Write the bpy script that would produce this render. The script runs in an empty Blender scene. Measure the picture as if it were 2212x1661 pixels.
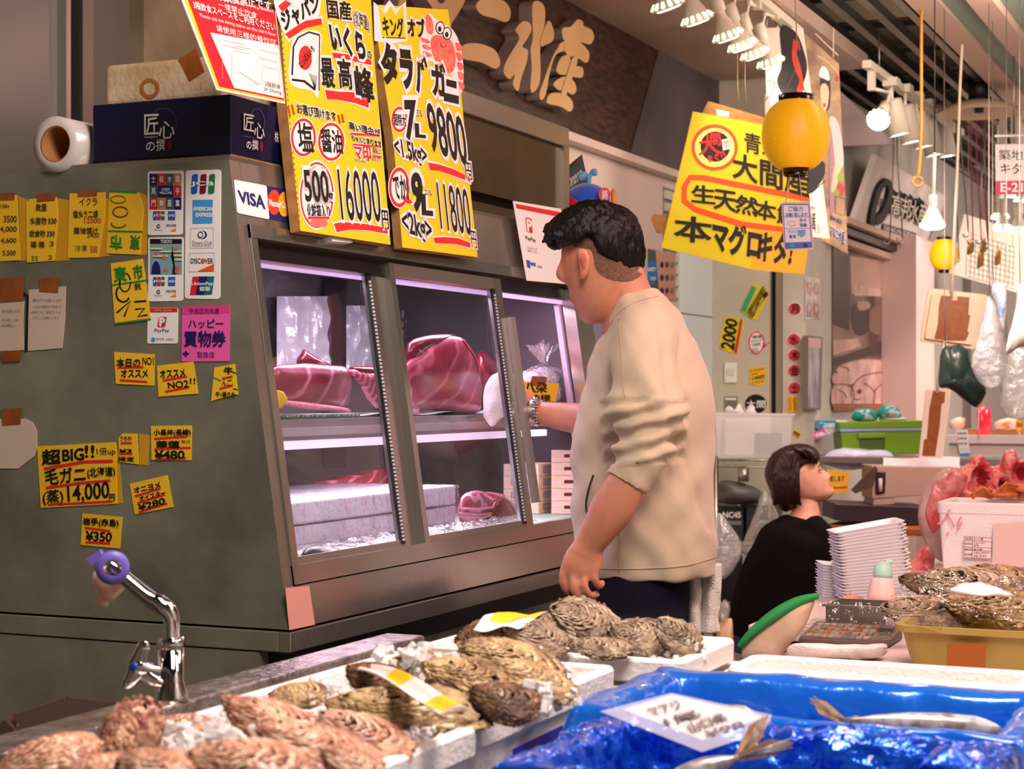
import bpy, bmesh, math, random
from mathutils import Vector as V, Matrix, noise
random.seed(7)
C = bpy.context.scene.collection
# ---------------- camera ----------------
FPX, CX, HY = 3780.0, 1106.0, 852.0          # focal length in px, image centre, horizon row
TH = math.radians(24.1); SN, CS = math.sin(TH), math.cos(TH)
HC = 1.27
FW = V((-SN, CS, 0)); RT = V((CS, SN, 0)); UP = V((0, 0, 1)); EYE = V((0, 0, HC))
cd = bpy.data.cameras.new('camera'); cam = bpy.data.objects.new('camera', cd); C.objects.link(cam)
cam.location = EYE; cam.rotation_euler = (math.pi/2, 0, TH)
cd.sensor_fit = 'HORIZONTAL'; cd.sensor_width = 36; cd.lens = 36*FPX/2212; cd.shift_y = (HY-830.5)/2212
cd.clip_start = .05; cd.clip_end = 60
cd.dof.use_dof = True; cd.dof.focus_distance = 3.3; cd.dof.aperture_fstop = 10.0
bpy.context.scene.camera = cam
# ---------------- world, exposure, big lights ----------------
def lin(c):
    return tuple((x/255/12.92 if x/255 <= .04045 else ((x/255+.055)/1.055)**2.4) for x in c)
vs = bpy.context.scene.view_settings
vs.view_transform = 'Standard'; vs.look = 'None'; vs.gamma = 1; vs.exposure = 0.0; vs.use_curve_mapping = False
w = bpy.data.worlds.new('market_hall'); bpy.context.scene.world = w; w.use_nodes = True
w.node_tree.nodes['Background'].inputs[0].default_value = (*lin((204, 198, 186)), 1)
w.node_tree.nodes['Background'].inputs[1].default_value = .14
def area(loc, target, size, power, col, sy=None, spread=180):
    l = bpy.data.lights.new('hall_light', 'AREA'); l.energy = power; l.color = lin(col)
    l.shape = 'RECTANGLE'; l.size = size; l.size_y = sy or size; l.spread = math.radians(spread)
    o = bpy.data.objects.new('hall_light', l); C.objects.link(o); o.location = loc
    o.rotation_euler = (V(target)-V(loc)).to_track_quat('-Z', 'Y').to_euler(); return o
def spot(loc, target, power, col, ang=60, r=.05, blend=.6):
    l = bpy.data.lights.new('bulb_light', 'SPOT'); l.energy = power; l.color = lin(col)
    l.spot_size = math.radians(ang); l.spot_blend = blend; l.shadow_soft_size = r
    o = bpy.data.objects.new('bulb_light', l); C.objects.link(o); o.location = loc
    o.rotation_euler = (V(target)-V(loc)).to_track_quat('-Z', 'Y').to_euler(); return o
area((-.28, 1.30, 2.55), (-.75, 1.7, .9), .45, 60, (255, 234, 224), 1.1)          # lamps over the oyster counter
area((-.1, 3.3, 2.7), (-.6, 3.9, .8), .5, 58, (255, 190, 188), 1.2)            # meat lamps over the right counter
area((.5, 2.2, 2.7), (-1.4, 3.0, 1.5), .6, 15, (255, 240, 224), 1.2)           # unseen fill light added over the aisle
area((-.5, 5.3, 2.6), (-1.6, 5.95, 1.0), .4, 14, (255, 190, 180), .6)          # unseen pink fill added for the seated woman's face
area((-.6, 6.2, 2.62), (-2.0, 7.4, 1.3), .5, 60, (255, 232, 214), 1.6)         # unseen fill added before the next stall
area((1.3, 1.5, 2.6), (2.6, 2.0, 1.2), 1.0, 66, (255, 244, 236), 2.5)          # added light on the unseen opposite wall, for steel reflections
area((.2, 9.6, 2.65), (-.6, 11.5, 1), .8, 150, (255, 228, 220), 2.0)  # unseen fill added for the far wall
# ---------------- pixel helpers ----------------
def P(px, py, z): return EYE + FW*z + RT*((px-CX)/FPX*z) + UP*(-(py-HY)/FPX*z)
def ray(px, py): return FW + RT*((px-CX)/FPX) - UP*((py-HY)/FPX)
def H(px, py, h):
    r = ray(px, py); return EYE + r*((h-HC)/r.z)
def PXc(px, py, x):
    r = ray(px, py); return EYE + r*(x/r.x)
def PYc(px, py, y):
    r = ray(px, py); return EYE + r*(y/r.y)
class Pl:
    """a real plane in the room; at() finds the point of it seen at a photo pixel, lifted off it by off"""
    def __init__(s, p, n):
        s.p = V(p); s.n = V(n).normalized()
        if s.n.dot(EYE-s.p) < 0: s.n = -s.n
    os = 1.0
    def at(s, px, py, off=0.0):
        off *= s.os
        r = ray(px, py); t = s.n.dot(s.p + s.n*off - EYE)/s.n.dot(r); return EYE + r*t
def plX(x): return Pl((x, 0, 0), (1, 0, 0))
def plY(y): return Pl((0, y, 0), (0, 1, 0))
def plZ(h): return Pl((0, 0, h), (0, 0, 1))
def pl3(a, b, c): return Pl(a, (b-a).cross(c-a))
def plF(z): return Pl(EYE+FW*z, FW)                    # upright plane facing the aisle
# ---------------- materials ----------------
MC = {}
def M(name, col, rough=.5, metal=0.0, spec=None, bump=0.0, bs=40.0, var=None, vs=8.0, emit=None, es=0.0, trans=0.0, alpha=1.0, ior=1.45, sss=0.0, coat=0.0, thin=None, stretch=None, sheen=0.0, vr=(.4, .62)):
    if name in MC: return MC[name]
    m = bpy.data.materials.new(name); m.use_nodes = True; nt = m.node_tree; b = nt.nodes['Principled BSDF']
    I = b.inputs; I['Base Color'].default_value = (*lin(col), 1); I['Roughness'].default_value = rough; I['Metallic'].default_value = metal
    I['IOR'].default_value = ior; I['Transmission Weight'].default_value = trans; I['Alpha'].default_value = alpha
    if sss:
        I['Subsurface Weight'].default_value = sss; I['Subsurface Radius'].default_value = (.012, .004, .002); I['Subsurface Scale'].default_value = 1
    if spec is not None: I['Specular IOR Level'].default_value = spec
    if coat: I['Coat Weight'].default_value = coat; I['Coat Roughness'].default_value = .08
    if sheen: I['Sheen Weight'].default_value = sheen
    if emit: I['Emission Color'].default_value = (*lin(emit), 1); I['Emission Strength'].default_value = es
    if var or bump:
        g = nt.nodes.new('ShaderNodeNewGeometry'); src = g.outputs['Position']
        if stretch:
            mp = nt.nodes.new('ShaderNodeMapping'); mp.inputs['Scale'].default_value = stretch
            nt.links.new(src, mp.inputs[0]); src = mp.outputs[0]
    if var:
        n = nt.nodes.new('ShaderNodeTexNoise'); n.inputs['Scale'].default_value = vs; n.inputs['Detail'].default_value = 5; n.inputs['Roughness'].default_value = .6
        nt.links.new(src, n.inputs['Vector'])
        r = nt.nodes.new('ShaderNodeValToRGB'); r.color_ramp.elements[0].position = vr[0]; r.color_ramp.elements[1].position = vr[1]
        r.color_ramp.elements[0].color = (*lin(var), 1); r.color_ramp.elements[1].color = (*lin(col), 1)
        nt.links.new(n.outputs['Fac'], r.inputs[0]); nt.links.new(r.outputs[0], I['Base Color'])
    if bump:
        n2 = nt.nodes.new('ShaderNodeTexNoise'); n2.inputs['Scale'].default_value = bs; n2.inputs['Detail'].default_value = 4
        nt.links.new(src, n2.inputs['Vector'])
        bp = nt.nodes.new('ShaderNodeBump'); bp.inputs['Strength'].default_value = bump; bp.inputs['Distance'].default_value = .01
        nt.links.new(n2.outputs['Fac'], bp.inputs['Height']); nt.links.new(bp.outputs[0], I['Normal'])
    MC[name] = m; return m
def clear(name, tint=(255, 255, 255), gloss=.12, rough=.05, milky=0.0, bump=0.0, bs=30):
    """thin clear film or pane: lets light straight through, mirrors a little, may be milky"""
    if name in MC: return MC[name]
    m = bpy.data.materials.new(name); m.use_nodes = True; nt = m.node_tree; nt.nodes.remove(nt.nodes['Principled BSDF'])
    out = nt.nodes['Material Output']; N = nt.nodes.new; L = nt.links.new
    t = N('ShaderNodeBsdfTransparent'); t.inputs[0].default_value = (*lin(tint), 1)
    g = N('ShaderNodeBsdfGlossy'); g.inputs['Roughness'].default_value = rough
    d = N('ShaderNodeBsdfDiffuse'); d.inputs[0].default_value = (*lin((240, 236, 240)), 1)
    fr = N('ShaderNodeLayerWeight'); pw = N('ShaderNodeMath'); pw.operation = 'POWER'; pw.inputs[1].default_value = 4; L(fr.outputs['Facing'], pw.inputs[0])
    ad = N('ShaderNodeMath'); ad.operation = 'MULTIPLY_ADD'; ad.inputs[1].default_value = .8; ad.inputs[2].default_value = gloss; ad.use_clamp = True
    L(pw.outputs[0], ad.inputs[0])
    m1 = N('ShaderNodeMixShader'); m1.inputs[0].default_value = milky; L(t.outputs[0], m1.inputs[1]); L(d.outputs[0], m1.inputs[2])
    m2 = N('ShaderNodeMixShader'); L(ad.outputs[0], m2.inputs[0]); L(m1.outputs[0], m2.inputs[1]); L(g.outputs[0], m2.inputs[2])
    if bump:
        ge = N('ShaderNodeNewGeometry'); n2 = N('ShaderNodeTexNoise'); n2.inputs['Scale'].default_value = bs; n2.inputs['Detail'].default_value = 3
        L(ge.outputs['Position'], n2.inputs['Vector']); bp = N('ShaderNodeBump'); bp.inputs['Strength'].default_value = bump; bp.inputs['Distance'].default_value = .02
        L(n2.outputs['Fac'], bp.inputs['Height'])
        for q in (g, d): L(bp.outputs[0], q.inputs['Normal'])
        L(bp.outputs[0], fr.inputs['Normal'])
    L(m2.outputs[0], out.inputs[0]); MC[name] = m; return m
def banded(name, col, line, scale=30, dist=3.0, rot=(0, 0, 0), rough=.3, lo=.75, hi=.95, var=None, bump=.15, coat=.3):
    """flesh with thin pale fat lines"""
    if name in MC: return MC[name]
    m = bpy.data.materials.new(name); m.use_nodes = True; nt = m.node_tree; b = nt.nodes['Principled BSDF']; N = nt.nodes.new; L = nt.links.new
    b.inputs['Roughness'].default_value = rough; b.inputs['Coat Weight'].default_value = coat; b.inputs['Coat Roughness'].default_value = .15
    g = N('ShaderNodeNewGeometry'); mp = N('ShaderNodeMapping'); mp.inputs['Rotation'].default_value = rot; L(g.outputs['Position'], mp.inputs[0])
    wv = N('ShaderNodeTexWave'); wv.inputs['Scale'].default_value = scale; wv.inputs['Distortion'].default_value = dist; wv.inputs['Detail'].default_value = 2; wv.inputs['Detail Scale'].default_value = 1.0; L(mp.outputs[0], wv.inputs['Vector'])
    r = N('ShaderNodeValToRGB'); r.color_ramp.elements[0].position = lo; r.color_ramp.elements[1].position = hi
    r.color_ramp.elements[0].color = (*lin(col), 1); r.color_ramp.elements[1].color = (*lin(line), 1); L(wv.outputs['Fac'], r.inputs[0])
    n = N('ShaderNodeTexNoise'); n.inputs['Scale'].default_value = 25; n.inputs['Detail'].default_value = 4; L(g.outputs['Position'], n.inputs['Vector'])
    mx = N('ShaderNodeMixRGB'); mx.blend_type = 'MULTIPLY'; r2 = N('ShaderNodeValToRGB'); r2.color_ramp.elements[0].position = .35; r2.color_ramp.elements[1].position = .65
    r2.color_ramp.elements[0].color = (*lin(var or (225, 200, 205)), 1); r2.color_ramp.elements[1].color = (1, 1, 1, 1); L(n.outputs['Fac'], r2.inputs[0])
    mx.inputs[0].default_value = 1; L(r.outputs[0], mx.inputs[1]); L(r2.outputs[0], mx.inputs[2]); L(mx.outputs[0], b.inputs['Base Color'])
    bp = N('ShaderNodeBump'); bp.inputs['Strength'].default_value = bump; bp.inputs['Distance'].default_value = .01; L(n.outputs['Fac'], bp.inputs['Height']); L(bp.outputs[0], b.inputs['Normal'])
    MC[name] = m; return m
# ---------------- mesh builder ----------------
def crom(pts, k):
    """Catmull-Rom through tuples, k steps per span"""
    n = len(pts); out = []
    for i in range(n-1):
        a, b, c, d = pts[max(i-1, 0)], pts[i], pts[i+1], pts[min(i+2, n-1)]
        for j in range(k):
            t = j/k
            out.append(tuple(.5*(2*q+(r-p)*t+(2*p-5*q+4*r-s)*t*t+(3*q-p-3*r+s)*t**3) for p, q, r, s in zip(a, b, c, d)))
    out.append(tuple(pts[-1])); return out
def arc(cx, cy, rx, ry, n=24, a0=0, a1=360):
    m = n if a1-a0 >= 360 else n-1
    return [(cx+rx*math.cos(math.radians(a0+(a1-a0)*i/m)), cy+ry*math.sin(math.radians(a0+(a1-a0)*i/m))) for i in range(n)]
def rrect(q, r, n=4):
    """rounded quad in px from corners TL TR BR BL"""
    out = []
    for i in range(4):
        p, a, b = V(q[i]), V(q[i-1]), V(q[(i+1) % 4])
        da = (a-p).normalized()*r; db = (b-p).normalized()*r
        for j in range(n+1):
            t = j/n; out.append(tuple(p + da*(1-t)**2 + db*t**2))
    return out
TXT = {}
def glyphs(s, bold):
    if (s, bold) not in TXT:
        c = bpy.data.curves.new('t', 'FONT'); c.body = s; c.resolution_u = 3; c.offset = bold; c.align_x = 'CENTER' if '\n' in s else 'LEFT'
        o = bpy.data.objects.new('t', c); m = bpy.data.meshes.new_from_object(o)
        TXT[s, bold] = ([v.co.to_2d() for v in m.vertices], [tuple(p.vertices) for p in m.polygons])
        bpy.data.objects.remove(o); bpy.data.curves.remove(c); bpy.data.meshes.remove(m)
    return TXT[s, bold]
class B:
    def __init__(s): s.v = []; s.f = []; s.m = []; s.s = []; s.mats = []
    def mi(s, mat):
        if mat not in s.mats: s.mats.append(mat)
        return s.mats.index(mat)
    def add(s, vs, fs, mat, smooth=False):
        k = len(s.v); i = s.mi(mat); s.v += [V(x) for x in vs]
        for f in fs: s.f.append(tuple(k+j for j in f)); s.m.append(i); s.s.append(smooth)
        return s
    def poly(s, pts, mat): return s.add(pts, [tuple(range(len(pts)))], mat)
    def box(s, x0, x1, y0, y1, z0, z1, mat):
        return s.hexa([V((x, y, z)) for z in (z0, z1) for x, y in ((x0, y0), (x1, y0), (x1, y1), (x0, y1))], mat)
    def hexa(s, p, mat): return s.add(p, [(3, 2, 1, 0), (4, 5, 6, 7), (0, 1, 5, 4), (1, 2, 6, 5), (2, 3, 7, 6), (3, 0, 4, 7)], mat)
    def obox(s, c, a, b, d, mat):
        """box from centre and three half-axis vectors"""
        return s.hexa([c-a-b-d, c+a-b-d, c+a+b-d, c-a+b-d, c-a-b+d, c+a-b+d, c+a+b+d, c-a+b+d], mat)
    def bar(s, p, q, w, h, mat, up=UP):
        t = (q-p); x = t.cross(up).normalized()*w/2; y = x.cross(t).normalized()*h/2
        return s.obox((p+q)/2, x, y, t/2, mat)
    def loft(s, rings, mat, cap=True, smooth=True, closed=True):
        n = len(rings[0]); vs = [p for r in rings for p in r]; fs = []
        for i in range(len(rings)-1):
            for j in range(n if closed else n-1): a = i*n+j; b = i*n+(j+1) % n; fs.append((a, b, b+n, a+n))
        if cap and closed: fs.append(tuple(range(n-1, -1, -1))); fs.append(tuple((len(rings)-1)*n+j for j in range(n)))
        return s.add(vs, fs, mat, smooth)
    def tube(s, pts, r, mat, n=8, cap=True, b=None, ref=None):
        """r, b: radius (or one per point) across and along the reference direction"""
        pts = [V(p) for p in pts]; rr = r if hasattr(r, '__len__') else [r]*len(pts); bb = b if hasattr(b, '__len__') else ([b]*len(pts) if b else rr)
        rings = []; u = None
        for i, p in enumerate(pts):
            t = (pts[min(i+1, len(pts)-1)]-pts[max(i-1, 0)]).normalized()
            if ref is not None: u = V(ref)
            elif u is None: u = UP if abs(t.z) < .8 else V((1, 0, 0))
            u = (u-t*u.dot(t)).normalized(); v = t.cross(u)
            rings.append([p + v*rr[i]*math.cos(2*math.pi*k/n) + u*bb[i]*math.sin(2*math.pi*k/n) for k in range(n)])
        return s.loft(rings, mat, cap)
    def lathe(s, c, prof, mat, n=24, axis=UP, cap=True):
        c = V(c); axis = V(axis).normalized(); u = axis.orthogonal().normalized(); v = axis.cross(u)
        return s.loft([[c+axis*h+u*r*math.cos(2*math.pi*k/n)+v*r*math.sin(2*math.pi*k/n) for k in range(n)] for r, h in prof], mat, cap)
    def ball(s, c, rx, ry, rz, mat, n=14, k=9, R=None):
        c = V(c); rings = []
        for i in range(1, k):
            a = math.pi*i/k; rings.append([V((rx*math.sin(a)*math.cos(2*math.pi*j/n), ry*math.sin(a)*math.sin(2*math.pi*j/n), -rz*math.cos(a))) for j in range(n)])
        return s.loft([[c+(R@p if R else p) for p in r] for r in rings], mat)
    def grid(s, f, nu, nv, mat, smooth=True):
        vs = [f(i/nu, j/nv) for j in range(nv+1) for i in range(nu+1)]; n = nu+1
        return s.add(vs, [(j*n+i, j*n+i+1, (j+1)*n+i+1, (j+1)*n+i) for j in range(nv) for i in range(nu)], mat, smooth)
    # flat work on a plane, in photo px
    def slab(s, pl, pts, th, mat, side=None, off=0.0, back=True):
        f = [pl.at(x, y, off+th) for x, y in pts]; k = [q-pl.n*th for q in f]; n = len(f)
        s.poly(f, mat)
        s.add(f+k, [(i, (i+1) % n, n+(i+1) % n, n+i) for i in range(n)], side or mat)
        if back: s.poly(k[::-1], side or mat)
        return s
    def flat(s, pl, pts, off, mat): return s.poly([pl.at(x, y, off) for x, y in pts], mat)
    def line(s, pl, pts, wd, off, mat, closed=False):
        """marker stroke of width wd px"""
        n = len(pts); L = []; R_ = []
        for i in range(n):
            a = pts[i-1] if (i or closed) else pts[0]; b = pts[(i+1) % n] if (i < n-1 or closed) else pts[-1]
            d = V((b[0]-a[0], b[1]-a[1])); d = d.normalized() if d.length else V((1, 0)); p = V(pts[i]); q = V((-d.y, d.x))*wd/2
            L.append(p+q); R_.append(p-q)
        vs = [pl.at(p.x, p.y, off) for p in L+R_]
        return s.add(vs, [(i, (i+1) % n, n+(i+1) % n, n+i) for i in range(n if closed else n-1)], mat)
    def text(s, pl, t, q, mat, off=.0008, bold=0.0, back=None, bb=.09, jit=0.0, off2=None):
        """lettering fitted to px quad q = TL TR BR BL (or x0,y0,x1,y1); back = paper cut round it"""
        if not hasattr(q[0], '__len__'): x0, y0, x1, y1 = q; q = [(x0, y0), (x1, y0), (x1, y1), (x0, y1)]
        sh = 0.0
        if any(ord(c) > 0x4e00 for c in t): sh = bold*.42 if bold > .012 else 0; bold = .003
        g0, _ = glyphs(t, 0.0)
        if not g0: return s
        ax, bx = min(p.x for p in g0), max(p.x for p in g0); ay, by = min(p.y for p in g0), max(p.y for p in g0)
        a, b, c, d = (V(p) for p in q)
        def put(bo, o, m):
            vs, fs = glyphs(t, bo); out = []
            for p in vs:
                u = (p.x-ax)/max(bx-ax, 1e-6); v = (p.y-ay)/max(by-ay, 1e-6)
                if jit: v += jit*math.sin(u*17+len(t)); u += jit*.5*math.sin(v*11+len(t)*2)
                w = (d*(1-u)+c*u)*(1-v) + (a*(1-u)+b*u)*v; out.append(pl.at(w.x, w.y, o(w.x, w.y) if callable(o) else o))
            s.add(out, fs, m)
        if back: put(bold+bb, off2 if off2 is not None else off*.6, back)
        put(bold, off, mat)
        if sh:
            q0 = (a, b, c, d); ex = (b-a)*(sh/max(bx-ax, 1e-6)); ey = (d-a)*(sh/max(by-ay, 1e-6))
            for i_, v_ in enumerate((ex, -ex, ey, -ey, (ex+ey)*.7, (ex-ey)*.7, -(ex+ey)*.7, (ey-ex)*.7)): a, b, c, d = (p+v_ for p in q0); put(bold, off+.00012*(i_+1), mat)
        return s
    def obj(s, name, parent=None, origin=None, kind=None, label=None):
        me = bpy.data.meshes.new(name)
        xs = [p.x for p in s.v]; ys = [p.y for p in s.v]; zs = [p.z for p in s.v]
        if origin is None: origin = V(((min(xs)+max(xs))/2, (min(ys)+max(ys))/2, min(zs)))
        me.from_pydata([tuple(p-origin) for p in s.v], [], s.f)
        for m in s.mats: me.materials.append(m)
        me.polygons.foreach_set('material_index', s.m); me.polygons.foreach_set('use_smooth', s.s)
        o = bpy.data.objects.new(name, me); C.objects.link(o); o.location = origin
        if parent:
            o.parent = parent; w = V(parent.location)
            if parent.parent: w = w + V(parent.parent.location)
            o.location = origin - w
        if kind: o['kind'] = kind
        if label: o['label'] = label
        return o
    def thing(s, name, label, cat, group=None, origin=None): return tag(s.obj(name, None, origin), label, cat, group)
def tag(o, label, cat, group=None):
    o['label'] = label; o['category'] = cat
    if group: o['group'] = group
    return o
def empty(name, loc, label, cat, group=None):
    o = bpy.data.objects.new(name, None); C.objects.link(o); o.location = loc; o.empty_display_size = .05
    return tag(o, label, cat, group)
def copy_to(src, delta, label, group=None):
    def rec(o, par):
        c = o.copy(); C.objects.link(c); c.parent = par
        for k in o.children: rec(k, c)
        return c
    c = rec(src, None); c.location = V(src.location)+V(delta); c['label'] = label
    if group: c['group'] = group
    return c
def bev(o, w=.003, seg=2, ang=40):
    m = o.modifiers.new('edge', 'BEVEL'); m.width = w; m.segments = seg; m.limit_method = 'ANGLE'; m.angle_limit = math.radians(ang); return o
def sub(o, n=1):
    m = o.modifiers.new('smooth', 'SUBSURF'); m.levels = n; m.render_levels = n; return o
def fuse(o, vox, sm=4, fac=.5):
    """weld all pieces of the mesh into one continuous surface"""
    m = o.modifiers.new('r', 'REMESH'); m.mode = 'VOXEL'; m.voxel_size = vox; m.use_smooth_shade = True
    if sm: k = o.modifiers.new('s', 'SMOOTH'); k.iterations = sm; k.factor = fac
    dg = bpy.context.evaluated_depsgraph_get(); me = bpy.data.meshes.new_from_object(o.evaluated_get(dg))
    mats = list(o.data.materials); o.modifiers.clear(); o.data = me
    if not me.materials:
        for q in mats[:1]: me.materials.append(q)
    return o
def warp(o, f):
    """move every vertex by f(world co, normal)"""
    w = V(o.location); p = o.parent
    while p: w = w+V(p.location); p = p.parent
    ns = [v.normal.copy() for v in o.data.vertices]
    for v, n in zip(o.data.vertices, ns): v.co += f(v.co+w, n)
    o.data.update(); return o
def nz(p, s): return noise.noise(V(p)*s)
def ccrom(pts, k):
    """closed Catmull-Rom"""
    n = len(pts); q = [pts[-1]]+list(pts)+[pts[0], pts[1]]; out = []
    for i in range(1, n+1):
        a, b, c, d = q[i-1], q[i], q[i+1], q[(i+2) % len(q)]
        for j in range(k):
            t = j/k; out.append(tuple(.5*(2*y+(z-x)*t+(2*x-5*y+4*z-w)*t*t+(3*y-x-3*z+w)*t**3) for x, y, z, w in zip(a, b, c, d)))
    return out
def pillow(b, pl, pts, fr, bk, mat, k=5, sm=3, wob=0.0, ws=20, ctr=None, edge=1.0, smooth=True):
    """rounded solid whose outline on plane pl is pts: bulges fr towards the viewer and bk behind"""
    o = ccrom(pts, sm) if sm > 1 else list(pts); n = len(o)
    cx = ctr[0] if ctr else sum(p[0] for p in o)/n; cy = ctr[1] if ctr else sum(p[1] for p in o)/n
    rings = []
    for side, amt in ((1, fr), (-1, bk)):
        seq = range(1, k+1) if side == 1 else range(k-1, 0, -1)
        for i in seq:
            t = math.sin(math.pi/2*i/k); z = amt*(max(0, 1-t**2.6))**.6*side
            ring = []
            for x, y in o:
                p = pl.at(cx+(x-cx)*t, cy+(y-cy)*t, z)
                if wob: p = p + pl.n*(nz(p, ws)*wob) + V((nz(p+V((9, 0, 0)), ws), 0, nz(p+V((0, 9, 0)), ws)))*wob*.5
                ring.append(p)
            rings.append(ring)
    return b.loft(rings, mat, True, smooth)
def sl(x0, y0, x1, y1, s=.0, k=.0):
    """quad in a bounding box whose lines fall s to the right and lean k"""
    h = s*(x1-x0); d = k*(y1-y0)
    return [(x0, y0), (x1-d, y0+h), (x1, y1), (x0+d, y1-h)]
class Zm:
    """coordinates read off an enlargement: photo px = (ox,oy)+sc*(x,y)"""
    def __init__(s, ox, oy, sc): s.o = (ox, oy); s.c = sc
    def __call__(s, pts): return [(s.o[0]+s.c*x, s.o[1]+s.c*y) for x, y in pts]
    def q(s, x0, y0, x1, y1, sh=0, k=0): return s(sl(x0, y0, x1, y1, sh, k))
# ================= colours =================
white_paint = M('white_paint', (206, 200, 190), .55, var=(190, 184, 172), vs=3)
cream_paint = M('cream_paint', (158, 146, 112), .6, var=(136, 122, 92), vs=5, bump=.15, bs=20)
pink_paint = M('pinkish_paint', (214, 196, 188), .45)
fascia_wood = M('dark_woodgrain_laminate', (76, 44, 34), .45, var=(34, 18, 15), vs=12, stretch=(1, 1.2, 5))
fascia_haze = M('fascia_haze_grey', (92, 82, 88), .5, var=(74, 66, 72), vs=3)
dark_metal = M('dark_bronze_frame', (46, 40, 36), .35, .7)
black = M('black', (14, 13, 13), .5); blackgloss = M('black_gloss', (12, 12, 13), .2)
ink = M('marker_ink', (16, 15, 14), .55)
steel = M('stainless_steel', (180, 176, 166), .3, .92, bump=.06, bs=60, stretch=(1, 1, 30))
steel_polished = M('polished_steel', (186, 182, 174), .2, .9, bump=.05, bs=14)
chrome = M('chrome', (225, 220, 218), .06, 1.0)
alu = M('aluminium_rail', (150, 142, 136), .4, .9)
offwhite = M('offwhite_plastic', (222, 214, 200), .4)
whitep = M('white_plastic', (236, 234, 232), .35)
paper = M('white_paper', (232, 229, 224), .7)
yellow_card = M('yellow_card', (222, 202, 22), .55)
yellow_note = M('yellow_note_paper', (236, 190, 34), .7)
red_ink = M('red_marker', (214, 40, 36), .6); orange_ink = M('orange_card', (222, 84, 34), .6)
card_brown = M('corrugated_cardboard', (168, 122, 72), .8, var=(146, 102, 58), vs=30)
tape_brown = M('brown_packing_tape', (150, 84, 38), .35, var=(134, 70, 30), vs=40)
rope_m = M('jute_cord', (178, 150, 100), .8); white_cord = M('pale_cord', (214, 200, 180), .7)
styro = M('white_styrofoam', (238, 234, 230), .5, bump=.25, bs=160)
film = clear('clear_plastic_film', gloss=.1, bump=.6, bs=45)
film_milky = clear('milky_plastic_bag', gloss=.14, milky=.28, bump=.7, bs=35, rough=.12)
lampglow = M('lit_lamp_glass', (255, 250, 235), .3, emit=(255, 244, 214), es=16)
lampglow_w = M('lit_white_lamp_glass', (255, 252, 250), .3, emit=(255, 246, 250), es=16)
# ================= setting =================
def struct(b, name): return b.obj(name, kind='structure')
concrete = M('wet_dark_floor', (92, 88, 82), .35, var=(64, 60, 56), vs=2, bump=.1)
struct(B().box(-6, 4, -1, 16, -.1, 0, concrete), 'floor')
XW, XF = -2.46, -2.40
b = B(); b.box(XW-.1, XW, .6, 7.67, 0, 2.75, cream_paint)
p0 = PXc(255, 200, XW).y; p1 = PXc(276, 200, XW+.05).y
b.box(XW, XW+.05, p0+.03, 5.2, 0, 2.24, cream_paint); struct(b, 'wall_left')
yw = PXc(165, 200, XW).y
b = B(); b.box(XW, XW+.008, .6, yw+.35, .6, 2.23, M('dimmed_grey_paint', (114, 110, 100), .6)); struct(b, 'trim_1')  # grey paint darkened for the dim left side of the room
b = B(); xg = XW+.012
ya, yb, yc, yd = [PXc(x, 200, xg).y for x in (119, 129, 143, 166)]
b.box(xg, xg+.03, ya, yb, .5, 2.2, steel); b.box(xg-.002, xg+.004, yb, yc, .5, 2.2, black); b.box(xg, xg+.045, yc, yd, .5, 2.225, alu)
b.box(xg, xg+.045, .8, yd, 2.2, 2.26, dark_metal); b.box(xg, xg+.006, .8, ya, .5, 2.2, M('frosted_pane', (116, 114, 106), .25)); struct(b, 'window_1')
# fascia board over the stall, a sheet painting the haze on it and the ledge under it
b = B(); b.box(XW, XF, .6, 8.6, 2.22, 2.72, fascia_wood); struct(b, 'wall_fascia')
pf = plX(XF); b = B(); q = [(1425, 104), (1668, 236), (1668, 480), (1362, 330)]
b.slab(pf, q, .004, fascia_haze); struct(b, 'trim_2')  # grey overlay painting lamp shade and haze on the fascia
b = B(); b.box(XF-.04, XF+.012, 5.6, 7.9, 2.19, 2.22, pink_paint); b.box(XW, XW+.015, 5.5, 7.67, .0, 2.2, pink_paint); struct(b, 'trim_3')
b = B(); b.box(XF, -1.70, .6, 7.6, 2.692, 2.75, M('soffit_paint', (196, 170, 154), .5, var=(180, 152, 140), vs=2)); struct(b, 'ceiling')
b = B(); b.box(-6, 4, -1, 16, 3.5, 3.55, M('ceiling_void', (22, 19, 18), .9)); struct(b, 'ceiling.001')
k = 3
for i in range(10):
    x = -1.36 - .122*i; k += 1
    b = B(); y0 = 3.6 if x > -1.68 else (5.9 if x > -2.0 else 8.2)
    b.box(x-.016, x+.016, y0, 14, 2.745, 2.75, alu); b.box(x-.016, x-.012, y0, 14, 2.75, 2.79, dark_metal); b.box(x+.012, x+.016, y0, 14, 2.75, 2.79, dark_metal)
    struct(b, f'trim_{k}')
duct = M('dusty_cross_channel', (96, 84, 66), .7)
for i in range(14):
    y = 4.3+.62*i; k += 1; b = B(); b.box(-3.2, -1.25, y, y+.05, 2.86, 2.95, duct); struct(b, f'trim_{k}')
    if i % 2: k += 1; b = B(); b.tube([(-3.2, y+.3, 2.93), (-1.25, y+.3, 2.93)], .022, M('rusty_pipe', (110, 74, 60), .6)); struct(b, f'trim_{k}')
beige = M('beige_soffit', (204, 172, 156), .55); green = M('grey_green_soffit', (136, 156, 140), .6)
b = B(); b.box(-1.31, -1.2, 2.5, 14, 2.72, 2.8, beige); b.box(-1.2, -1.09, 2.5, 14, 2.735, 2.8, green); b.box(-1.09, -1.0, 2.5, 14, 2.70, 2.8, beige)
b.box(-1.0, 3, 2.5, 14, 2.735, 2.8, green); struct(b, 'ceiling.002')
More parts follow.
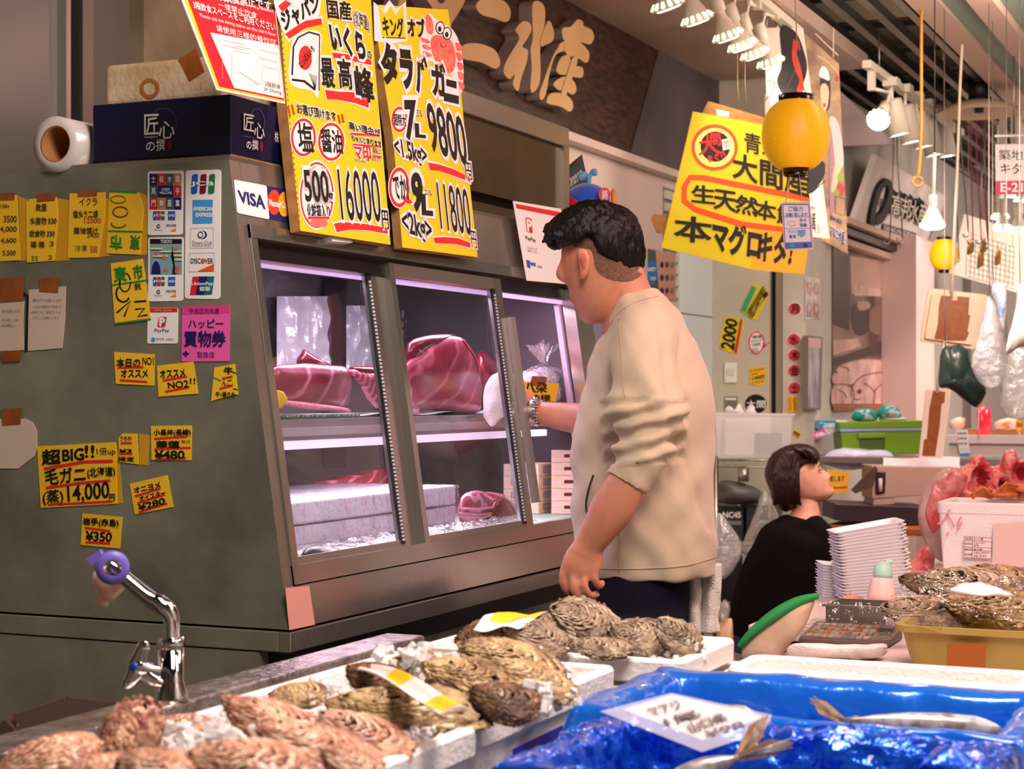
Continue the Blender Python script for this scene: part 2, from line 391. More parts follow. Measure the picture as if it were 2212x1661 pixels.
# far walls round the poster stall
YB = 7.67; XP = PYc(1740, 700, YB).x; XD = PYc(1532, 700, YB).x
grey_wall = M('pale_grey_wall', (206, 200, 182), .55, var=(194, 188, 168), vs=2)
b = B(); b.box(XW-.1, PYc(1668, 700, YB).x, YB, YB+.1, 0, 2.72, grey_wall); struct(b, 'wall_back')
b = B(); b.box(PYc(1668, 700, YB).x, PYc(1690, 700, YB).x, YB-.01, YB+.1, 0, 2.72, dark_metal); b.box(PYc(1679, 700, YB).x, PYc(1690, 700, YB).x, YB-.025, YB, 0, 2.72, steel); struct(b, 'door_1')
b = B(); b.box(PYc(1690, 700, YB).x, XP, YB-.0, 13.5, 0, 2.72, white_paint); struct(b, 'wall_stall')
b = B(); y0 = PXc(1462, 700, XW+.02).y
b.box(XW+.015, XW+.03, y0, YB, .0, 2.1, M('cold_lit_door', (214, 226, 232), .4)); b.box(XW+.03, XW+.032, y0, YB, 1.62, 1.625, M('hairline_gap', (110, 112, 112), .6)); struct(b, 'door_2')  # cold light on the door put into its white-blue colour
b = B()
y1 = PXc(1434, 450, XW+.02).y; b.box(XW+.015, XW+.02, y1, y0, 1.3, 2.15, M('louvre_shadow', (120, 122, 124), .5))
for i in range(16): b.box(XW+.02, XW+.032, y1, y0, 1.32+.052*i, 1.355+.052*i, white_paint)
struct(b, 'window_2')
b = B(); yq = PXc(1942, 700, XP+.1).y; b.box(XP-.1, PYc(1979, 700, yq).x, yq, yq+.5, 0, 2.1, M('pink_column', (226, 196, 188), .5)); struct(b, 'wall_column')  # one even pink for the column
b = B(); ylo, yhi = PXc(1800, 700, XP).y, PXc(1926, 700, XP).y
b.box(XP, XP+.03, yhi, yhi+.14, 0, 2.12, dark_metal); b.box(XP+.03, XP+.05, yhi+.06, yhi+.13, 0, 2.12, alu)
b.box(XP, XP+.12, ylo-.2, yhi+.5, 2.06, 2.09, beige); b.box(XP, XP+.09, ylo-.2, yhi+.5, 2.02, 2.05, dark_metal); b.box(XP, XP+.06, ylo-.2, yhi+.5, 1.98, 2.01, beige); struct(b, 'trim_90')
b = B(); b.box(-3, 4, 13.5, 13.6, 0, 3.4, M('far_white_wall', (224, 214, 204), .6)); struct(b, 'wall_far')
b = B(); b.box(XP-.05, XP+.02, yq+.5, 13.5, 0, 2.2, M('far_white_panel', (220, 214, 206), .5)); b.box(XP+.02, XP+.05, 11.6, 11.75, 0, 2.2, alu); struct(b, 'wall_right')
b = B(); b.slab(plF(8.42), [(1800, 182), (1822, 203), (1934, 311), (1800, 316)], .03, M('lilac_bulkhead', (216, 198, 200), .6)); struct(b, 'trim_91')
struct(B().box(2.7, 2.8, -1.5, 16, 0, 3.4, M('warm_opposite_wall', (206, 200, 192), .6, var=(136, 118, 106), vs=1.2)), 'wall_opposite')
struct(B().box(-6, 2.8, -1.7, -1.6, 0, 3.4, M('warm_near_wall', (196, 190, 178), .6, var=(130, 120, 110), vs=1.0)), 'wall_near')
# ================= refrigerated showcase =================
Y1 = P(625, 1411, 2.8).y; PS = plY(Y1)
h0p, h1p = PS.at(612, 1268), PS.at(495, 345)
H0, X0, HT, XT = h0p.z, h0p.x, h1p.z, h1p.x
LP = pl3(h0p, h1p, h0p+V((0, 1, 0)))
def lx(h): return X0+(XT-X0)*(h-H0)/(HT-H0)
def lp(y, h, off=0.0): return V((lx(h), y, h)) + LP.n*off
Y2 = 4.07; XBK = -2.16
HW = LP.at(551, 516).z; HB = LP.at(642, 1220).z; HL = PS.at(625, 1366).z; HU = PS.at(625, 1411).z; XL = PS.at(625, 1390).x
side_steel = M('stained_steel_panel', (158, 158, 136), .42, .5, var=(114, 114, 104), vs=4, bump=.1, bs=22, vr=(.3, .68))
case_t = empty('display_refrigerator', (-1.8, (Y1+Y2)/2, 0), 'stainless refrigerated showcase with sliding glass doors holding tuna, beside the man', 'refrigerator')
def strip(b, ya, yb, ha, hb, th, mat, off=0.0):
    """bar on the leaning front between two lengths and two heights"""
    f = [lp(ya, ha, off), lp(yb, ha, off), lp(yb, hb, off), lp(ya, hb, off)]; k = [p-LP.n*th for p in f]
    return b.hexa(k+f, mat)
# near side panel and plinth
b = B(); s = [V((XBK, 0, HL+.004)), V((XL, 0, HL+.004)), V((X0, 0, H0)), V((XT, 0, HT)), V((XBK, 0, HT))]
for y, fl in ((Y1, 1), (Y1+.03, -1)): b.poly([p+V((0, y, 0)) for p in s][::fl], side_steel)
n = len(s); b.add([p+V((0, Y1, 0)) for p in s]+[p+V((0, Y1+.03, 0)) for p in s], [(i, (i+1) % n, n+(i+1) % n, n+i) for i in range(n)], steel)
b.obj('side_panel', case_t)
b = B(); b.obox(V(((XBK+XT)/2, (Y1+Y2)/2, HT+.004)), V(((XT-XBK)/2, 0, 0)), V((0, (Y2-Y1)/2, 0)), V((0, 0, .004)), steel); b.obj('top_panel', case_t)
b = B(); s2 = [p+V((0, Y2, 0)) for p in s]; b.poly(s2[::-1], steel); b.poly([p-V((0, .03, 0)) for p in s2], M('dark_inner_end_wall', (88, 82, 86), .4, .4))
b.add(s2+[p-V((0, .03, 0)) for p in s2], [(i, (i+1) % n, n+(i+1) % n, n+i) for i in range(n)], steel); b.obj('side_panel', case_t)
b = B(); b.box(XBK, XBK+.02, Y1+.03, Y2-.03, HL, HT, M('case_back_mirror', (112, 108, 112), .35, .5, bump=.1, bs=9)); b.obj('back_panel', case_t)
# header, stiles, ledges
HF = PS.at(512.5, 481).z; yl = LP.at(548, 550).y
b = B(); strip(b, Y1+.031, Y2, HF, HT, .012, steel, 0); b.obj('header_panel', case_t)
b = B(); strip(b, Y1+.031, Y2, HW, HF, .03, steel_polished, .006); strip(b, yl, Y2, HW-.03, HW, .012, M('dark_door_track', (52, 46, 46), .3, .8), -.012); b.obj('header_rail', case_t)
b = B(); strip(b, Y1+.031, LP.at(556, 550).y, H0, HF, .03, steel_polished, .004); b.obj('left_stile', case_t)
b = B(); strip(b, LP.at(1240, 690).y, LP.at(1275, 690).y, H0, HF, .03, steel_polished, .006); b.obj('right_stile', case_t)
b = B(); strip(b, Y1+.031, Y2, H0, HB, .03, steel_polished, .002); b.obj('bottom_rail', case_t)
b = B(); b.hexa([V((-1.6, Y1+.001, HL+.004)), V((XL, Y1+.001, HL+.004)), V((XL, Y2, HL+.004)), V((-1.6, Y2, HL+.004)), V((-1.6, Y1+.001, H0-.002)), V((X0+.003, Y1+.001, H0-.002)), V((X0+.003, Y2, H0-.002)), V((-1.6, Y2, H0-.002))], steel_polished); b.obj('front_ledge', case_t)
b = B(); b.box(XBK, XL-.02, Y1-.001, Y2, HU, HL, side_steel); b.box(XL-.02, XL+.002, Y1-.001, Y2, HU, HL, steel_polished); bev(b.obj('base_rail', case_t), .002)
b = B(); b.slab(plX(XL+.001), Zm(560, 850, .3431)([(165, 1225), (315, 1210), (352, 1455), (190, 1490)]), .0005, M('taped_pinkish_paper', (212, 150, 140), .6)); b.obj('taped_paper', case_t)
# inside: floor, rear stiles, foil, ceiling, light tubes, shelf
inner = M('case_inner_steel', (178, 172, 180), .3, .75); YI0, YI1 = Y1+.03, Y2-.03
b = B(); b.box(XBK+.02, X0-.03, YI0, YI1, HL+.01, HB-.012, M('white_case_floor', (226, 222, 228), .3)); b.obj('floor_pan', case_t)
b = B(); b.box(XBK+.02, XT-.02, YI0, YI1, HT-.06, HT-.02, M('crumpled_foil_lining', (206, 204, 212), .2, .9, bump=.8, bs=14)); b.obj('ceiling_panel', case_t)
pb = plX(XBK+.03); foil = M('silver_foil_sheet', (226, 236, 236), .3, .35, bump=.4, bs=20)
for qd in ([(598, 640), (716, 652), (716, 800), (596, 800)], [(748, 660), (826, 668), (830, 800), (748, 800)], [(868, 670), (892, 672), (892, 730), (868, 728)]):
    b = B(); b.grid(lambda u, v: pb.at(qd[0][0]+(qd[1][0]-qd[0][0])*u, qd[0][1]+(qd[3][1]-qd[0][1])*v, .012+.012*nz((u*4+qd[0][0], v*5, 0), 1)+.006*abs(nz((u*9, v*3, 2), 1))), 24, 24, foil, False); b.obj('foil_lining', case_t)
for x0, x1 in ((716, 748), (894, 930)):
    b = B(); b.slab(pb, [(x0, 600), (x1, 606), (x1, 1010), (x0, 1010)], .02, M('inner_dark_stile', (84, 78, 82), .3, .8)); b.obj('rear_stile', case_t)
tube = M('lilac_case_light', (235, 205, 240), .4, emit=(226, 186, 236), es=1.0)
b = B(); b.tube([lp(YI0, HW-.022, -.05), lp(YI1, HW-.022, -.05)], .011, tube, 10); b.obj('light_tube', case_t)
area((lx(HW)-.16, (Y1+Y2)/2, HW-.005), (lx(HW)-.24, (Y1+Y2)/2, .9), 1.2, 11, (255, 216, 244), .12)
HS0, HS1 = PXc(604, 968, -1.63).z, PXc(604, 907, -1.63).z
sh = B(); ye = PXc(1190, 940, -1.63).y
sh.box(-2.12, -1.63, YI0, ye, HS0+.012, HS1, inner); so = sh.obj('display_shelf', case_t)
b = B(); b.box(-1.70, -1.632, YI0, ye-.02, HS0-.004, HS0+.011, M('shelf_light', (240, 225, 245), .4, emit=(240, 214, 242), es=1.0)); b.obj('shelf_light', so)
b = B(); b.box(-1.629, -1.622, YI0, ye+.02, HS0+.02, HS1-.015, M('satin_shelf_steel', (206, 198, 210), .45, .6)); b.obj('shelf_edge', so)
area((-1.72, (YI0+ye)/2, HS0-.01), (-1.74, (YI0+ye)/2, .8), 1.0, 7, (255, 222, 242), .1)
# sliding doors
seal = M('white_brush_seal', (190, 186, 192), .6); black_seal = M('black_rubber', (20, 18, 20), .5); glass = clear('showcase_glass', tint=(240, 244, 246), gloss=.07, rough=.01)
def yq_(px): return LP.at(px, 600).y
def door(ya, yb, yc, off):
    d = B(); strip(d, yb, yc, HB, HW-.006, .018, steel_polished, off); strip(d, ya, yb, HB-.004, HB+.012, .016, steel, off); strip(d, ya, yb, HW-.03, HW-.006, .016, steel, off)
    o = d.obj('sliding_door', case_t)
    b = B(); strip(b, ya, yb, HB+.01, HW-.02, .004, glass, off-.006); b.obj('glass', o)
    b = B(); strip(b, yb-.014, yb-.001, HB+.004, HW-.03, .006, black_seal, off+.002)
    for i in range(70):
        h = HB+.01+(HW-HB-.05)*i/70; strip(b, yb-.012, yb-.007, h, h+.0045, .003, seal, off+.005)
    b.obj('brush_seal', o); return o
door(yq_(562), yq_(818), yq_(846), -.018)
d2 = door(yq_(852), yq_(1068), yq_(1084), -.004)
b = B(); strip(b, yq_(846), yq_(856), HB, HW-.006, .018, steel_polished, -.002); b.obj('door_stile', d2)
b = B(); strip(b, yq_(1085), yq_(1094), HB+.045, HW-.09, .012, M('satin_handle', (178, 172, 172), .42, .6), .008); b.obj('door_handle', d2)
b = B(); strip(b, yq_(1224), yq_(1232), HB, HW-.04, .012, M('lilac_lit_seal', (190, 170, 205), .4), -.03); b.obj('end_seal', case_t)
# drain hose below the shelf
hs = Zm(560, 850, .3431)([(1772, 265), (1768, 340), (1772, 400), (1795, 455), (1822, 492)]); b = B()
pp = crom([tuple(plX(-1.86).at(*q)) for q in hs], 14); b.tube(pp, [.0105+.002*(i % 2) for i in range(len(pp))], M('cream_corrugated_hose', (214, 200, 180), .5), 8); b.obj('drain_hose', case_t)
# undercounter fridge base
ub = empty('undercounter_refrigerator', (-1.8, (Y1+Y2)/2, 0), 'dark stainless undercounter cabinet with handled doors below the tuna showcase', 'refrigerator')
XU = PS.at(559, 1420).x
b = B(); b.box(XBK, XU, Y1+.001, Y2+.02, .08, HU-.002, side_steel); b.box(XBK+.05, XU-.05, Y1+.05, Y2, 0, .08, black); b.box(XU, XU+.004, Y1+.03, Y2, HU-.05, HU-.002, black); b.obj('body', ub)
dk = M('dark_fridge_door', (92, 84, 84), .3, .85)
ys = [Y1+.06, Y1+.56, Y1+1.06, Y1+1.56]
for i in range(3):
    b = B(); b.box(XU, XU+.022, ys[i]+.008, ys[i+1]-.008, .14, HU-.07, dk); o = bev(b.obj('door', ub), .004)
    b = B(); b.box(XU+.022, XU+.03, ys[i]+.05, ys[i]+.19, HU-.17, HU-.09, steel); b.box(XU+.0225, XU+.031, ys[i]+.06, ys[i]+.18, HU-.16, HU-.10, black); b.box(XU+.03, XU+.036, ys[i]+.055, ys[i]+.068, HU-.165, HU-.095, chrome); b.obj('handle', o)
# stainless cooler housing standing on the showcase
XC = -1.70; pc = plX(XC); ct = pc.at(1219, 277.5); y0 = pc.at(830, 300).y; hb_ = pc.at(1219, 470).z
ch = empty('cooler_housing', (XC-.2, (y0+ct.y)/2, HT+.01), 'large brown-grey stainless cooler housing behind the price signs', 'refrigeration unit')
panel = M('dull_steel_panel', (112, 98, 74), .34, .8, var=(96, 84, 64), vs=4)
b = B(); b.box(XC-.4, XC, y0, ct.y, pc.at(1120, 436).z, ct.z-.012, panel); b.box(XC-.4, XC-.02, y0, ct.y, HT+.008, pc.at(1120, 452).z, panel); b.box(XC-.38, XC-.04, y0+.01, ct.y-.02, pc.at(1120, 455).z-.01, pc.at(1120, 430).z, black); b.obj('body', ch)
b = B(); b.box(XC-.4, XC+.012, y0, ct.y+.004, ct.z-.05, ct.z, steel); bev(b.obj('top_trim', ch), .003)
b = B(); b.box(XC-.02, XC+.012, ct.y-.03, ct.y+.004, HT+.05, ct.z-.05, steel); b.obj('corner_trim', ch)
# ================= papers and stickers on the showcase =================
blue = M('print_blue', (30, 90, 190), .5); navy = M('print_navy', (24, 26, 96), .5); red = M('print_red', (206, 30, 44), .5); greenp = M('print_green', (20, 120, 60), .5)
orangep = M('print_orange', (240, 150, 30), .5); grey_ink = M('print_grey', (120, 118, 116), .6); sky = M('print_sky', (60, 150, 215), .5); maroon = M('print_maroon', (120, 20, 44), .5)
teal = M('print_teal', (60, 96, 100), .5); tan = M('print_tan', (190, 130, 70), .5); pinkp = M('pink_paper', (232, 92, 172), .6); green_mk = M('green_marker', (30, 140, 50), .6)
faint = M('faded_pencil', (150, 138, 128), .7); mark_brown = M('worn_marker', (92, 72, 34), .7); lightblue = M('print_light_blue', (120, 160, 164), .6)
def note(px, name, label, cat, mat, texts=(), lines=(), tape=None, pl=None, th=.001, group=None, fold=None, polys=()):
    pl = pl or PS; b = B()
    if fold: b.slab(pl, fold, .0006, M('note_shaded_back', (206, 152, 24), .7))  # fold piece in a shaded copy of the note yellow
    b.slab(pl, px, th, mat, off=.0008)
    o = .0008+th
    for q, m in polys: b.flat(pl, q, o+.0003, m)
    for pts, wd, m in lines: b.line(pl, pts, wd, o+.0005, m)
    for t, q, m, bo in texts: b.text(pl, t, q, m, o+.0008, bo)
    e = b.thing(name, label, cat, group)
    if tape:
        b = B(); b.slab(pl, tape, .0004, tape_brown, off=o+.0006); b.obj('tape', e)
    return e
NG = 'yellow handwritten notes on the showcase side'
n_ = lambda px, label, **k: note(px, 'paper_note', label, 'note', yellow_note, group=NG, **k)
W = mark_brown
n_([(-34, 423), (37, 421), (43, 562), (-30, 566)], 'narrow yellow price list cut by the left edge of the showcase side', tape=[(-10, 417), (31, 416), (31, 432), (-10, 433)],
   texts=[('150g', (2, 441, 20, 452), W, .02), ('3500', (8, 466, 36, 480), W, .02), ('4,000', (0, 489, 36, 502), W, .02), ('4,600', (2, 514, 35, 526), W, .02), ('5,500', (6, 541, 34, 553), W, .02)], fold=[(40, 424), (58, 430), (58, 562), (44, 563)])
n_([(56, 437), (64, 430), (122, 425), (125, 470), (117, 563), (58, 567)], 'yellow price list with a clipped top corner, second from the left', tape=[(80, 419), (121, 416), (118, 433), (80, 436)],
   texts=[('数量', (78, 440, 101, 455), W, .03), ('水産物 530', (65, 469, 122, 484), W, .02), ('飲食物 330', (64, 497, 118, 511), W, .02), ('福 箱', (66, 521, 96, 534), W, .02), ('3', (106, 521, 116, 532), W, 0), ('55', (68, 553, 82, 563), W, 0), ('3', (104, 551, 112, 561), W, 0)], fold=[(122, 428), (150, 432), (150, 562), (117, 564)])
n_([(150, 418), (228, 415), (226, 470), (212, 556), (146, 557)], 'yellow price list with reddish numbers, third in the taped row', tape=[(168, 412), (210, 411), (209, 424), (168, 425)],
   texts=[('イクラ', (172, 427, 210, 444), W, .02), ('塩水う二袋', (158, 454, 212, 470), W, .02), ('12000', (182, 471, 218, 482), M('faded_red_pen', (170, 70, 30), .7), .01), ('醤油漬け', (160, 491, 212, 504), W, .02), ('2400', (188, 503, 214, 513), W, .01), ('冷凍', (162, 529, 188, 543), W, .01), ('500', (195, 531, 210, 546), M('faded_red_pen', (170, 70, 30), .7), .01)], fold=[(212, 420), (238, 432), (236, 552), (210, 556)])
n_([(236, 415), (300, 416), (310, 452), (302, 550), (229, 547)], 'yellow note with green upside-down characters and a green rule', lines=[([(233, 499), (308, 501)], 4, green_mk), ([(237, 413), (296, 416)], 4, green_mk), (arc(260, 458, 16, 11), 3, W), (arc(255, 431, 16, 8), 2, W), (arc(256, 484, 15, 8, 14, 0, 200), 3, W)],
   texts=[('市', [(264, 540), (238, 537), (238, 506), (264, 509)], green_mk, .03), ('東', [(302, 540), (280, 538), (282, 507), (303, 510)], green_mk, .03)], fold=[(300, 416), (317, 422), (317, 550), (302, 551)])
n_([(239, 569), (308, 559), (326, 688), (248, 701)], 'yellow note with green characters over large brush numbers', lines=[([(242, 616), (321, 605)], 4, green_mk), ([(248, 699), (326, 689)], 4, green_mk), (arc(270, 610, 12, 20), 3, ink), (arc(266, 634, 15, 18, 14, 30, 230), 4, ink), ([(252, 676), (282, 650), (268, 684)], 4, ink), ([(290, 652), (316, 650)], 4, ink), ([(292, 668), (312, 666), (298, 684), (318, 680)], 4, ink)],
   texts=[('東', [(246, 577), (272, 575), (274, 606), (248, 609)], green_mk, .05), ('市', [(287, 573), (306, 570), (310, 601), (290, 604)], green_mk, .05), ('数', [(290, 612), (304, 610), (306, 624), (292, 626)], W, .02)])
r_ = rrect
def logos(b, pl, x, y, s, o):
    for i, c in enumerate((blue, red, greenp)): b.flat(pl, r_([(x+i*9*s, y), (x+i*9*s+8*s, y), (x+i*9*s+8*s, y+20*s), (x+i*9*s, y+20*s)], 2*s), o, c)
    b.text(pl, 'JCB', (x, y+7*s, x+26*s, y+13*s), whitep, o+.0004, .03)
    b.flat(pl, [(x+34*s, y), (x+50*s, y), (x+50*s, y+20*s), (x+34*s, y+20*s)], o, blue); b.text(pl, 'AMEX', (x+35*s, y+7*s, x+49*s, y+13*s), whitep, o+.0004, .02)
    b.line(pl, arc(x+12*s, y+34*s, 3.5*s, 3.5*s, 12), 2*s, o, navy); b.text(pl, 'Diners', (x+3*s, y+40*s, x+21*s, y+44*s), grey_ink, o)
    b.text(pl, 'DISCOVER', (x+30*s, y+30*s, x+52*s, y+35*s), ink, o, .02); b.flat(pl, [(x+38*s, y+45*s), (x+52*s, y+37*s), (x+52*s, y+45*s)], o, orangep)
o_ = .0022
CG = 'payment stickers on the showcase side'
b = B(); b.slab(PS, r_([(319, 370), (396, 368), (394, 507), (319, 508)], 6), .0012, whitep)
cols = [navy, red, teal, tan, teal, navy, navy, red, red, tan, teal, navy]
for i in range(12):
    if i == 6: continue
    cx = 323+17.3*(i % 4); cy = 375+26*(i//4); wd = 34.2 if i == 5 else 16.9
    b.flat(PS, [(cx, cy), (cx+wd, cy), (cx+wd, cy+25.6), (cx, cy+25.6)], .0016, cols[i])
    if i == 5: b.text(PS, 'CARDS\nWELCOME', (cx+4, cy+5, cx+31, cy+18), whitep, .0022, .02)
    else: b.text(PS, '士桜木雲凧xx手門傘星葉'[i], (cx+4, cy+5, cx+13, cy+19), whitep, .0022, .03)
logos(b, PS, 331, 456, .95, o_); b.thing('payment_sticker', 'white card-payment sticker with coloured pictogram squares, beside the yellow notes', 'sticker', CG)
b = B(); b.slab(PS, r_([(320, 513), (396, 512), (395, 650), (320, 651)], 6), .0012, whitep)
b.flat(PS, [(324, 516), (393, 516), (393, 527), (324, 527)], .0016, ink); b.text(PS, 'TOKYO', (347, 518, 371, 525), whitep, .0022, .02); b.flat(PS, [(324, 528), (393, 528), (393, 593), (324, 593)], .0016, lightblue)
for yy, a, c in ((537, 324, 352), (543, 345, 392), (553, 330, 362), (552, 372, 393), (561, 378, 393)): b.line(PS, [(a, yy), (c, yy)], 4, .002, M('print_pale_green', (206, 214, 160), .6)); b.line(PS, [(a, yy+3), (c, yy+3)], 1.2, .0022, ink)
b.flat(PS, [(372, 592), (376, 560), (369, 556), (371, 545), (372.5, 530), (374, 545), (376, 556), (371, 560), (380, 592)], .0022, ink); b.flat(PS, arc(337, 592, 10, 28, 20, 180, 360), .0022, navy)
for x, y in ((380, 538), (338, 547), (355, 556), (384, 577), (358, 582), (382, 586)): b.flat(PS, arc(x, y, 5, 5, 5), .0024, M('print_salmon', (200, 100, 90), .6))
logos(b, PS, 331, 598, .95, o_); b.thing('payment_sticker', 'sticker with a TOKYO tower picture in light blue', 'sticker', CG)
b = B(); b.slab(PS, r_([(401, 368), (477, 366), (475, 646), (399, 645)], 7), .0012, whitep)
for i, c in enumerate((blue, maroon, greenp)): x = 413+i*18.5; b.flat(PS, r_([(x+2, 377), (x+15, 375), (x+13, 418), (x-1, 420)], 5), .0018, c)
b.text(PS, 'JCB', (413, 392, 461, 403), whitep, .0024, .03)
b.flat(PS, [(416, 432), (460, 431), (459, 482), (416, 483)], .0018, sky); b.text(PS, 'AMERICAN', (417, 447, 459, 455), whitep, .0024, .04); b.text(PS, 'EXPRESS', (423, 460, 459, 468), whitep, .0024, .04)
b.line(PS, [(412, 493), (461, 492), (460, 536), (411, 536)], .8, .0018, grey_ink, True); b.flat(PS, arc(438, 507, 9, 9), .0018, navy); b.flat(PS, arc(435, 507, 8, 8), .002, whitep); b.line(PS, arc(433, 507, 5, 6), 2, .0024, navy); b.text(PS, 'Diners Club', (415, 520, 458, 528), grey_ink, .002, .0); b.text(PS, 'INTERNATIONAL', (416, 529, 456, 533), grey_ink, .002)
b.line(PS, [(409, 547), (463, 546), (462, 586), (408, 587)], .8, .0018, grey_ink, True); b.text(PS, 'DISCOVER', (412, 558, 460, 569), ink, .002, .01); b.flat(PS, arc(438.5, 563.5, 4, 5), .0024, orange_ink); b.flat(PS, [(426, 586), (462, 570), (462, 586)], .002, orange_ink)
b.flat(PS, [(416, 598), (430, 597), (422, 637), (410, 637)], .0018, red); b.flat(PS, [(430, 597), (448, 597), (440, 637), (422, 637)], .0018, navy); b.flat(PS, [(447, 597), (463, 597), (458, 636), (439, 637)], .0018, M('print_deep_teal', (10, 110, 110), .5)); b.text(PS, 'UnionPay', (414, 609, 460, 618), whitep, .0024, .02); b.text(PS, '銀聯', (431, 619, 454, 629), whitep, .0024, .03)
b.thing('payment_sticker', 'tall white sticker with five stacked card logos, tallest on the showcase side', 'sticker', CG)
b = B(); b.slab(PS, r_([(319, 665), (384, 665), (383, 742), (318, 742)], 4), .0012, whitep); b.flat(PS, [(320, 665.5), (383.5, 665.5), (383, 674), (320, 675)], .0016, red); b.text(PS, 'いつでも、どこでも', (332, 668, 370, 672), whitep, .0022)
b.flat(PS, r_([(343, 685), (360, 684), (357, 706), (340, 707)], 3), .0018, red); b.text(PS, 'P', (345, 687, 355, 704), whitep, .0024, .05); b.text(PS, 'PayPay', (334, 710, 366, 719), ink, .002); b.flat(PS, r_([(327, 729), (335, 729), (335, 738), (327, 738)], 1), .0018, sky); b.text(PS, '支付宝', (337, 729, 354, 735), grey_ink, .002); b.text(PS, '加盟店', (358, 731, 376, 735), grey_ink, .002)
b.thing('payment_sticker', 'small white sticker with a red P logo beside the pink paper', 'sticker', CG)
note([(393, 662), (496, 658), (495, 780), (392, 781)], 'shop_poster', 'pink paper with blue characters 買物券 on the showcase side', 'poster', pinkp, polys=[([(393, 662), (496, 658), (496, 676), (393, 680)], M('deeper_pink_print', (216, 60, 140), .6))],
     texts=[('中央区内共通', (409, 666, 473, 678), navy, .01), ('ハッピー', (407, 690, 482, 709), navy, .02), ('買物券', (398, 715, 487, 748), navy, .05), ('取扱店', (426, 760, 463, 773), navy, .01), ('✦', (395, 758, 408, 770), navy, .05)])
def und(*p): return [(list(q), 5, red_ink) for q in p]
n_([(246, 760), (333, 765), (333, 833), (250, 829)], 'yellow note marked NO1 with red underlines, under the pink poster', texts=[('本日の', (252, 774, 303, 792), ink, .03), ('NO1', (308, 772, 332, 788), ink, .01), ('オススメ', (262, 798, 319, 815), ink, .03)], lines=und([(254, 794), (310, 793)], [(259, 821), (318, 825)]))
n_([(339, 790), (417, 781), (428, 850), (342, 857)], 'yellow note marked NO2 with red underlines', texts=[('オススメ', [(345, 800), (399, 796), (400, 813), (347, 817)], ink, .03), ('NO2', [(362, 826), (406, 821), (407, 836), (364, 839)], ink, .02), ('!!', (410, 817, 422, 829), ink, .01)], lines=und([(352, 822), (404, 813)], [(357, 846), (409, 836)]))
n_([(463, 794), (507, 786), (514, 852), (470, 862), (456, 867)], 'folded yellow note striped with green, beside the showcase corner', texts=[('牛', (484, 792, 503, 808), ink, .04), ('んご', (480, 819, 500, 833), ink, .02), ('干1個のみ', (466, 846, 508, 857), ink, .02)], lines=und([(480, 818), (502, 813)], [(474, 840), (503, 832)])+[([(502, 787), (508, 852)], 7, yellow_card), ([(460, 815), (478, 823)], 3, green_mk), ([(502, 805), (514, 806)], 3, green_mk), ([(504, 840), (514, 842)], 3, green_mk)])
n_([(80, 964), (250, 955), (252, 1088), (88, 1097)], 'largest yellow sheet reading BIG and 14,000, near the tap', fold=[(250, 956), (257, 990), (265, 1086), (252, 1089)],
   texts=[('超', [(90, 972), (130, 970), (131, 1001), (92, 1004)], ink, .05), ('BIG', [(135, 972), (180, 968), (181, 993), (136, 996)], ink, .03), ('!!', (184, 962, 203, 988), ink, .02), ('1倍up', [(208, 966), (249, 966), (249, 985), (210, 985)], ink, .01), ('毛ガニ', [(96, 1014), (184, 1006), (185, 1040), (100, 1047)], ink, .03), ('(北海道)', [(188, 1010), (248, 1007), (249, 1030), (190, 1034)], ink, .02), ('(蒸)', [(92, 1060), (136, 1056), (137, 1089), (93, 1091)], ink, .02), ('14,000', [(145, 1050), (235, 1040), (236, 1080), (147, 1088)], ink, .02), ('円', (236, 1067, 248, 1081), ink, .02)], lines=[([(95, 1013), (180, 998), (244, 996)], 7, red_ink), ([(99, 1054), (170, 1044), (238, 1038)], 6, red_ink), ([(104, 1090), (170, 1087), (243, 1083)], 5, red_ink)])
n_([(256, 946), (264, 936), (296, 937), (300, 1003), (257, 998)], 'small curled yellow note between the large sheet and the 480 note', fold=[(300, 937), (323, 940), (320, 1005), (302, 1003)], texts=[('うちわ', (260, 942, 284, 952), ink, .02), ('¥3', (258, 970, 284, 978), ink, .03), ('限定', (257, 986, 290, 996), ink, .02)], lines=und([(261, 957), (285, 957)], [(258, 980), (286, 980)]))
n_([(326, 920), (414, 919), (413, 994), (327, 993)], 'yellow note priced 480, right of the large sheet', texts=[('小長井(長崎)', (332, 927, 412, 942), ink, .04), ('華蓮', (338, 952, 388, 967), ink, .04), ('殻付', (392, 950, 411, 958), ink, .01), ('¥480', (335, 973, 398, 991), ink, .03)], lines=und([(333, 948), (404, 943)], [(334, 970), (412, 967)], [(336, 992), (402, 989)]))
n_([(280, 1045), (361, 1026), (374, 1095), (291, 1111)], 'tilted yellow note priced 280', texts=[('オニヨメ', [(288, 1054), (345, 1040), (347, 1054), (291, 1065)], ink, .03), ('オイスター', [(300, 1072), (356, 1058), (358, 1070), (303, 1083)], ink, .03), ('¥280', [(298, 1090), (354, 1074), (357, 1088), (301, 1103)], ink, .03)], lines=und([(292, 1072), (347, 1055)], [(297, 1087), (356, 1068)], [(301, 1106), (361, 1087)]))
n_([(178, 1109), (264, 1117), (259, 1185), (174, 1177)], 'yellow note priced 350, lowest on the showcase side', texts=[('岩手(赤島)', [(180, 1117), (256, 1122), (256, 1140), (179, 1135)], ink, .04), ('¥350', [(186, 1147), (242, 1150), (240, 1170), (186, 1168)], ink, .03)], lines=und([(183, 1140), (238, 1147)], [(185, 1171), (238, 1174)]))
wl = lambda px, label, tape, **k: note(px, 'paper_sheet', label, 'paper', M('old_white_paper', (206, 186, 168), .75), tape=tape, group='white papers on the showcase side', **k)
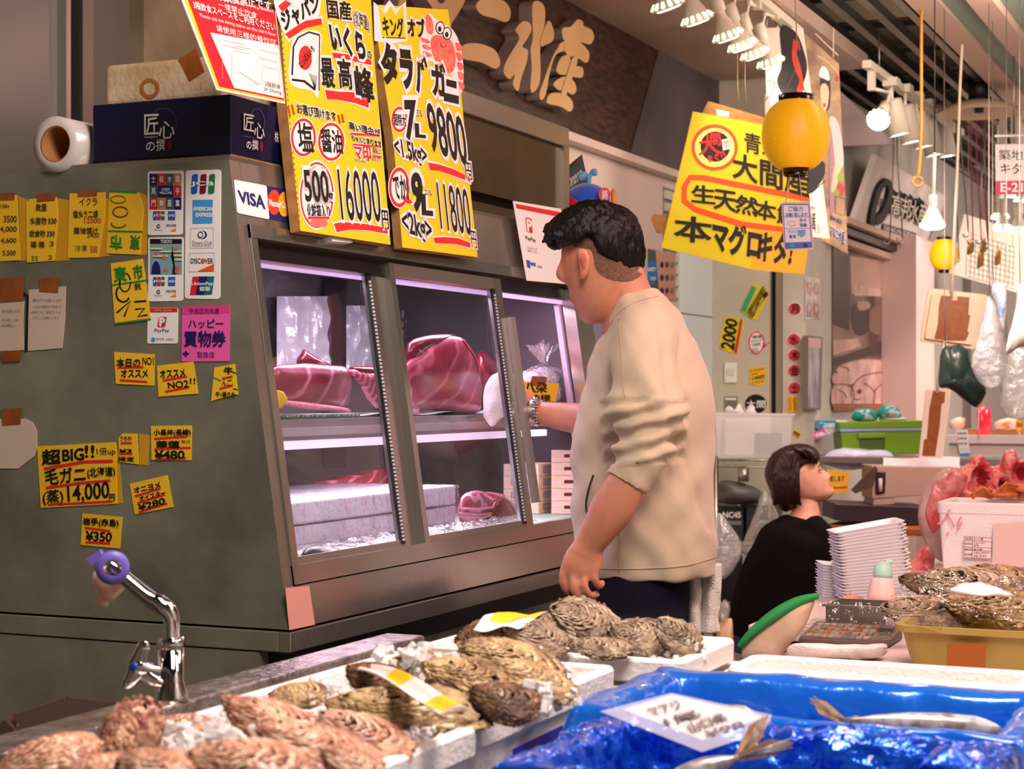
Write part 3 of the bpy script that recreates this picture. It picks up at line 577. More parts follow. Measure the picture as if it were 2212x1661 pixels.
wl([(-30, 640), (52, 650), (50, 700), (52, 756), (-30, 760)], 'white paper at the left edge under a wide brown tape square', [(-20, 602), (50, 598), (50, 650), (-20, 655)], texts=[('毎月のお知らせです', (4, 668, 44, 676), faint, 0), ('平成二年', (4, 688, 40, 694), faint, 0), ('お願い', (4, 700, 34, 706), faint, 0)], lines=[([(50, 632), (60, 640), (56, 760)], 5, ink)])
wl([(62, 626), (142, 618), (140, 690), (134, 752), (60, 758)], 'white paper sheet with four pencilled lines hanging from brown tape', [(85, 601), (127, 600), (125, 632), (85, 630)], texts=[('銀行の方へお願いします', (71, 645, 132, 652), faint, 0), ('一日の両替は十時まで', (71, 659, 132, 665), faint, 0), ('お釣りはご用意下さい', (68, 671, 132, 677), faint, 0), ('よろしくお願いします', (70, 683, 128, 689), faint, 0)])
wl([(-30, 905), (54, 904), (70, 912), (79, 930), (80, 968), (74, 985), (40, 1012), (0, 1012), (-30, 1008)], 'stained pale paper with a rounded torn edge above the large yellow sheet', [(3, 883), (45, 881), (44, 916), (5, 919)])
b = B(); b.slab(PS, [(2, 759), (45, 757), (44, 780), (5, 782)], .0005, tape_brown, off=.003); b.thing('packing_tape', 'loose brown tape square below the left white paper', 'tape')
# stickers on the header
b = B(); b.slab(LP, r_([(506, 388), (576, 401), (582, 474), (513, 460)], 4), .001, whitep, off=.001); b.text(LP, 'VISA', [(514, 411), (571, 424), (573, 451), (518, 436)], navy, .003, .03); b.thing('card_sticker', 'white sticker with blue capital lettering on the showcase header', 'sticker')
b = B(); b.slab(LP, [(574, 401), (634, 412), (640, 484), (581, 472)], .0008, navy, off=.0008); b.flat(LP, arc(592, 437, 14, 27), .0022, M('logo_red', (232, 60, 30), .5)); b.flat(LP, arc(614, 441, 13, 27), .0025, M('logo_amber', (246, 170, 20), .5)); b.text(LP, 'MasterCard', [(581, 430), (625, 438), (626, 452), (582, 444)], whitep, .003, .03)
b.flat(LP, [(617, 409), (633, 412), (639, 484), (625, 481)], .0028, whitep); b.thing('card_sticker', 'dark blue sticker with red and amber circles next to the white blue-lettered one', 'sticker')
# ---- PayPay stand (QR code left out)
lam = clear('glossy_laminate', gloss=.07, rough=.04)
b = B(); q = [(1109, 434), (1212, 451), (1222, 613), (1139, 606)]; b.slab(LP, q, .002, whitep, off=.02)
b.flat(LP, [(1114, 440), (1210, 458), (1211, 469), (1116, 450)], .0226, red); b.flat(LP, r_([(1135, 469), (1148, 472), (1151, 504), (1138, 500)], 3), .0228, red); b.text(LP, 'P', [(1138, 474), (1147, 476), (1149, 500), (1140, 498)], whitep, .0234, .05)
b.text(LP, 'PayPay', [(1135, 509), (1157, 515), (1158, 526), (1137, 520)], ink, .0228, .01); b.text(LP, 'こちらのコードを\n読み取って下さい', [(1138, 531), (1160, 536), (1161, 549), (1141, 544)], grey_ink, .0228); b.flat(LP, r_([(1137, 561), (1145, 563), (1146, 580), (1139, 577)], 2), .0228, blue); b.text(LP, '支付宝', [(1146, 565), (1157, 567), (1158, 575), (1147, 573)], blue, .0228, .02); b.text(LP, '加盟店', [(1160, 572), (1171, 574), (1172, 580), (1161, 578)], grey_ink, .0228)
b.thing('payment_stand', 'white payment card with a red P logo beside the man\'s hair', 'sign')
# ================= two big yellow price signs =================
z = Zm(580, 0, .33716); K, S_ = .09, .17
def T(b, t, x0, y0, x1, y1, mat=ink, bo=.03, s=S_, k=K, back=whitep, off=.0045, bb=.10): b.text(SP, t, z.q(x0, y0, x1, y1, s, k), mat, off, bo, back, bb)
def swoosh(b, pts, o=.002):
    e = z(pts); cx = sum(p[0] for p in e)/len(e); cy = sum(p[1] for p in e)/len(e)
    b.flat(SP, e, o, whitep); b.flat(SP, [(x+(cx-x)*.05, y+(cy-y)*.22) for x, y in e], o+.0006, red_ink)
def oval(b, cx, cy, rx, ry, o=.002, ring=.82, n=30):
    b.flat(SP, z(arc(cx, cy, rx*1.08, ry*1.06, n)), o, whitep); b.flat(SP, z(arc(cx, cy, rx, ry, n)), o+.0005, red_ink); b.flat(SP, z(arc(cx, cy, rx*ring, ry*ring*1.04, n)), o+.001, whitep)
SP = Pl(LP.p+LP.n*.03, LP.n); SP.os = .35
b = B(); b.slab(SP, z([(60, -60), (655, -40), (680, 400), (735, 1000), (782, 1568), (205, 1478), (120, 700)]), .02, yellow_card, card_brown, off=-.02)
for i in range(40): y = -30+37*i; x = 62+(205-62)*max(0, y)/1478; b.flat(SP, z([(x-3, y), (x+6, y), (x+6, y+14), (x-3, y+14)]), .0006, card_brown)
b.flat(SP, z(ccrom([(45, 60), (60, -20), (310, -40), (330, 60), (300, 120), (140, 230), (100, 215)], 4)), .0012, whitep)
swoosh(b, [(60, 40), (110, -10), (150, 20), (90, 90)], .0016); swoosh(b, [(100, 230), (170, 170), (240, 120), (345, 100), (350, 150), (240, 180), (130, 270)], .0016)
b.text(SP, 'ジャパン', z([(70, 80), (310, -40), (330, 70), (110, 200)]), ink, .004, .04)
T(b, '国産', 370, -5, 535, 130, s=.1); T(b, '(北海道)', 540, 60, 650, 215, s=.35, bo=.01); T(b, 'いくら', 388, 145, 625, 385, s=.3, bo=.05); T(b, 'の', 634, 325, 662, 378, bo=.02)
swoosh(b, [(400, 325), (500, 340), (665, 385), (668, 430), (560, 400), (410, 365)], .0018)
b.flat(SP, z(ccrom([(135, 370), (160, 250), (250, 195), (335, 215), (335, 330), (322, 610), (270, 580), (140, 535)], 4)), .0018, whitep)
b.line(SP, z([(152, 480), (160, 300), (190, 240), (260, 205), (328, 225)]), 3.5, .003, ink); b.line(SP, z([(328, 225), (324, 580)]), 2, .003, ink); b.line(SP, z([(150, 510), (230, 520), (300, 575)]), 5, .003, ink)
for i in range(5): b.line(SP, z([(300, 575), (262+i*12, 470+i*4)]), 1, .003, ink)
b.flat(SP, z(arc(236, 370, 42, 78)), .0028, red_ink); b.text(SP, 'にっぽんいち', z([(190, 400), (275, 285), (298, 320), (215, 440)]), ink, .0036, .03)
swoosh(b, [(355, 560), (440, 575), (545, 580), (650, 640), (650, 710), (560, 670), (430, 640), (368, 640)], .0018)
T(b, '最', 330, 372, 428, 560, s=.05, bo=.04); T(b, '高', 440, 372, 540, 572, s=.1, bo=.04); T(b, '峰', 546, 420, 682, 660, s=.2, bo=.05)
T(b, 'お選び頂けます', 178, 660, 440, 782, s=.22, bo=.02)
for a in ((125, 680, 140, 745), (150, 670, 165, 735), (447, 735, 460, 790), (470, 730, 483, 785)): b.line(SP, z([(a[0], a[1]), (a[2], a[3])]), 3.5, .003, red_ink)
oval(b, 224, 880, 80, 122); T(b, '塩', 182, 785, 292, 972, s=.05, bo=.03, back=None); oval(b, 402, 908, 84, 122); T(b, '醤油', 332, 822, 478, 985, s=.1, bo=.03, back=None)
T(b, '高い理由が', 512, 775, 722, 880, s=.25, bo=.02); T(b, 'ちゃんとあります', 530, 862, 728, 945, s=.22, bo=.02); swoosh(b, [(520, 845), (720, 865), (720, 880), (520, 860)], .003); swoosh(b, [(535, 915), (728, 935), (728, 950), (535, 930)], .003)
T(b, 'マ印', 548, 925, 660, 1030, red_ink, .05, s=.1); T(b, 'の', 665, 1000, 685, 1030, bo=.0); T(b, 'おしるし', 555, 1015, 625, 1042, bo=0); T(b, '美味しい\nイクラ', 668, 940, 728, 1040, s=.1, bo=0); swoosh(b, [(670, 990), (728, 1000), (728, 1012), (670, 1002)], .005)
oval(b, 310, 1250, 108, 212, ring=.9); b.flat(SP, z(arc(310, 1110, 70, 60)), .0026, red_ink); b.flat(SP, z(arc(320, 1430, 60, 28)), .0034, M('light_red_marker', (236, 110, 100), .6))
T(b, '500', 222, 1090, 392, 1295, s=.05, bo=.02, off=.005); T(b, 'g', 385, 1235, 418, 1312, bo=.02, off=.005); T(b, '化粧箱入り', 245, 1305, 398, 1405, s=.05, bo=.02, off=.005); swoosh(b, [(250, 1385), (395, 1385), (395, 1405), (250, 1405)], .006)
swoosh(b, [(410, 1425), (470, 1410), (640, 1430), (772, 1460), (775, 1510), (640, 1480), (520, 1475), (430, 1495)], .0018)
T(b, '16000', 440, 1082, 728, 1425, s=.06, bo=.004, bb=.05, off=.0045); T(b, '円', 724, 1345, 774, 1468, s=.1, bo=.02, off=.006)
sg1 = b.thing('price_sign', 'yellow cardboard price sign for ikura reading 16000, left of the pair', 'sign', 'big yellow price signs on the showcase')
SP = Pl(LP.p+LP.n*.034, LP.n); SP.os = .35
b = B(); b.slab(SP, z([(700, 260), (705, 30), (1100, 60), (1150, 60), (1235, 600), (1290, 1180), (1340, 1648), (858, 1585), (800, 900)]), .018, yellow_card, card_brown, off=-.018)
b.flat(SP, z([(678, 262), (672, 10), (730, 60), (775, 0), (820, 60), (880, 10), (890, 262), (790, 280)]), .0012, whitep); b.flat(SP, z([(730, 240), (705, 40), (748, 90), (785, 40), (815, 95), (862, 30), (880, 245)]), .0018, yellow_card); b.line(SP, z([(730, 240), (880, 245)]), 2, .0024, ink)
T(b, 'キング', 728, 105, 872, 240, s=.1, back=None); T(b, 'オブ', 886, 110, 1008, 240, s=.12)
crab = M('crab_red_crayon', (226, 84, 70), .6, var=(240, 130, 110), vs=60)
def blob(pts, o, m=crab): b.flat(SP, z(ccrom(pts, 4)), o, m)
blob([(1020, 90), (1060, 110), (1085, 130), (1180, 190), (1230, 300), (1250, 460), (1235, 600), (1190, 500), (1060, 400), (990, 380), (965, 290), (990, 200)], .001, whitep)
blob([(1018, 90), (1050, 130), (1058, 200), (1040, 222), (1015, 200), (1008, 140)], .0022); blob([(1045, 240), (1100, 225), (1170, 260), (1200, 350), (1190, 440), (1150, 470), (1090, 420), (1045, 330)], .0018)
for x, y in ((1010, 258), (1018, 300), (1022, 345)): blob([(x-32, y-16), (x, y-10), (x+28, y+12), (x, y+20), (x-28, y+6)], .002)
for i in range(5): y = 300+62*i; blob([(1196+i*5, y-24), (1226+i*5, y-20), (1240+i*4, y+14), (1212+i*5, y+28)], .002)
for x, y in ((1100, 178), (1145, 214)): b.flat(SP, z(arc(x, y, 30, 42)), .0026, ink); b.flat(SP, z(arc(x, y, 24, 35)), .003, whitep); b.flat(SP, z(arc(x-3, y+8, 11, 18)), .0034, ink)
b.line(SP, z([(1100, 275), (1112, 300), (1128, 302), (1138, 288)]), 1.4, .003, ink)
T(b, 'タ', 720, 285, 832, 532, bo=.06, s=.1); T(b, 'ラ', 840, 328, 932, 560, bo=.06, s=.1); T(b, 'バ', 935, 368, 1028, 592, bo=.06, s=.15); T(b, 'ガ', 1042, 408, 1142, 615, bo=.05, s=.15)
b.flat(SP, z([(1115, 480), (1215, 500), (1228, 690), (1115, 660)]), .002, whitep); b.flat(SP, z([(1140, 506), (1205, 522), (1205, 568), (1140, 548)]), .004, ink); b.flat(SP, z([(1122, 592), (1220, 615), (1220, 668), (1124, 645)]), .004, ink)
oval(b, 840, 765, 52, 82, ring=.75); T(b, '超特大', 800, 725, 884, 810, s=.1, bo=.03, back=None); T(b, '7', 876, 655, 945, 880, s=.0, bo=.045, k=.04); T(b, 'L', 944, 795, 1002, 880, s=.1, bo=.05, k=.04); T(b, 'エル', 948, 700, 988, 752, s=.1, bo=0)
T(b, '9800', 1008, 655, 1280, 1062, s=.38, bo=.018, bb=.06); T(b, '円', 1256, 1035, 1308, 1155, bo=.01, s=.2); swoosh(b, [(1015, 1025), (1090, 1040), (1190, 1080), (1300, 1150), (1300, 1185), (1190, 1135), (1090, 1090), (1030, 1085)], .0018)
T(b, '<1.5kg>', 800, 880, 1025, 1090, s=.28, bo=.02)
oval(b, 838, 1200, 66, 128, ring=.78); b.flat(SP, z([(880, 1300), (930, 1300), (895, 1270)]), .003, red_ink); T(b, 'でか!', 795, 1120, 900, 1280, s=.1, bo=.03, back=None)
T(b, '9', 916, 1115, 990, 1340, s=.05, bo=.045, k=.06); T(b, 'L', 985, 1250, 1048, 1375, s=.1, bo=.05, k=.04); T(b, 'エル', 1000, 1210, 1048, 1255, bo=0)
T(b, '11800', 1075, 1165, 1305, 1512, s=.2, bo=.004, bb=.05); T(b, '円', 1295, 1475, 1338, 1592, bo=.01, s=.2); swoosh(b, [(1050, 1515), (1130, 1510), (1220, 1520), (1300, 1560), (1300, 1600), (1210, 1570), (1060, 1560)], .0018); T(b, '<2kg>', 848, 1345, 1058, 1585, s=.3, bo=.02)
b.thing('price_sign', 'yellow price sign with a crab drawing reading 9800 and 11800, right of the pair', 'sign', 'big yellow price signs on the showcase')
b = B(); b.slab(SP, z([(400, 1515), (530, 1535), (540, 1555), (410, 1545)]), .024, whitep, off=-.06); b.thing('shelf_clip', 'small white clip under the ikura sign', 'clip')
# ---- red notice
PN = plX(-1.50); b = B(); q = [(377, -40), (596, 26), (616, 224), (468, 194)]
b.slab(PN, q, .002, whitep); b.flat(PN, [(384, -40), (595, 24), (615, 220), (470, 190)], .0024, yellow_card); b.flat(PN, [(392, -40), (594, 22), (614, 216), (474, 187)], .0028, red)
b.flat(PN, [(454, 70), (601, 98), (613, 212), (506, 190)], .0032, whitep); zr = Zm(0, 0, .29837)
for t, qd, bo in (('フロアは飲食禁止です', [(1380, -120), (1960, 10), (1965, 80), (1400, -30)], .02), ('Eating on the first floor is prohibited', [(1560, -30), (1975, 70), (1978, 98), (1570, 0)], 0), ('一楼禁止饮食', [(1575, 10), (1860, 90), (1860, 138), (1585, 55)], 0), ('3階飲食スペースをご利用ください', [(1392, 5), (1990, 165), (1995, 230), (1405, 62)], .03), ('Please use the dining space on the third floor', [(1445, 95), (1996, 240), (2000, 272), (1455, 130)], 0), ('请使用三楼的餐饮区', [(1560, 175), (2000, 290), (2005, 340), (1570, 225)], 0)): b.text(PN, t, zr(qd), whitep, .0036, bo)
for x, y, w_, h_ in ((1620, 290, 150, 70), (1700, 330, 110, 60), (1880, 360, 130, 90), (1900, 480, 120, 130), (1610, 380, 70, 200)): b.line(PN, zr(sl(x, y, x+w_, y+h_, .22)), .8, .0038, M('map_pale_red', (214, 150, 140), .6), True)
b.line(PN, zr([(1730, 520), (1880, 615)]), .7, .0038, red); b.text(PN, '3階飲食\n3F Dining', zr(sl(1912, 590, 2040, 690, .2)), grey_ink, .0038)
b.thing('notice_board', 'red and white dining notice hanging over the navy box', 'sign')
# ================= on top of the showcase =================
c = P(119, 311, 2.98); r = 60/3780*2.98; roll = empty('plastic_wrap_roll', (c.x, c.y+.15, c.z-r), 'large roll of clear plastic film lying on the showcase beside the navy box', 'roll')
b = B(); wrapm = M('wound_clear_film', (222, 214, 208), .25, coat=.5); b.lathe((c.x, c.y, c.z), [(r*.66, 0), (r, 0), (r, .3), (r*.66, .3)], wrapm, 40, (0, 1, 0), False); b.obj('wound_film', roll)
b = B(); b.lathe((c.x, c.y, c.z), [(r*.6, .29), (r*.6, .001), (r*.68, .001), (r*.68, .29)], M('cardboard_core', (172, 116, 66), .8), 40, (0, 1, 0), False); b.poly([V((c.x+r*.6*math.cos(t*.25), c.y+.28, c.z+r*.6*math.sin(t*.25))) for t in range(25)], black); b.obj('core', roll)
YN = Y1+.012; pn = plY(YN); navyb = M('navy_glossy_carton', (13, 13, 50), .3); silver = M('silver_print', (214, 210, 206), .4)
c0, c1, c2 = pn.at(200, 349), pn.at(498, 332), pn.at(498, 203); xr = c1.x
nb = empty('gift_carton', ((c0.x+xr)/2, YN+.2, HT+.008), 'navy blue carton with silver brush characters on top of the showcase', 'box')
b = B(); b.box(c0.x, xr, YN, YN+.42, c1.z, c2.z, navyb); bev(b.obj('body', nb), .002)
b = B(); b.box(c0.x+.006, xr-.002, YN+.004, YN+.41, HT+.008, c1.z, M('kraft_lower_tray', (176, 128, 62), .6)); b.obj('tray', nb)
z = Zm(0, 0, .29837); px_ = plX(xr)
for pl, o, its, ac, rr in ((pn, .0012, (('匠', 1045, 830, 1150, 970), ('心', 1150, 880, 1265, 1000), ('の', 1058, 1030, 1120, 1090), ('撰', 1130, 1010, 1195, 1090)), (1185, 885, 95, 100), (1205, 1010, 1250, 1090)),
                           (px_, .0012, (('匠', 1765, 820, 1840, 955), ('心', 1840, 885, 1915, 1010), ('の', 1785, 1020, 1820, 1080), ('撰', 1825, 1010, 1870, 1090)), (1860, 885, 55, 100), (1880, 1020, 1905, 1100))):
    b = B()
    for t, x0, y0, x1, y1 in its: b.text(pl, t, z.q(x0, y0, x1, y1, -.05 if pl is pn else .2), silver, o, .015)
    b.line(pl, z(arc(ac[0], ac[1], ac[2], ac[3], 20, 190, 400)), 1, o, M('violet_print', (90, 80, 120), .5)); b.flat(pl, z(arc((rr[0]+rr[2])/2, (rr[1]+rr[3])/2, (rr[2]-rr[0])/2, (rr[3]-rr[1])/2)), o, M('seal_red_print', (110, 20, 50), .5))
    b.text(pl, 'Takumigokoro', z.q(its[0][1], 985, its[0][1]+95, 1000, -.05 if pl is pn else .2), silver, o)
    b.obj('front_print' if pl is pn else 'side_print', nb)
b = B(); b.text(px_, '株式会社', z.q(1988, 950, 2120, 1060, .25), silver, .0012, .012); b.obj('company_print', nb)
b = B(); pf_ = plY(Y1+.05); a, d = pf_.at(223, 225), pf_.at(223, 140); e_ = pf_.at(480, 140)
b.box(a.x, min(e_.x, xr-.01), Y1+.05, Y1+.36, c2.z+.001, d.z, M('aged_styrofoam', (214, 190, 160), .6, var=(186, 156, 120), vs=14, bump=.2, bs=120)); fb = bev(b.thing('styrofoam_box', 'beige worn styrofoam box on the navy carton', 'box'), .012, 4)
b = B(); z1 = Zm(0, 0, .29837); b.slab(pf_, z1([(1290, 430), (1420, 345), (1480, 520), (1370, 592)]), .0006, tape_brown); b.obj('tape', fb)
b = B(); b.line(pf_, z1(arc(1082, 640, 58, 60, 24)), 8, .001, M('brown_ring_stain', (160, 96, 40), .7), True); b.obj('stain', fb)
# black carton, plush hat and wooden pestle behind the man's head
XQ = -1.86
def onh(px, py, x): return PXc(px, py, x)
pk = plX(XQ); k0 = pk.at(1219, 372); b = B()
pk2 = plF(4.8); b.slab(pk2, [(1205, 400), (1257, 333), (1286, 466), (1205, 464)], .02, M('black_carton', (34, 30, 26), .5)); b.slab(pk2, [(1200, 396), (1207, 375), (1257, 333), (1205, 400)], .018, M('black_carton_edge', (60, 54, 44), .6), off=-.03)
b.text(pk2, '株式会社', [(1222, 402), (1252, 380), (1254, 388), (1225, 410)], silver, .021, .02); b.text(pk2, '築地魚市場', [(1230, 386), (1256, 366), (1258, 374), (1233, 394)], silver, .021, .03); b.thing('dark_carton', 'dark carton with white characters leaning behind the cooler housing', 'box')
zh = 4.62; ph = plF(zh); hat = empty('plush_hat', P(1268, 470, zh), 'blue plush hat with two light-blue sprouts and a red brim behind the man\'s head', 'hat')
b = B(); pillow(b, ph, [(1219, 424), (1232, 408), (1258, 396), (1285, 398), (1308, 412), (1318, 436), (1300, 470), (1240, 470)], .05, .05, M('blue_plush', (30, 80, 190), .9, sheen=.5, bump=.3, bs=200)); b.obj('crown', hat)
b = B(); pillow(b, ph, [(1215, 420), (1224, 418), (1232, 430), (1275, 438), (1312, 434), (1318, 470), (1216, 474)], .062, .055, M('red_felt', (186, 26, 34), .9)); b.obj('brim', hat)
lb = M('light_blue_plush', (96, 170, 196), .9, sheen=.4); b = B(); f_ = lambda q: [P(x, y, zh) for x, y in crom(q, 5)]
for q in ([(1272, 404), (1272, 386), (1264, 377), (1250, 388)], [(1272, 404), (1273, 384), (1279, 374), (1290, 371)]): b.tube(f_(q), [.006]*10+[.008, .010, .011, .010, .009, .006], lb, 10)
b.obj('sprouts', hat)
b = B(); b.slab(ph, arc(1306, 420, 13, 15, 20), .004, red, off=.06); b.text(ph, '鮪', (1300, 410, 1313, 430), silver, .065, .03); b.obj('badge', hat)
b = B(); c = P(1326, 455, zh-.02); b.lathe(c, [(.008, -.04), (.008, .008), (.0065, .012), (.008, .016), (.008, .052), (.004, .053), (.004, .058)], M('bamboo', (206, 150, 76), .5), 14); b.thing('bamboo_stick', 'short bamboo handle standing beside the blue plush hat', 'stick')
b = B(); hb2 = P(1268, 473, zh).z; b.box(-2.38, -1.69, 4.14, 4.6, hb2-.03, hb2, M('white_shelf_board', (206, 196, 186), .5)); b.thing('wall_shelf', 'white shelf board behind the man\'s head carrying the plush hat', 'shelf')
# ================= inside the showcase =================
HS = HS1; HFl = HB-.012
tuna = banded('tuna_flesh', (150, 30, 74), (214, 130, 160), 5, 4, (.5, .5, .9), lo=.9, hi=.99); tuna_dark = banded('tuna_dark_flesh', (128, 24, 54), (190, 96, 120), 22, 4, (0, 1, .4), lo=.8); tuna_deep = M('deep_red_tuna', (120, 18, 44), .25, var=(96, 14, 34), vs=30, coat=.4)
tuna_pale = banded('pale_tuna_belly', (188, 64, 104), (236, 176, 196), 26, 2.0, (0, .3, .7), lo=.6, hi=.9); fatty = M('pink_fat_rim', (240, 160, 186), .4, var=(226, 120, 156), vs=60, bump=.3, bs=90)
px1 = plX(-1.69)
t1 = empty('tuna_block', px1.at(668, 885), 'long tuna block with a pale rim, left on the showcase shelf', 'fish', 'tuna pieces in the showcase')
b = B(); n0 = [(585, 796), (640, 786), (700, 788), (754, 796), (758, 840), (748, 878), (690, 882), (612, 866), (588, 840)]
pillow(b, px1, n0, .02, .16, tuna, 4, 3, .004, 30); b.obj('flesh', t1)
b = B(); pillow(b, plX(-1.675), [(612, 864), (690, 872), (752, 882), (752, 892), (690, 887), (610, 877)], .012, .03, fatty, 4, 2); b.obj('rim', t1)
b = B(); pillow(b, plX(-1.74), [(640, 790), (652, 760), (658, 755), (690, 775), (716, 790)], .03, .05, tuna_deep, 3, 2); b.obj('trimming', t1)
t2 = empty('tuna_block', px1.at(820, 885), 'tuna belly slice with ladder-like sinews, behind the middle door stile', 'fish', 'tuna pieces in the showcase')
b = B(); pillow(b, px1, [(752, 800), (800, 802), (842, 818), (880, 826), (908, 800), (908, 884), (860, 886), (806, 874), (780, 834)], .014, .07, tuna_pale, 4, 3, .003, 40); b.obj('flesh', t2)
b = B(); b.line(plX(-1.672), [(784, 834), (796, 858), (812, 876), (860, 886), (905, 888)], 9, .004, fatty); pillow(b, plX(-1.71), [(752, 794), (800, 790), (850, 806), (838, 820), (780, 806)], .03, .06, tuna_deep, 3, 2); b.obj('rim', t2)
t3 = empty('tuna_block', px1.at(970, 885), 'biggest tuna quarter with curved grain lines, right on the showcase shelf', 'fish', 'tuna pieces in the showcase')
b = B(); big = banded('tuna_cut_face', (176, 46, 84), (214, 110, 136), 9, 3, (.6, .2, .5), lo=.86, hi=.99)
pillow(b, px1, [(872, 792), (914, 756), (950, 732), (985, 726), (1012, 742), (1036, 786), (1042, 840), (1036, 884), (1000, 889), (940, 884), (880, 878), (866, 840)], .018, .16, big, 5, 3, .004, 30); b.obj('flesh', t3)
b = B()
pillow(b, plX(-1.70), [(880, 742), (915, 726), (950, 722), (985, 724), (960, 738), (914, 762), (880, 790)], .02, .1, tuna_deep, 3, 2)
b.line(plX(-1.668), crom([(872, 806), (890, 786), (912, 772), (916, 762), (905, 756)], 4), 4, .002, fatty); b.line(plX(-1.668), crom([(1000, 736), (1028, 780), (1038, 840), (1034, 880)], 4), 3, .002, tuna_deep); b.obj('dark_meat', t3)
b = B(); pillow(b, plX(-1.80), [(1030, 760), (1060, 768), (1090, 800), (1096, 840), (1080, 884), (1040, 886), (1028, 820)], .04, .08, tuna_deep, 4, 3, .01, 25); b.thing('tuna_offcut', 'dark red tuna offcut behind the hand in the showcase', 'fish', 'tuna pieces in the showcase')
pap = M('greenish_white_paper', (206, 218, 222), .6); b = B(); ya, yb = px1.at(600, 890).y, px1.at(1080, 890).y
b.grid(lambda u, v: V((-1.655-.38*v, ya+(yb-ya)*u, HS+.0015+.003*math.sin(u*21)*(1-v)+(.004 if v < .2 else 0))), 40, 6, pap); b.thing('lining_paper', 'pale paper sheet under the tuna on the showcase shelf', 'paper')
b = B(); pillow(b, plX(-1.645), [(598, 842), (612, 846), (622, 862), (608, 884), (598, 880)], .003, .003, yellow_note, 3, 1); b.thing('price_tag', 'wrapped yellow tag against the left frame inside the showcase', 'tag')
b = B()
for i in range(60): x = PXc(604+3*i, 900, -1.64); b.obox(V((-1.645-.02*random.random(), x.y, HS+.003)), V((.009, 0, 0)), V((0, .004, .002)), V((0, 0, .003)), M('green_plastic_grass', (30, 74, 44), .6))
b.thing('plastic_grass', 'dark green plastic leaf strip along the left shelf edge', 'garnish').__setitem__('kind', 'stuff')
# ice bag with a taped label
zi = -1.63; pi_ = plX(zi); ib = empty('ice_bag', pi_.at(1180, 884), 'tied clear bag of ice with a yellow label, right end of the showcase shelf', 'bag')
b = B(); ice_in = M('packed_ice', (226, 222, 236), .25, var=(190, 184, 204), vs=40, bump=.9, bs=50, coat=.6); pillow(b, pi_, [(1112, 870), (1110, 840), (1124, 810), (1160, 794), (1200, 794), (1236, 816), (1254, 860), (1240, 884), (1130, 886)], .05, .06, ice_in, 6, 3, .008, 30); b.obj('ice', ib)
b = B(); pillow(b, pi_, [(1108, 872), (1105, 838), (1120, 806), (1158, 790), (1170, 778), (1182, 790), (1204, 791), (1240, 812), (1259, 862), (1242, 887), (1126, 889)], .056, .064, film, 6, 3, .014, 40)
for k in range(9):
    a0 = 1140+9*k+random.uniform(-3, 3); b.add([pi_.at(1172+k*1.2, 788, .01), pi_.at(a0-8, 745+random.uniform(-8, 14), random.uniform(-.02, .03)), pi_.at(a0+10, 736+random.uniform(-4, 20), random.uniform(-.02, .03)), pi_.at(1174+k, 770, .012)], [(0, 1, 2, 3)], film_milky, True)
b.obj('bag_film', ib)
pl_ = plX(zi+.065); b = B(); b.slab(pl_, [(1124, 824), (1208, 828), (1200, 867), (1120, 864)], .001, yellow_note); b.text(pl_, '八朶', (1134, 826, 1182, 848), ink, .002, .03); b.text(pl_, '鮪様', (1144, 852, 1190, 866), ink, .002, .02); b.slab(pl_, [(1150, 812), (1182, 814), (1178, 834), (1144, 832)], .0005, tape_brown, off=.0018); b.obj('label', ib)
# bottom of the showcase
px2 = plX(-1.66); styw = M('white_foam_carton', (206, 200, 210), .5)
b0, b1 = PXc(620, 1150, -1.66), PXc(985, 1150, -1.66); ye_ = PXc(990, 1080, -1.86).y
hgt = [PXc(800, y, -1.66).z for y in (1206, 1158, 1114, 1066)]
for k in range(3):
    b = B(); ya = b0.y; yb = b1.y; b.box(-1.98, -1.66, ya, yb, max(hgt[k], HFl+.001)+.001, hgt[k+1]-.002, styw); o = bev(b.thing('foam_carton', ('lowest white film-wrapped carton of the stack at the bottom of the showcase', 'middle white film-wrapped carton of the stack in the showcase', 'topmost white film-wrapped carton of the stack in the showcase')[k], 'box', 'film-wrapped white cartons in the showcase'), .004)
    b = B(); b.box(-1.983, -1.655, ya-.003, yb+.004, max(hgt[k], HFl+.001)+.001, hgt[k+1]-.0005, film); o2 = b.obj('film_wrap', o)
b = B(); ya2, yb2 = PXc(625, 1210, -1.60).y, PXc(880, 1190, -1.60).y
b.grid(lambda u, v: V((-1.56-.09*v, ya2+(yb2-ya2)*u, HFl+.006+.010*v+.012*nz((u*9, v*5, 3), 1))), 36, 10, film_milky); b.thing('plastic_sheet', 'crumpled clear sheet in front of the white cartons in the showcase', 'plastic sheet')
b = B(); pillow(b, plX(-1.575), [(650, 1200), (665, 1184), (690, 1180), (712, 1190), (722, 1206), (660, 1214)], .02, .02, M('dark_seaweed', (22, 52, 52), .4), 4, 3, .006, 40); pillow(b, plX(-1.575), [(730, 1200), (760, 1188), (800, 1186), (840, 1190), (846, 1194), (740, 1206)], .015, .02, M('dark_seaweed', (22, 52, 52), .4), 4, 3, .006, 40); b.thing('seaweed', 'dark green leaf bundle at the lower left corner of the showcase', 'seaweed')
b = B(); pillow(b, plX(-2.0), [(625, 1058), (680, 1040), (760, 1022), (830, 1008), (866, 1006), (868, 1050), (740, 1066), (630, 1068)], .05, .06, banded('ribbed_red_tuna', (150, 20, 50), (232, 120, 150), 10, 1.5, (0, 1.0, 0.35), lo=.84, hi=.95), 4, 3, .006, 25); b.thing('tuna_loin', 'long red tuna loin with pale rib lines behind the white cartons', 'fish', 'tuna pieces in the showcase')
pt = plX(-1.665); tc = empty('tuna_chunk', pt.at(1060, 1150), 'purple-red tuna chunk with a net-marked top at the bottom of the showcase', 'fish', 'tuna pieces in the showcase')
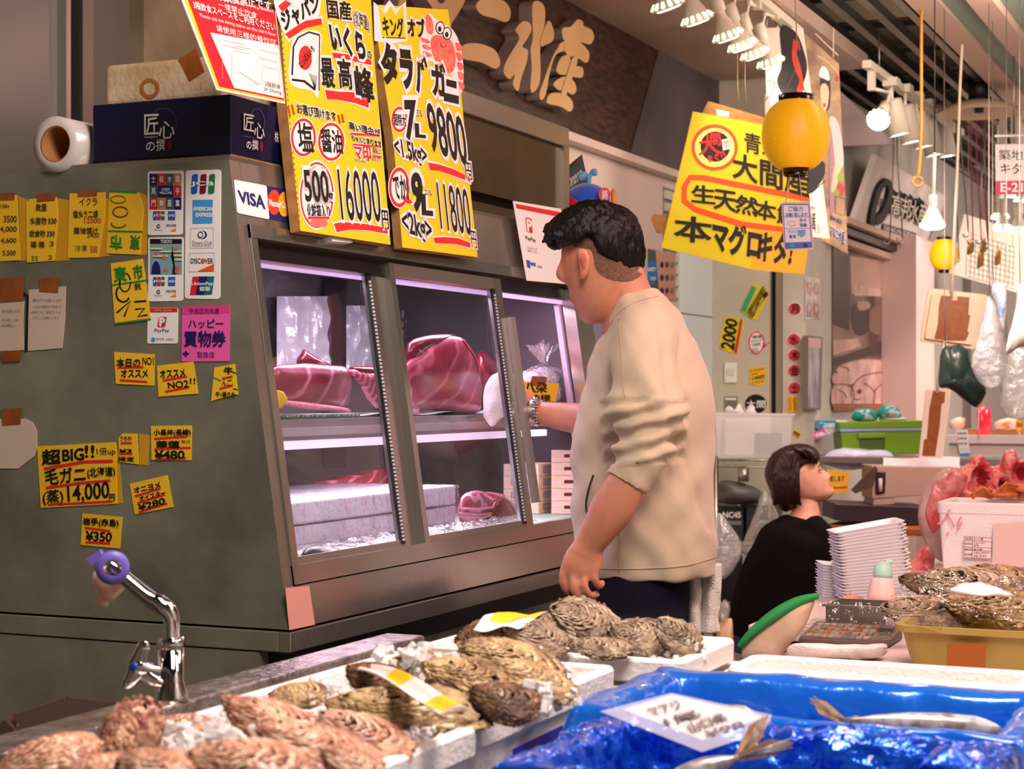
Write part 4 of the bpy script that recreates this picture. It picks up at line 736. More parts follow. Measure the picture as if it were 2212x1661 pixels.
b = B(); pillow(b, pt, [(992, 1086), (1000, 1070), (1030, 1060), (1075, 1066), (1092, 1076), (1060, 1148), (1000, 1146), (990, 1120)], .02, .12, banded('veined_tuna_skin', (164, 60, 96), (232, 170, 190), 26, 5, (1, 0, 0.2), lo=.62, hi=.9), 5, 3, .005, 30); b.obj('skin_side', tc)
b = B(); pillow(b, plX(-1.65), [(1066, 1084), (1092, 1074), (1112, 1094), (1124, 1124), (1126, 1140), (1046, 1154), (1052, 1120)], .016, .10, tuna_deep, 4, 2); b.obj('cut_face', tc)
b = B(); 
for q in ([(994, 1098), (1030, 1100), (1066, 1096)], [(992, 1108), (1030, 1112), (1066, 1108)], [(994, 1116), (1040, 1118), (1070, 1110)]): b.tube([plX(-1.642).at(x, y) for x, y in q], .003, fatty, 6)
b.obj('string', tc)
b = B(); ya3, yb3 = PXc(930, 1160, -1.58).y, PXc(1140, 1130, -1.58).y; b.grid(lambda u, v: V((-1.555-.07*v, ya3+(yb3-ya3)*u, HFl+.003+.016*abs(nz((u*14, v*6, 1), 1))+.01*v)), 36, 8, film_milky); b.thing('plastic_sheet', 'crumpled clear sheet in front of the tuna chunk in the showcase', 'plastic sheet')
b = B(); b.box(-1.95, -1.545, PXc(1128, 1150, -1.56).y, YI1-.01, HFl+.0005, HFl+.004, M('green_tray_paper', (166, 196, 186), .5)); b.thing('tray_liner', 'pale green liner under the wooden trays in the showcase', 'liner')
wood = M('pale_cedar_tray', (234, 212, 194), .55, var=(222, 194, 172), vs=30, stretch=(1, 1, 14)); lblm = M('label_pale_blue', (170, 180, 206), .6)
for st, (xa, xb, yt, dp, ys_, gl) in enumerate(((1088, 1163, 3.84, .12, (1142, 1116, 1090, 1062, 1036), 'wooden tray stack with printed labels'), (1191, 1268, 3.86, .16, (1142, 1114, 1087, 1059, 1031, 1004), 'wooden tray stack with slot handles'))):
    pw = plY(yt); x0, x1 = pw.at(xa, 1100).x, pw.at(xb, 1100).x; hs = [pw.at(xa, y).z for y in ys_]; off = HFl+.005-hs[0]
    for k in range(len(hs)-1):
        lo, hi = hs[k]+off, hs[k+1]+off-.0008; t = .004; b = B()
        nm = ['lowest', 'second from the bottom', 'third from the bottom', 'second from the top' if st else 'topmost', 'topmost'][k]
        b.box(x0, x1, yt, yt+dp, lo, lo+.004, wood); b.box(x0, x1, yt, yt+t, lo+.004, hi, wood); b.box(x0, x1, yt+dp-t, yt+dp, lo+.004, hi, wood); b.box(x0, x0+t, yt+t, yt+dp-t, lo+.004, hi, wood); b.box(x1-t, x1, yt+t, yt+dp-t, lo+.004, hi, wood)
        o = b.thing('wooden_tray', f'{nm} tray of the {gl}', 'tray', 'wooden trays in the showcase')
        my = (x0+x1)/2; mz = (lo+hi)/2; W_ = (x1-x0)
        if st == 0:
            b = B(); b.poly([V((x0+W_*a, yt-.0006, mz+c)) for a, c in ((.22, -.007), (.78, -.007), (.78, .008), (.22, .008))], red); b.poly([V((x0+W_*a, yt-.001, mz+c)) for a, c in ((.24, -.006), (.76, -.006), (.76, .007), (.24, .007))], lblm)
            pq = plY(yt-.001); b.text(pq, '生うに', [tuple(((lambda q: (CX+FPX*(q-EYE).dot(RT)/(q-EYE).dot(FW), HY-FPX*(q-EYE).z/(q-EYE).dot(FW)))(V((x0+W_*a, yt-.001, mz+c))))) for a, c in ((.3, .005), (.7, .005), (.7, -.004), (.3, -.004))], ink, .0006, .0); b.obj('front_label', o)
            b = B(); b.poly([V((x1+.0006, yt+.03+a, mz+c)) for a, c in ((0, -.007), (.06, -.007), (.06, .008), (0, .008))], red); b.poly([V((x1+.001, yt+.032+a, mz+c)) for a, c in ((0, -.006), (.056, -.006), (.056, .007), (0, .007))], lblm); b.obj('side_label', o)
        else:
            b = B(); b.poly([V((x0+W_*a, yt-.0006, mz+c)) for a, c in ((.36, -.003), (.66, -.003), (.66, .003), (.63, .005), (.39, .005), (.36, .003))], M('tray_slot', (96, 46, 40), .8)); b.obj('handle_slot', o)
        last = o
    b = B(); b.box(x0+.006, x1-.006, yt+.006, yt+dp-.006, hi-.010, hi-.006, M('urchin_orange' if st else 'cedar_lid', (214, 120, 60) if st else (236, 220, 206), .5)); b.obj('filling' if st else 'lid', last)
# ================= people =================
def skinmat(n, c): return M(n, c, .5, sss=.12, var=tuple(int(v*.93) for v in c), vs=30)
skin_m = skinmat('tanned_skin', (196, 130, 102)); skin_w = skinmat('fair_skin', (214, 150, 126)); lip = M('lip_red', (178, 70, 74), .4); stub = M('shaved_hair', (122, 84, 66), .75, var=(84, 58, 46), vs=300); hairk = M('black_hair', (7, 7, 7), .5, spec=.3, bump=.5, bs=90, stretch=(1, 1, .35))
hairw = M('dark_red_brown_hair', (40, 12, 12), .33, bump=.4, bs=110, stretch=(1.6, 1.6, .3), var=(30, 10, 11), vs=40)
def limb(b, z0, key, mat, n=18, k=4, cap=True):
    """tapering round form through (px, py, depth offset m, half width px, half depth px)"""
    q = crom(key, k); s = z0/FPX
    b.tube([P(x, y, z0+d) for x, y, d, _, _ in q], [a*s for *_, a, _ in q], mat, n, cap, [c*s for *_, c in q], FW)
def finger(b, z0, pts, mat, r=9.5, r1=7.5):
    n = len(pts); limb(b, z0, [(x, y, d, r+(r1-r)*i/(n-1), r+(r1-r)*i/(n-1)) for i, (x, y, d) in enumerate(pts)], mat, 10, 3)
    x, y, d = pts[-1]; b.ball(P(x, y, z0+d), *(r1*z0/FPX,)*3, mat, 10, 7)
# ---- man
ZM = 3.45; man = empty('person', P(1395, 2243, ZM), 'person in a beige sweatshirt and dark trousers reaching a white cloth into the showcase', 'person')
b = B()
limb(b, ZM, [(1284, 700, 0, 8, 12), (1284, 692, 0, 34, 34), (1288, 672, 0, 46, 52), (1291, 640, 0, 60, 66), (1295, 600, 0, 79, 73), (1298, 560, 0, 86, 77), (1296, 520, 0, 82, 74), (1294, 490, 0, 70, 64), (1292, 470, 0, 48, 46), (1292, 458, 0, 18, 18)], skin_m, 28)
limb(b, ZM, [(1336, 590, 0, 52, 56), (1352, 640, 0, 58, 60), (1366, 690, 0, 66, 72), (1372, 730, 0, 70, 100)], skin_m, 22)
limb(b, ZM, [(1222, 560, 0, 10, 10), (1214, 580, 0, 10, 11), (1212, 594, 0, 11, 13), (1224, 606, 0, 8, 9)], skin_m, 12)       # nose
limb(b, ZM, [(1236, 632, 0, 8, 22), (1240, 642, 0, 9, 26), (1246, 655, 0, 8, 22)], skin_m, 12)                              # mouth
limb(b, ZM, [(1384, 700, 0, 62, 100), (1390, 800, 0, 86, 150), (1388, 1000, 0, 96, 130), (1385, 1200, 0, 90, 120), (1380, 1300, 0, 85, 110)], skin_m, 22)
for d in (-.1, .1): limb(b, ZM, [(1380, 1290, d*.9, 70, 66), (1384, 1500, d, 75, 72), (1384, 1750, d, 58, 58), (1396, 2000, d, 48, 48), (1400, 2190, d, 36, 36)], skin_m, 16); 
# near arm, hand hanging
limb(b, ZM, [(1395, 745, -.17, 44, 40), (1400, 850, -.215, 40, 38), (1402, 930, -.235, 36, 34), (1382, 1000, -.235, 36, 34), (1352, 1048, -.235, 41, 39), (1322, 1100, -.23, 44, 41), (1296, 1140, -.225, 37, 35), (1272, 1178, -.22, 31, 26), (1262, 1200, -.22, 36, 24)], skin_m, 20)
limb(b, ZM, [(1270, 1178, -.22, 30, 22), (1262, 1205, -.22, 39, 23), (1254, 1228, -.22, 40, 24), (1250, 1246, -.218, 36, 22)], skin_m, 18)
for pts in ([(1220, 1226, -.222), (1216, 1256, -.226), (1228, 1280, -.218), (1246, 1284, -.20)], [(1241, 1232, -.228), (1239, 1270, -.236), (1252, 1292, -.226), (1268, 1292, -.206)], [(1262, 1232, -.228), (1262, 1266, -.236), (1274, 1286, -.226), (1288, 1284, -.206)], [(1281, 1226, -.222), (1284, 1250, -.228), (1294, 1266, -.218), (1300, 1260, -.205)]): finger(b, ZM, pts, skin_m, 9.5, 8)
finger(b, ZM, [(1246, 1192, -.20), (1225, 1216, -.19), (1219, 1240, -.185), (1226, 1258, -.185)], skin_m, 11, 9)
# far arm reaching into the case
limb(b, ZM, [(1370, 740, .14, 50, 48), (1335, 850, .18, 48, 46), (1296, 905, .23, 43, 42), (1250, 904, .28, 37, 36), (1205, 898, .315, 32, 31), (1162, 890, .345, 26, 27), (1138, 880, .36, 30, 24)], skin_m, 20)
limb(b, ZM, [(1150, 886, .352, 26, 22), (1130, 874, .366, 35, 22), (1112, 862, .378, 36, 21), (1102, 856, .384, 30, 19)], skin_m, 18)
for pts in ([(1112, 838, .372), (1094, 826, .362), (1074, 830, .36), (1064, 842, .362)], [(1106, 850, .37), (1086, 842, .358), (1066, 846, .357), (1056, 856, .36)], [(1106, 866, .37), (1088, 862, .358), (1070, 866, .357), (1062, 876, .36)], [(1110, 880, .37), (1094, 880, .36), (1080, 884, .358), (1072, 892, .362)]): finger(b, ZM, pts, skin_m, 9, 7.5)
finger(b, ZM, [(1132, 858, .36), (1120, 840, .352), (1104, 826, .35), (1092, 818, .352)], skin_m, 11, 9)
ear = plF(ZM-.079)
pillow(b, ear, [(1246, 545), (1254, 536), (1266, 538), (1275, 552), (1275, 575), (1268, 596), (1259, 606), (1252, 600), (1252, 575)], .012, .026, skin_m, 4, 3)
mb = b.obj('body', man); fuse(mb, .0034, 3)
pf = plF(ZM-.07)
def pxof(w):
    e = w-EYE; z = e.dot(FW); return CX+FPX*e.dot(RT)/z, HY-FPX*e.z/z, z
def paint(o, rules):
    """give faces another of the mesh's materials where rules(px, py, depth, normal) says so"""
    w = V(o.location); p = o.parent
    while p: w = w+V(p.location); p = p.parent
    for f in o.data.polygons:
        x, y, z = pxof(f.center+w); i = rules(x, y, z, f.normal)
        if i: f.material_index = i
bpy.context.view_layer.update()
def onsurf(o, px, py, lift=.001):
    """point of o's surface seen at a pixel"""
    w = V(o.location)+V(o.parent.location); r = ray(px, py).normalized(); hit = o.ray_cast(EYE-w, r)
    return hit[1]+w - r*lift if hit[0] else None
def patch(o, outline, ctr, mat, name, par, lift=.0008, k=8):
    """close-fitting patch over o inside a px outline"""
    ol = ccrom(outline, 4); n = len(ol); vs = []; fs = []
    for i in range(k+1):
        for x, y in ol: vs.append(onsurf(o, ctr[0]+(x-ctr[0])*max(i/k, .01), ctr[1]+(y-ctr[1])*max(i/k, .01), lift))
    for i in range(k):
        for j in range(n):
            q = (i*n+j, i*n+(j+1) % n, (i+1)*n+(j+1) % n, (i+1)*n+j)
            if all(vs[a] for a in q): fs.append(q)
    b = B(); b.add([v or V((0, 0, 0)) for v in vs], fs, mat, True); used = sorted({i for g in fs for i in g}); m = {a: c for c, a in enumerate(used)}
    b.v = [b.v[a] for a in used]; b.f = [tuple(m[a] for a in g) for g in b.f]; return b.obj(name, par)
patch(mb, [(1232, 506), (1290, 500), (1330, 540), (1388, 556), (1392, 586), (1366, 606), (1330, 606), (1302, 596), (1286, 576), (1280, 548), (1268, 532), (1252, 530), (1242, 534), (1234, 524)], (1300, 540), stub, 'shaved_hair', man, .0012)
patch(mb, [(1253, 553), (1259, 546), (1266, 552), (1267, 568), (1262, 584), (1256, 574)], (1260, 564), M('painted_ear_shade', (160, 88, 70), .6), 'painted_ear_shade', man, .0005, 4)  # darker skin patch painting the shade inside the ear
def pxof(w):
    e = w-EYE; z = e.dot(FW); return CX+FPX*e.dot(RT)/z, HY-FPX*e.z/z, z
# hair
b = B(); hz = plF(ZM)
pillow(b, hz, [(1180, 512), (1188, 528), (1204, 540), (1214, 530), (1222, 516), (1240, 508), (1262, 506), (1280, 512), (1290, 534), (1298, 560), (1316, 578), (1344, 592), (1374, 592), (1391, 574), (1393, 540), (1388, 500), (1372, 466), (1346, 446), (1318, 436), (1292, 432), (1266, 433), (1240, 442), (1214, 458), (1192, 476), (1178, 494)], .087, .087, hairk, 10, 3)
random.seed(3)
for i in range(70):
    x = 1190+random.random()*130; t = (x-1190)/190; y = 508-62*math.sin(min(1, t*1.4+.12)*math.pi/2)+random.uniform(-4, 26); d = random.uniform(-.075, .06)
    limb(b, ZM, [(x+14, y+10, d, 8, 8), (x+2, y-2, d, 9, 8), (x-12, y-1, d, 7, 6), (x-22, y+9, d, 2, 2)], hairk, 7, 2)
for i in range(16): y = 500+2.4*i; limb(b, ZM, [(1216, 486+i, random.uniform(-.06, .06), 12, 12), (1192, 498+i*.8, random.uniform(-.06, .06), 9, 9), (1186, 512+i, random.uniform(-.06, .05), 7, 7), (1196, 530+i*.5, random.uniform(-.05, .05), 3, 3)], hairk, 7, 2)
ho = b.obj('hair', man); fuse(ho, .004, 2, .4); warp(ho, lambda p, n: n*(.0035*nz((p.x*1.5, p.y*1.5, p.z*.5), 45)+.003*nz((p.x, p.y, p.z*.35), 170)+.002*nz((p.x, p.y, p.z*.3), 320)))
# sweatshirt
beigec = M('beige_sweatshirt', (190, 172, 147), .9, spec=.15, bump=.12, bs=500, sheen=.25)
b = B(); lv = [(1244, 1249, 1551, 176), (1225, 1247, 1552, 182), (1150, 1242, 1546, 186), (1050, 1234, 1541, 190), (950, 1237, 1539, 195), (880, 1248, 1536, 200), (800, 1264, 1522, 205), (740, 1286, 1502, 190), (705, 1298, 1482, 158), (675, 1306, 1458, 118), (648, 1318, 1432, 84), (626, 1330, 1416, 66)]
limb(b, ZM, [((l+r)/2+.0, y, 0, (r-l)/2, d) for y, l, r, d in lv], beigec, 40, 4)
limb(b, ZM, [(1408, 700, -.13, 60, 60), (1396, 745, -.18, 68, 62), (1394, 800, -.215, 66, 62), (1398, 850, -.23, 70, 62), (1394, 885, -.235, 80, 66), (1398, 908, -.235, 78, 62), (1400, 930, -.235, 62, 55), (1394, 948, -.235, 66, 58), (1386, 966, -.235, 60, 54), (1382, 980, -.235, 63, 56), (1374, 1000, -.235, 54, 51), (1364, 1020, -.235, 51, 49), (1350, 1046, -.235, 50, 48)], beigec, 28, 4)
limb(b, ZM, [(1400, 700, .13, 60, 60), (1370, 760, .16, 66, 62), (1330, 850, .19, 62, 60), (1300, 898, .225, 56, 54), (1272, 906, .255, 50, 48)], beigec, 20)
so_ = b.obj('sweatshirt', man); fuse(so_, .006, 6)
def fold(p, n):
    x, y, z = pxof(p); d = .010*nz((x*.011, y*.005, 2), 1)+.008*nz((x*.016+y*.012, y*.004, 7), 1)+.007*nz((x*.02-y*.014, y*.005+x*.004, 11), 1)
    d += .006*math.exp(-((y-1190)/60)**2)*nz((x*.02, y*.012, 4), 1)-.004*math.exp(-((x-y*.35-1130)/10)**2)*(1 if 900 < y < 1150 else 0)
    if 1300 < x < 1480 and 860 < y < 1000 and z < ZM-.1: d += .006*math.sin((y+(x-1390)*.28)*.16+1.5*nz((x*.02, y*.02, 1), 1))
    if 1420 < x < 1500 and 700 < y < 960: d -= .006*math.exp(-((x-(1432+.10*(y-700)))/12)**2)
    return n*d
warp(so_, fold)
seam = M('seam_shade', (176, 154, 124), .9)
bpy.context.view_layer.update()
def seamline(o, pts, r, mat, name, par):
    q = [onsurf(o, x, y) for x, y in crom(pts, 8)]; q = [p for p in q if p]; b = B(); b.tube(q, r, mat, 6); return b.obj(name, par)
seamline(so_, [(1336, 690), (1342, 760), (1346, 830), (1350, 858)], .0008, seam, 'shoulder_seam', man)
seamline(so_, [(1262, 1228), (1330, 1229), (1400, 1228), (1480, 1222), (1546, 1204)], .0009, seam, 'hem_seam', man)
seamline(so_, [(1316, 706), (1336, 676), (1376, 652), (1422, 640)], .0011, seam, 'collar_seam', man)
seamline(so_, [(1282, 1026), (1272, 1056), (1266, 1090), (1270, 1112)], .0022, M('pocket_slit', (62, 50, 44), .9), 'pocket', man)
seamline(so_, [(1334, 1130), (1336, 1180), (1336, 1236)], .0008, seam, 'side_seam', man)
# trousers, shoes, watch
navyt = M('navy_trousers', (12, 12, 28), .9, spec=.2, bump=.1, bs=80); b = B()
limb(b, ZM, [(1372, 1195, 0, 112, 160), (1368, 1250, 0, 120, 170), (1368, 1330, 0, 120, 172), (1372, 1400, 0, 112, 165)], navyt, 28)
for d in (-.1, .1): limb(b, ZM, [(1372, 1330, d, 105, 88), (1378, 1500, d, 92, 86), (1382, 1750, d, 74, 72), (1396, 2000, d, 62, 62), (1398, 2190, d, 58, 58)], navyt, 20)
fuse(b.obj('trousers', man), .008, 5)
for d in (-.1, .1): b = B(); limb(b, ZM, [(1440, 2206, d, 34, 40), (1400, 2196, d, 44, 46), (1340, 2212, d, 30, 48), (1280, 2222, d, 20, 40), (1262, 2224, d, 8, 20)], black, 16); b.obj('boot', man)
b = B(); wr = lambda x, y, d, a, c, m: limb(b, ZM, [(x-9, y-1.5, d+.006, a, c), (x, y, d, a+.6, c+.6), (x+9, y+1.5, d-.006, a, c)], m, 24, 2)
wr(1158, 889, .348, 29.5, 29.5, steel); wo = b.obj('wristwatch', man); b = B()
for k in range(26):
    a = 2*math.pi*k/26; c = P(1158+2*math.cos(a), 889+30*math.cos(a), .348+ZM-.0275*math.sin(a)); b.ball(c, .0075, .0075, .0026, steel_polished, 8, 5)
b.obj('links', wo)
# cloths
terry = M('white_terry_cloth', (236, 230, 222), .95, bump=.5, bs=260, sheen=.3)
b = B(); pillow(b, plF(ZM+.345), [(1046, 842), (1060, 815), (1080, 802), (1100, 800), (1112, 815), (1118, 850), (1116, 890), (1106, 914), (1088, 902), (1066, 922), (1052, 912), (1042, 890)], .022, .03, terry, 6, 4, .012, 28); b.thing('wiping_cloth', 'bunched white cloth in the man\'s hand inside the showcase', 'cloth')
b = B()
def tw(u, v):
    x = 1468+86*u+(8*v if u < .5 else -2*v); y = 1222-6*u+150*v*(1-.28*max(0, .35-u)/.35); return P(x, y, ZM+.03+.014*math.sin(u*13+v*1.5)+.01*nz((u*5, v*4, 0), 1))
b.grid(tw, 30, 30, terry); tt = b.thing('towel', 'white towel hanging from the man\'s back pocket', 'towel'); m_ = tt.modifiers.new('t', 'SOLIDIFY'); m_.thickness = .006
# ---- woman
ZW = 6.8; woman = empty('person', P(1700, 1558, ZW), 'person with short dark red hair in a black top, seated and looking up', 'person')
hu = (UP*.894-RT*.447).normalized(); hf = (RT*.894+UP*.447).normalized(); hr = FW                 # up, face and side directions
HH = 118/3780*6.8; hc = P(1760, 1086, ZW)                                                           # chin level on the ear axis
def hpt(x, y, t): return hc + hr*(x*HH) + hf*(y*HH) + hu*(t*HH)
def headshape(b, mat):
    lv = crom([(-.04, .30, .12, .06), (0, .36, .06, .13), (.05, .40, -.06, .18), (.11, .40, -.18, .225), (.19, .395, -.30, .26), (.28, .395, -.38, .29), (.38, .385, -.43, .315), (.48, .37, -.46, .335), (.58, .40, -.48, .345), (.70, .395, -.48, .345), (.82, .335, -.44, .31), (.92, .21, -.33, .235), (.985, .06, -.16, .11)], 5)
    rings = []
    for t, f, k, w_ in lv:
        r = []
        for j in range(56):
            a = 2*math.pi*j/56; x = w_*math.sin(a); ca = math.cos(a); y = (f+k)/2+(f-k)/2*(abs(ca)**.9)*(1 if ca > 0 else -1)
            if ca > 0:
                if .25 < t < .56: am = .115*max(0, min((t-.25)/.06, (.56-t)/.24)); y += am*math.exp(-(x/(.05+.03*max(0, .36-t)/.1))**2)
                for ex in (-.14, .14): y -= .045*math.exp(-((x-ex)/.06)**2-((t-.475)/.045)**2)
                y += .030*math.exp(-((t-.205)/.018)**2-(x/.10)**2)+.030*math.exp(-((t-.145)/.02)**2-(x/.085)**2)-.02*math.exp(-((t-.176)/.008)**2-(x/.09)**2)
                y += .03*math.exp(-((t-.04)/.05)**2-(x/.10)**2)+.02*math.exp(-((abs(x)-.17)/.07)**2-((t-.36)/.07)**2)
            r.append(hpt(x, y, t))
        rings.append(r)
    b.loft(rings, mat)
b = B(); headshape(b, skin_w)
limb(b, ZW, [(1730, 1060, 0, 26, 24), (1740, 1090, 0, 27, 27), (1740, 1118, 0, 34, 40), (1732, 1150, 0, 48, 90)], skin_w, 20)
pillow(b, plF(ZW-.072), [(1706, 1048), (1711, 1038), (1721, 1038), (1725, 1050), (1722, 1064), (1714, 1070), (1708, 1062)], .012, .02, skin_w, 4, 3)
limb(b, ZW, [(1728, 1150, 0, 55, 110), (1712, 1220, 0, 85, 110), (1690, 1320, 0, 90, 115), (1680, 1400, 0, 90, 130)], skin_w, 20)
limb(b, ZW, [(1745, 1160, -.14, 34, 34), (1790, 1240, -.17, 32, 30), (1850, 1262, -.18, 26, 24), (1900, 1250, -.16, 20, 20), (1925, 1246, -.15, 24, 14)], skin_w, 16)
for k in range(4): finger(b, ZW, [(1925, 1238+5*k, -.155), (1942, 1240+5*k, -.155), (1955, 1246+5*k, -.15)], skin_w, 6.5, 5)
finger(b, ZW, [(1915, 1238, -.16), (1928, 1228, -.165), (1938, 1228, -.165)], skin_w, 7, 5)
limb(b, ZW, [(1745, 1160, .14, 34, 34), (1800, 1240, .16, 32, 30), (1860, 1250, .10, 26, 24), (1905, 1246, .02, 20, 20), (1930, 1246, 0, 24, 14)], skin_w, 16)
for k in range(4): finger(b, ZW, [(1928, 1238+5*k, -.0), (1944, 1240+5*k, 0), (1956, 1246+5*k, 0)], skin_w, 6.5, 5)
finger(b, ZW, [(1918, 1238, .01), (1930, 1228, .01), (1940, 1228, .01)], skin_w, 7, 5)
for d in (-.09, .09): limb(b, ZW, [(1680, 1390, d, 50, 50), (1780, 1380, d*1.2, 46, 46), (1870, 1380, d*1.3, 38, 38), (1876, 1430, d*1.3, 34, 34), (1860, 1500, d*1.3, 28, 28), (1856, 1535, d*1.3, 22, 22)], skin_w, 14)
wb = b.obj('body', woman); fuse(wb, .003, 2)
wb.data.materials.append(lip); wb.data.materials.append(M('smile_shadow_teeth', (226, 214, 206), .3))
w0 = V(wb.location)+V(woman.location)
for f in wb.data.polygons:
    q = f.center+w0-hc; x, y, t = q.dot(hr)/HH, q.dot(hf)/HH, q.dot(hu)/HH
    if y > .36 and abs(x) < .13*(1-abs(t-.176)/.09) and .118 < t < .228: f.material_index = 1
# eyes, brows
for s_ in (-1, 1):
    b = B(); R_ = Matrix((hr, hf, hu)).transposed(); b.ball(hpt(.14*s_, .315, .475), .05*HH, .05*HH, .030*HH, M('eye_white', (176, 160, 150), .3), 14, 9, R_); eo = b.obj('eye', woman)
    b = B(); b.ball(hpt(.145*s_, .345, .48), .024*HH, .024*HH, .026*HH, M('dark_iris', (30, 18, 14), .15), 10, 7, R_); b.obj('iris', eo)
    b = B(); b.tube([hpt((.14+dx)*s_, .352-abs(dx)*.9-(.02 if dx > .03 else 0), .505-dx*dx*4) for dx in (-.07, -.045, -.02, .0, .02, .045, .07)], [.001, .0018, .002, .002, .002, .002, .001], ink, 6); b.obj('eyelash', woman)
    b = B(); b.tube([hpt((.14+dx)*s_, .385-abs(dx)*.7, .585+.012*math.cos(dx*14)) for dx in (-.09, -.05, 0, .05, .1)], [.001, .002, .0024, .002, .001], M('brown_eyebrow', (60, 30, 24), .8), 6, True, [.002]*5); b.obj('eyebrow', woman)
b = B(); hz = plF(ZW)
pillow(b, hz, [(1652, 1030), (1655, 1004), (1668, 980), (1690, 966), (1712, 959), (1734, 958), (1756, 964), (1769, 977), (1771, 990), (1752, 1000), (1738, 1020), (1726, 1044), (1712, 1062), (1690, 1078), (1668, 1066)], .088, .088, hairw, 9, 3, ctr=(1708, 1016))
pillow(b, hz, [(1658, 1034), (1690, 1020), (1722, 1026), (1728, 1040), (1722, 1056), (1727, 1074), (1720, 1094), (1698, 1106), (1680, 1094), (1666, 1066)], .086, .086, hairw, 7, 3)
random.seed(5)
for i in range(60):
    d = random.uniform(-.088, .06); x = random.uniform(1722, 1752); 
    limb(b, ZW, [(x-8, 966+random.uniform(0, 6), d, 4, 4), (x+8, 976, d-.002, 4, 4), (x+17+random.uniform(-4, 2), 988+random.uniform(-3, 5), d-.004, 2.5, 2.5), (x+20, 998+random.uniform(-3, 6), d-.004, .8, .8)], hairw, 6, 2)
for i in range(50):
    t = random.random(); x = 1664+t*54; limb(b, ZW, [(1690+t*40, 975, -.07-.012*math.sin(t*3), 5, 5), (x+6, 1020, -.088, 6, 5), (x+8, 1060, -.088, 5, 5), (x+14-10*(1-t), 1086+10*random.random(), -.078, 1.5, 1.5)], hairw, 6, 3)
ho = b.obj('hair', woman); fuse(ho  , .005, 2, .4); warp(ho, lambda p, n: n*(.0018*nz((p.x*2, p.y*2, p.z*.4), 70)))
b = B(); b.tube([P(1716, 1071+3*k, ZW-.083) for k in range(2)], .0025, M('gold_stud', (230, 190, 90), .2, 1), 8); b.obj('earring', woman)
blk = M('black_knit_top', (14, 8, 10), .95, spec=.1); b = B()
limb(b, ZW, [(1733, 1119, 0, 40, 50), (1730, 1134, 0, 56, 92), (1724, 1160, 0, 78, 128), (1712, 1210, 0, 92, 135), (1696, 1270, 0, 103, 135), (1680, 1330, 0, 105, 140), (1674, 1376, 0, 104, 146)], blk, 32)
limb(b, ZW, [(1738, 1140, -.10, 40, 40), (1764, 1172, -.135, 46, 42), (1786, 1215, -.155, 42, 40), (1812, 1250, -.17, 38, 36), (1850, 1262, -.18, 34, 32), (1880, 1256, -.17, 30, 28)], blk, 20)
limb(b, ZW, [(1738, 1140, .10, 40, 40), (1770, 1172, .135, 44, 42), (1800, 1215, .155, 40, 38), (1826, 1246, .14, 38, 36), (1862, 1250, .10, 34, 32), (1886, 1248, .05, 30, 28)], blk, 20)
to = b.obj('top', woman); fuse(to, .006, 5); warp(to, lambda p, n: n*(.004*nz(p, 14)))
jean = M('blue_jeans', (50, 62, 110), .8); b = B(); limb(b, ZW, [(1672, 1352, 0, 96, 130), (1676, 1400, 0, 92, 138)], jean, 24)
for d in (-.09, .09): limb(b, ZW, [(1672, 1390, d, 60, 60), (1780, 1380, d*1.2, 54, 54), (1872, 1382, d*1.3, 46, 46), (1880, 1430, d*1.3, 42, 42), (1864, 1500, d*1.3, 34, 34), (1858, 1530, d*1.3, 30, 30)], jean, 16)
fuse(b.obj('jeans', woman), .009, 4)
for d in (-.117, .117): b = B(); limb(b, ZW, [(1846, 1542, d, 14, 18), (1866, 1540, d, 18, 22), (1890, 1546, d, 11, 22), (1906, 1549, d, 7, 14)], black, 14); b.obj('shoe', woman)
st = empty('stool', P(1680, 1558, ZW), 'round dark stool under the seated woman', 'stool'); c = P(1680, 1458, ZW); b = B(); b.lathe(c-UP*.03, [(.02, 0), (.15, 0), (.155, .015), (.14, .03)], M('dark_vinyl', (40, 34, 34), .4), 28); b.obj('seat', st)
for i in range(4): a = .785+i*1.571; b = B(); d_ = V((math.cos(a), math.sin(a), 0)); b.tube([c-UP*.03+d_*.1, V((c.x, c.y, 0))+d_*.16], .011, chrome, 8); b.obj('leg', st)
# ================= oyster counter in front =================
wet = M('wet_counter_steel', (190, 180, 174), .3, .75, var=(136, 126, 122), vs=26, bump=.5, bs=70)
ct = empty('steel_counter', (-.3, 1.6, 0), 'wet stainless sales counter with a raised rim carrying the fish boxes', 'counter')
XR0, XR1, HR = -1.252, -1.187, .91; HCT = .745
b = B(); b.box(XR0, XR1, .7, 2.335, HR-.035, HR, wet); bev(b.obj('rim', ct), .003)
b = B(); b.box(XR0+.01, XR1-.006, .7, 2.325, HCT, HR-.035, steel); b.obj('rim_wall', ct)
b = B(); b.box(XR0+.01, .6, .7, 2.33, HCT-.04, HCT, steel); b.obj('bed', ct)
b = B(); b.box(XR0+.04, .55, .75, 2.28, .1, HCT-.04, M('counter_front_panel', (110, 104, 100), .4, .6)); b.box(XR0+.1, .5, .8, 2.2, 0, .1, black); b.obj('cabinet', ct)
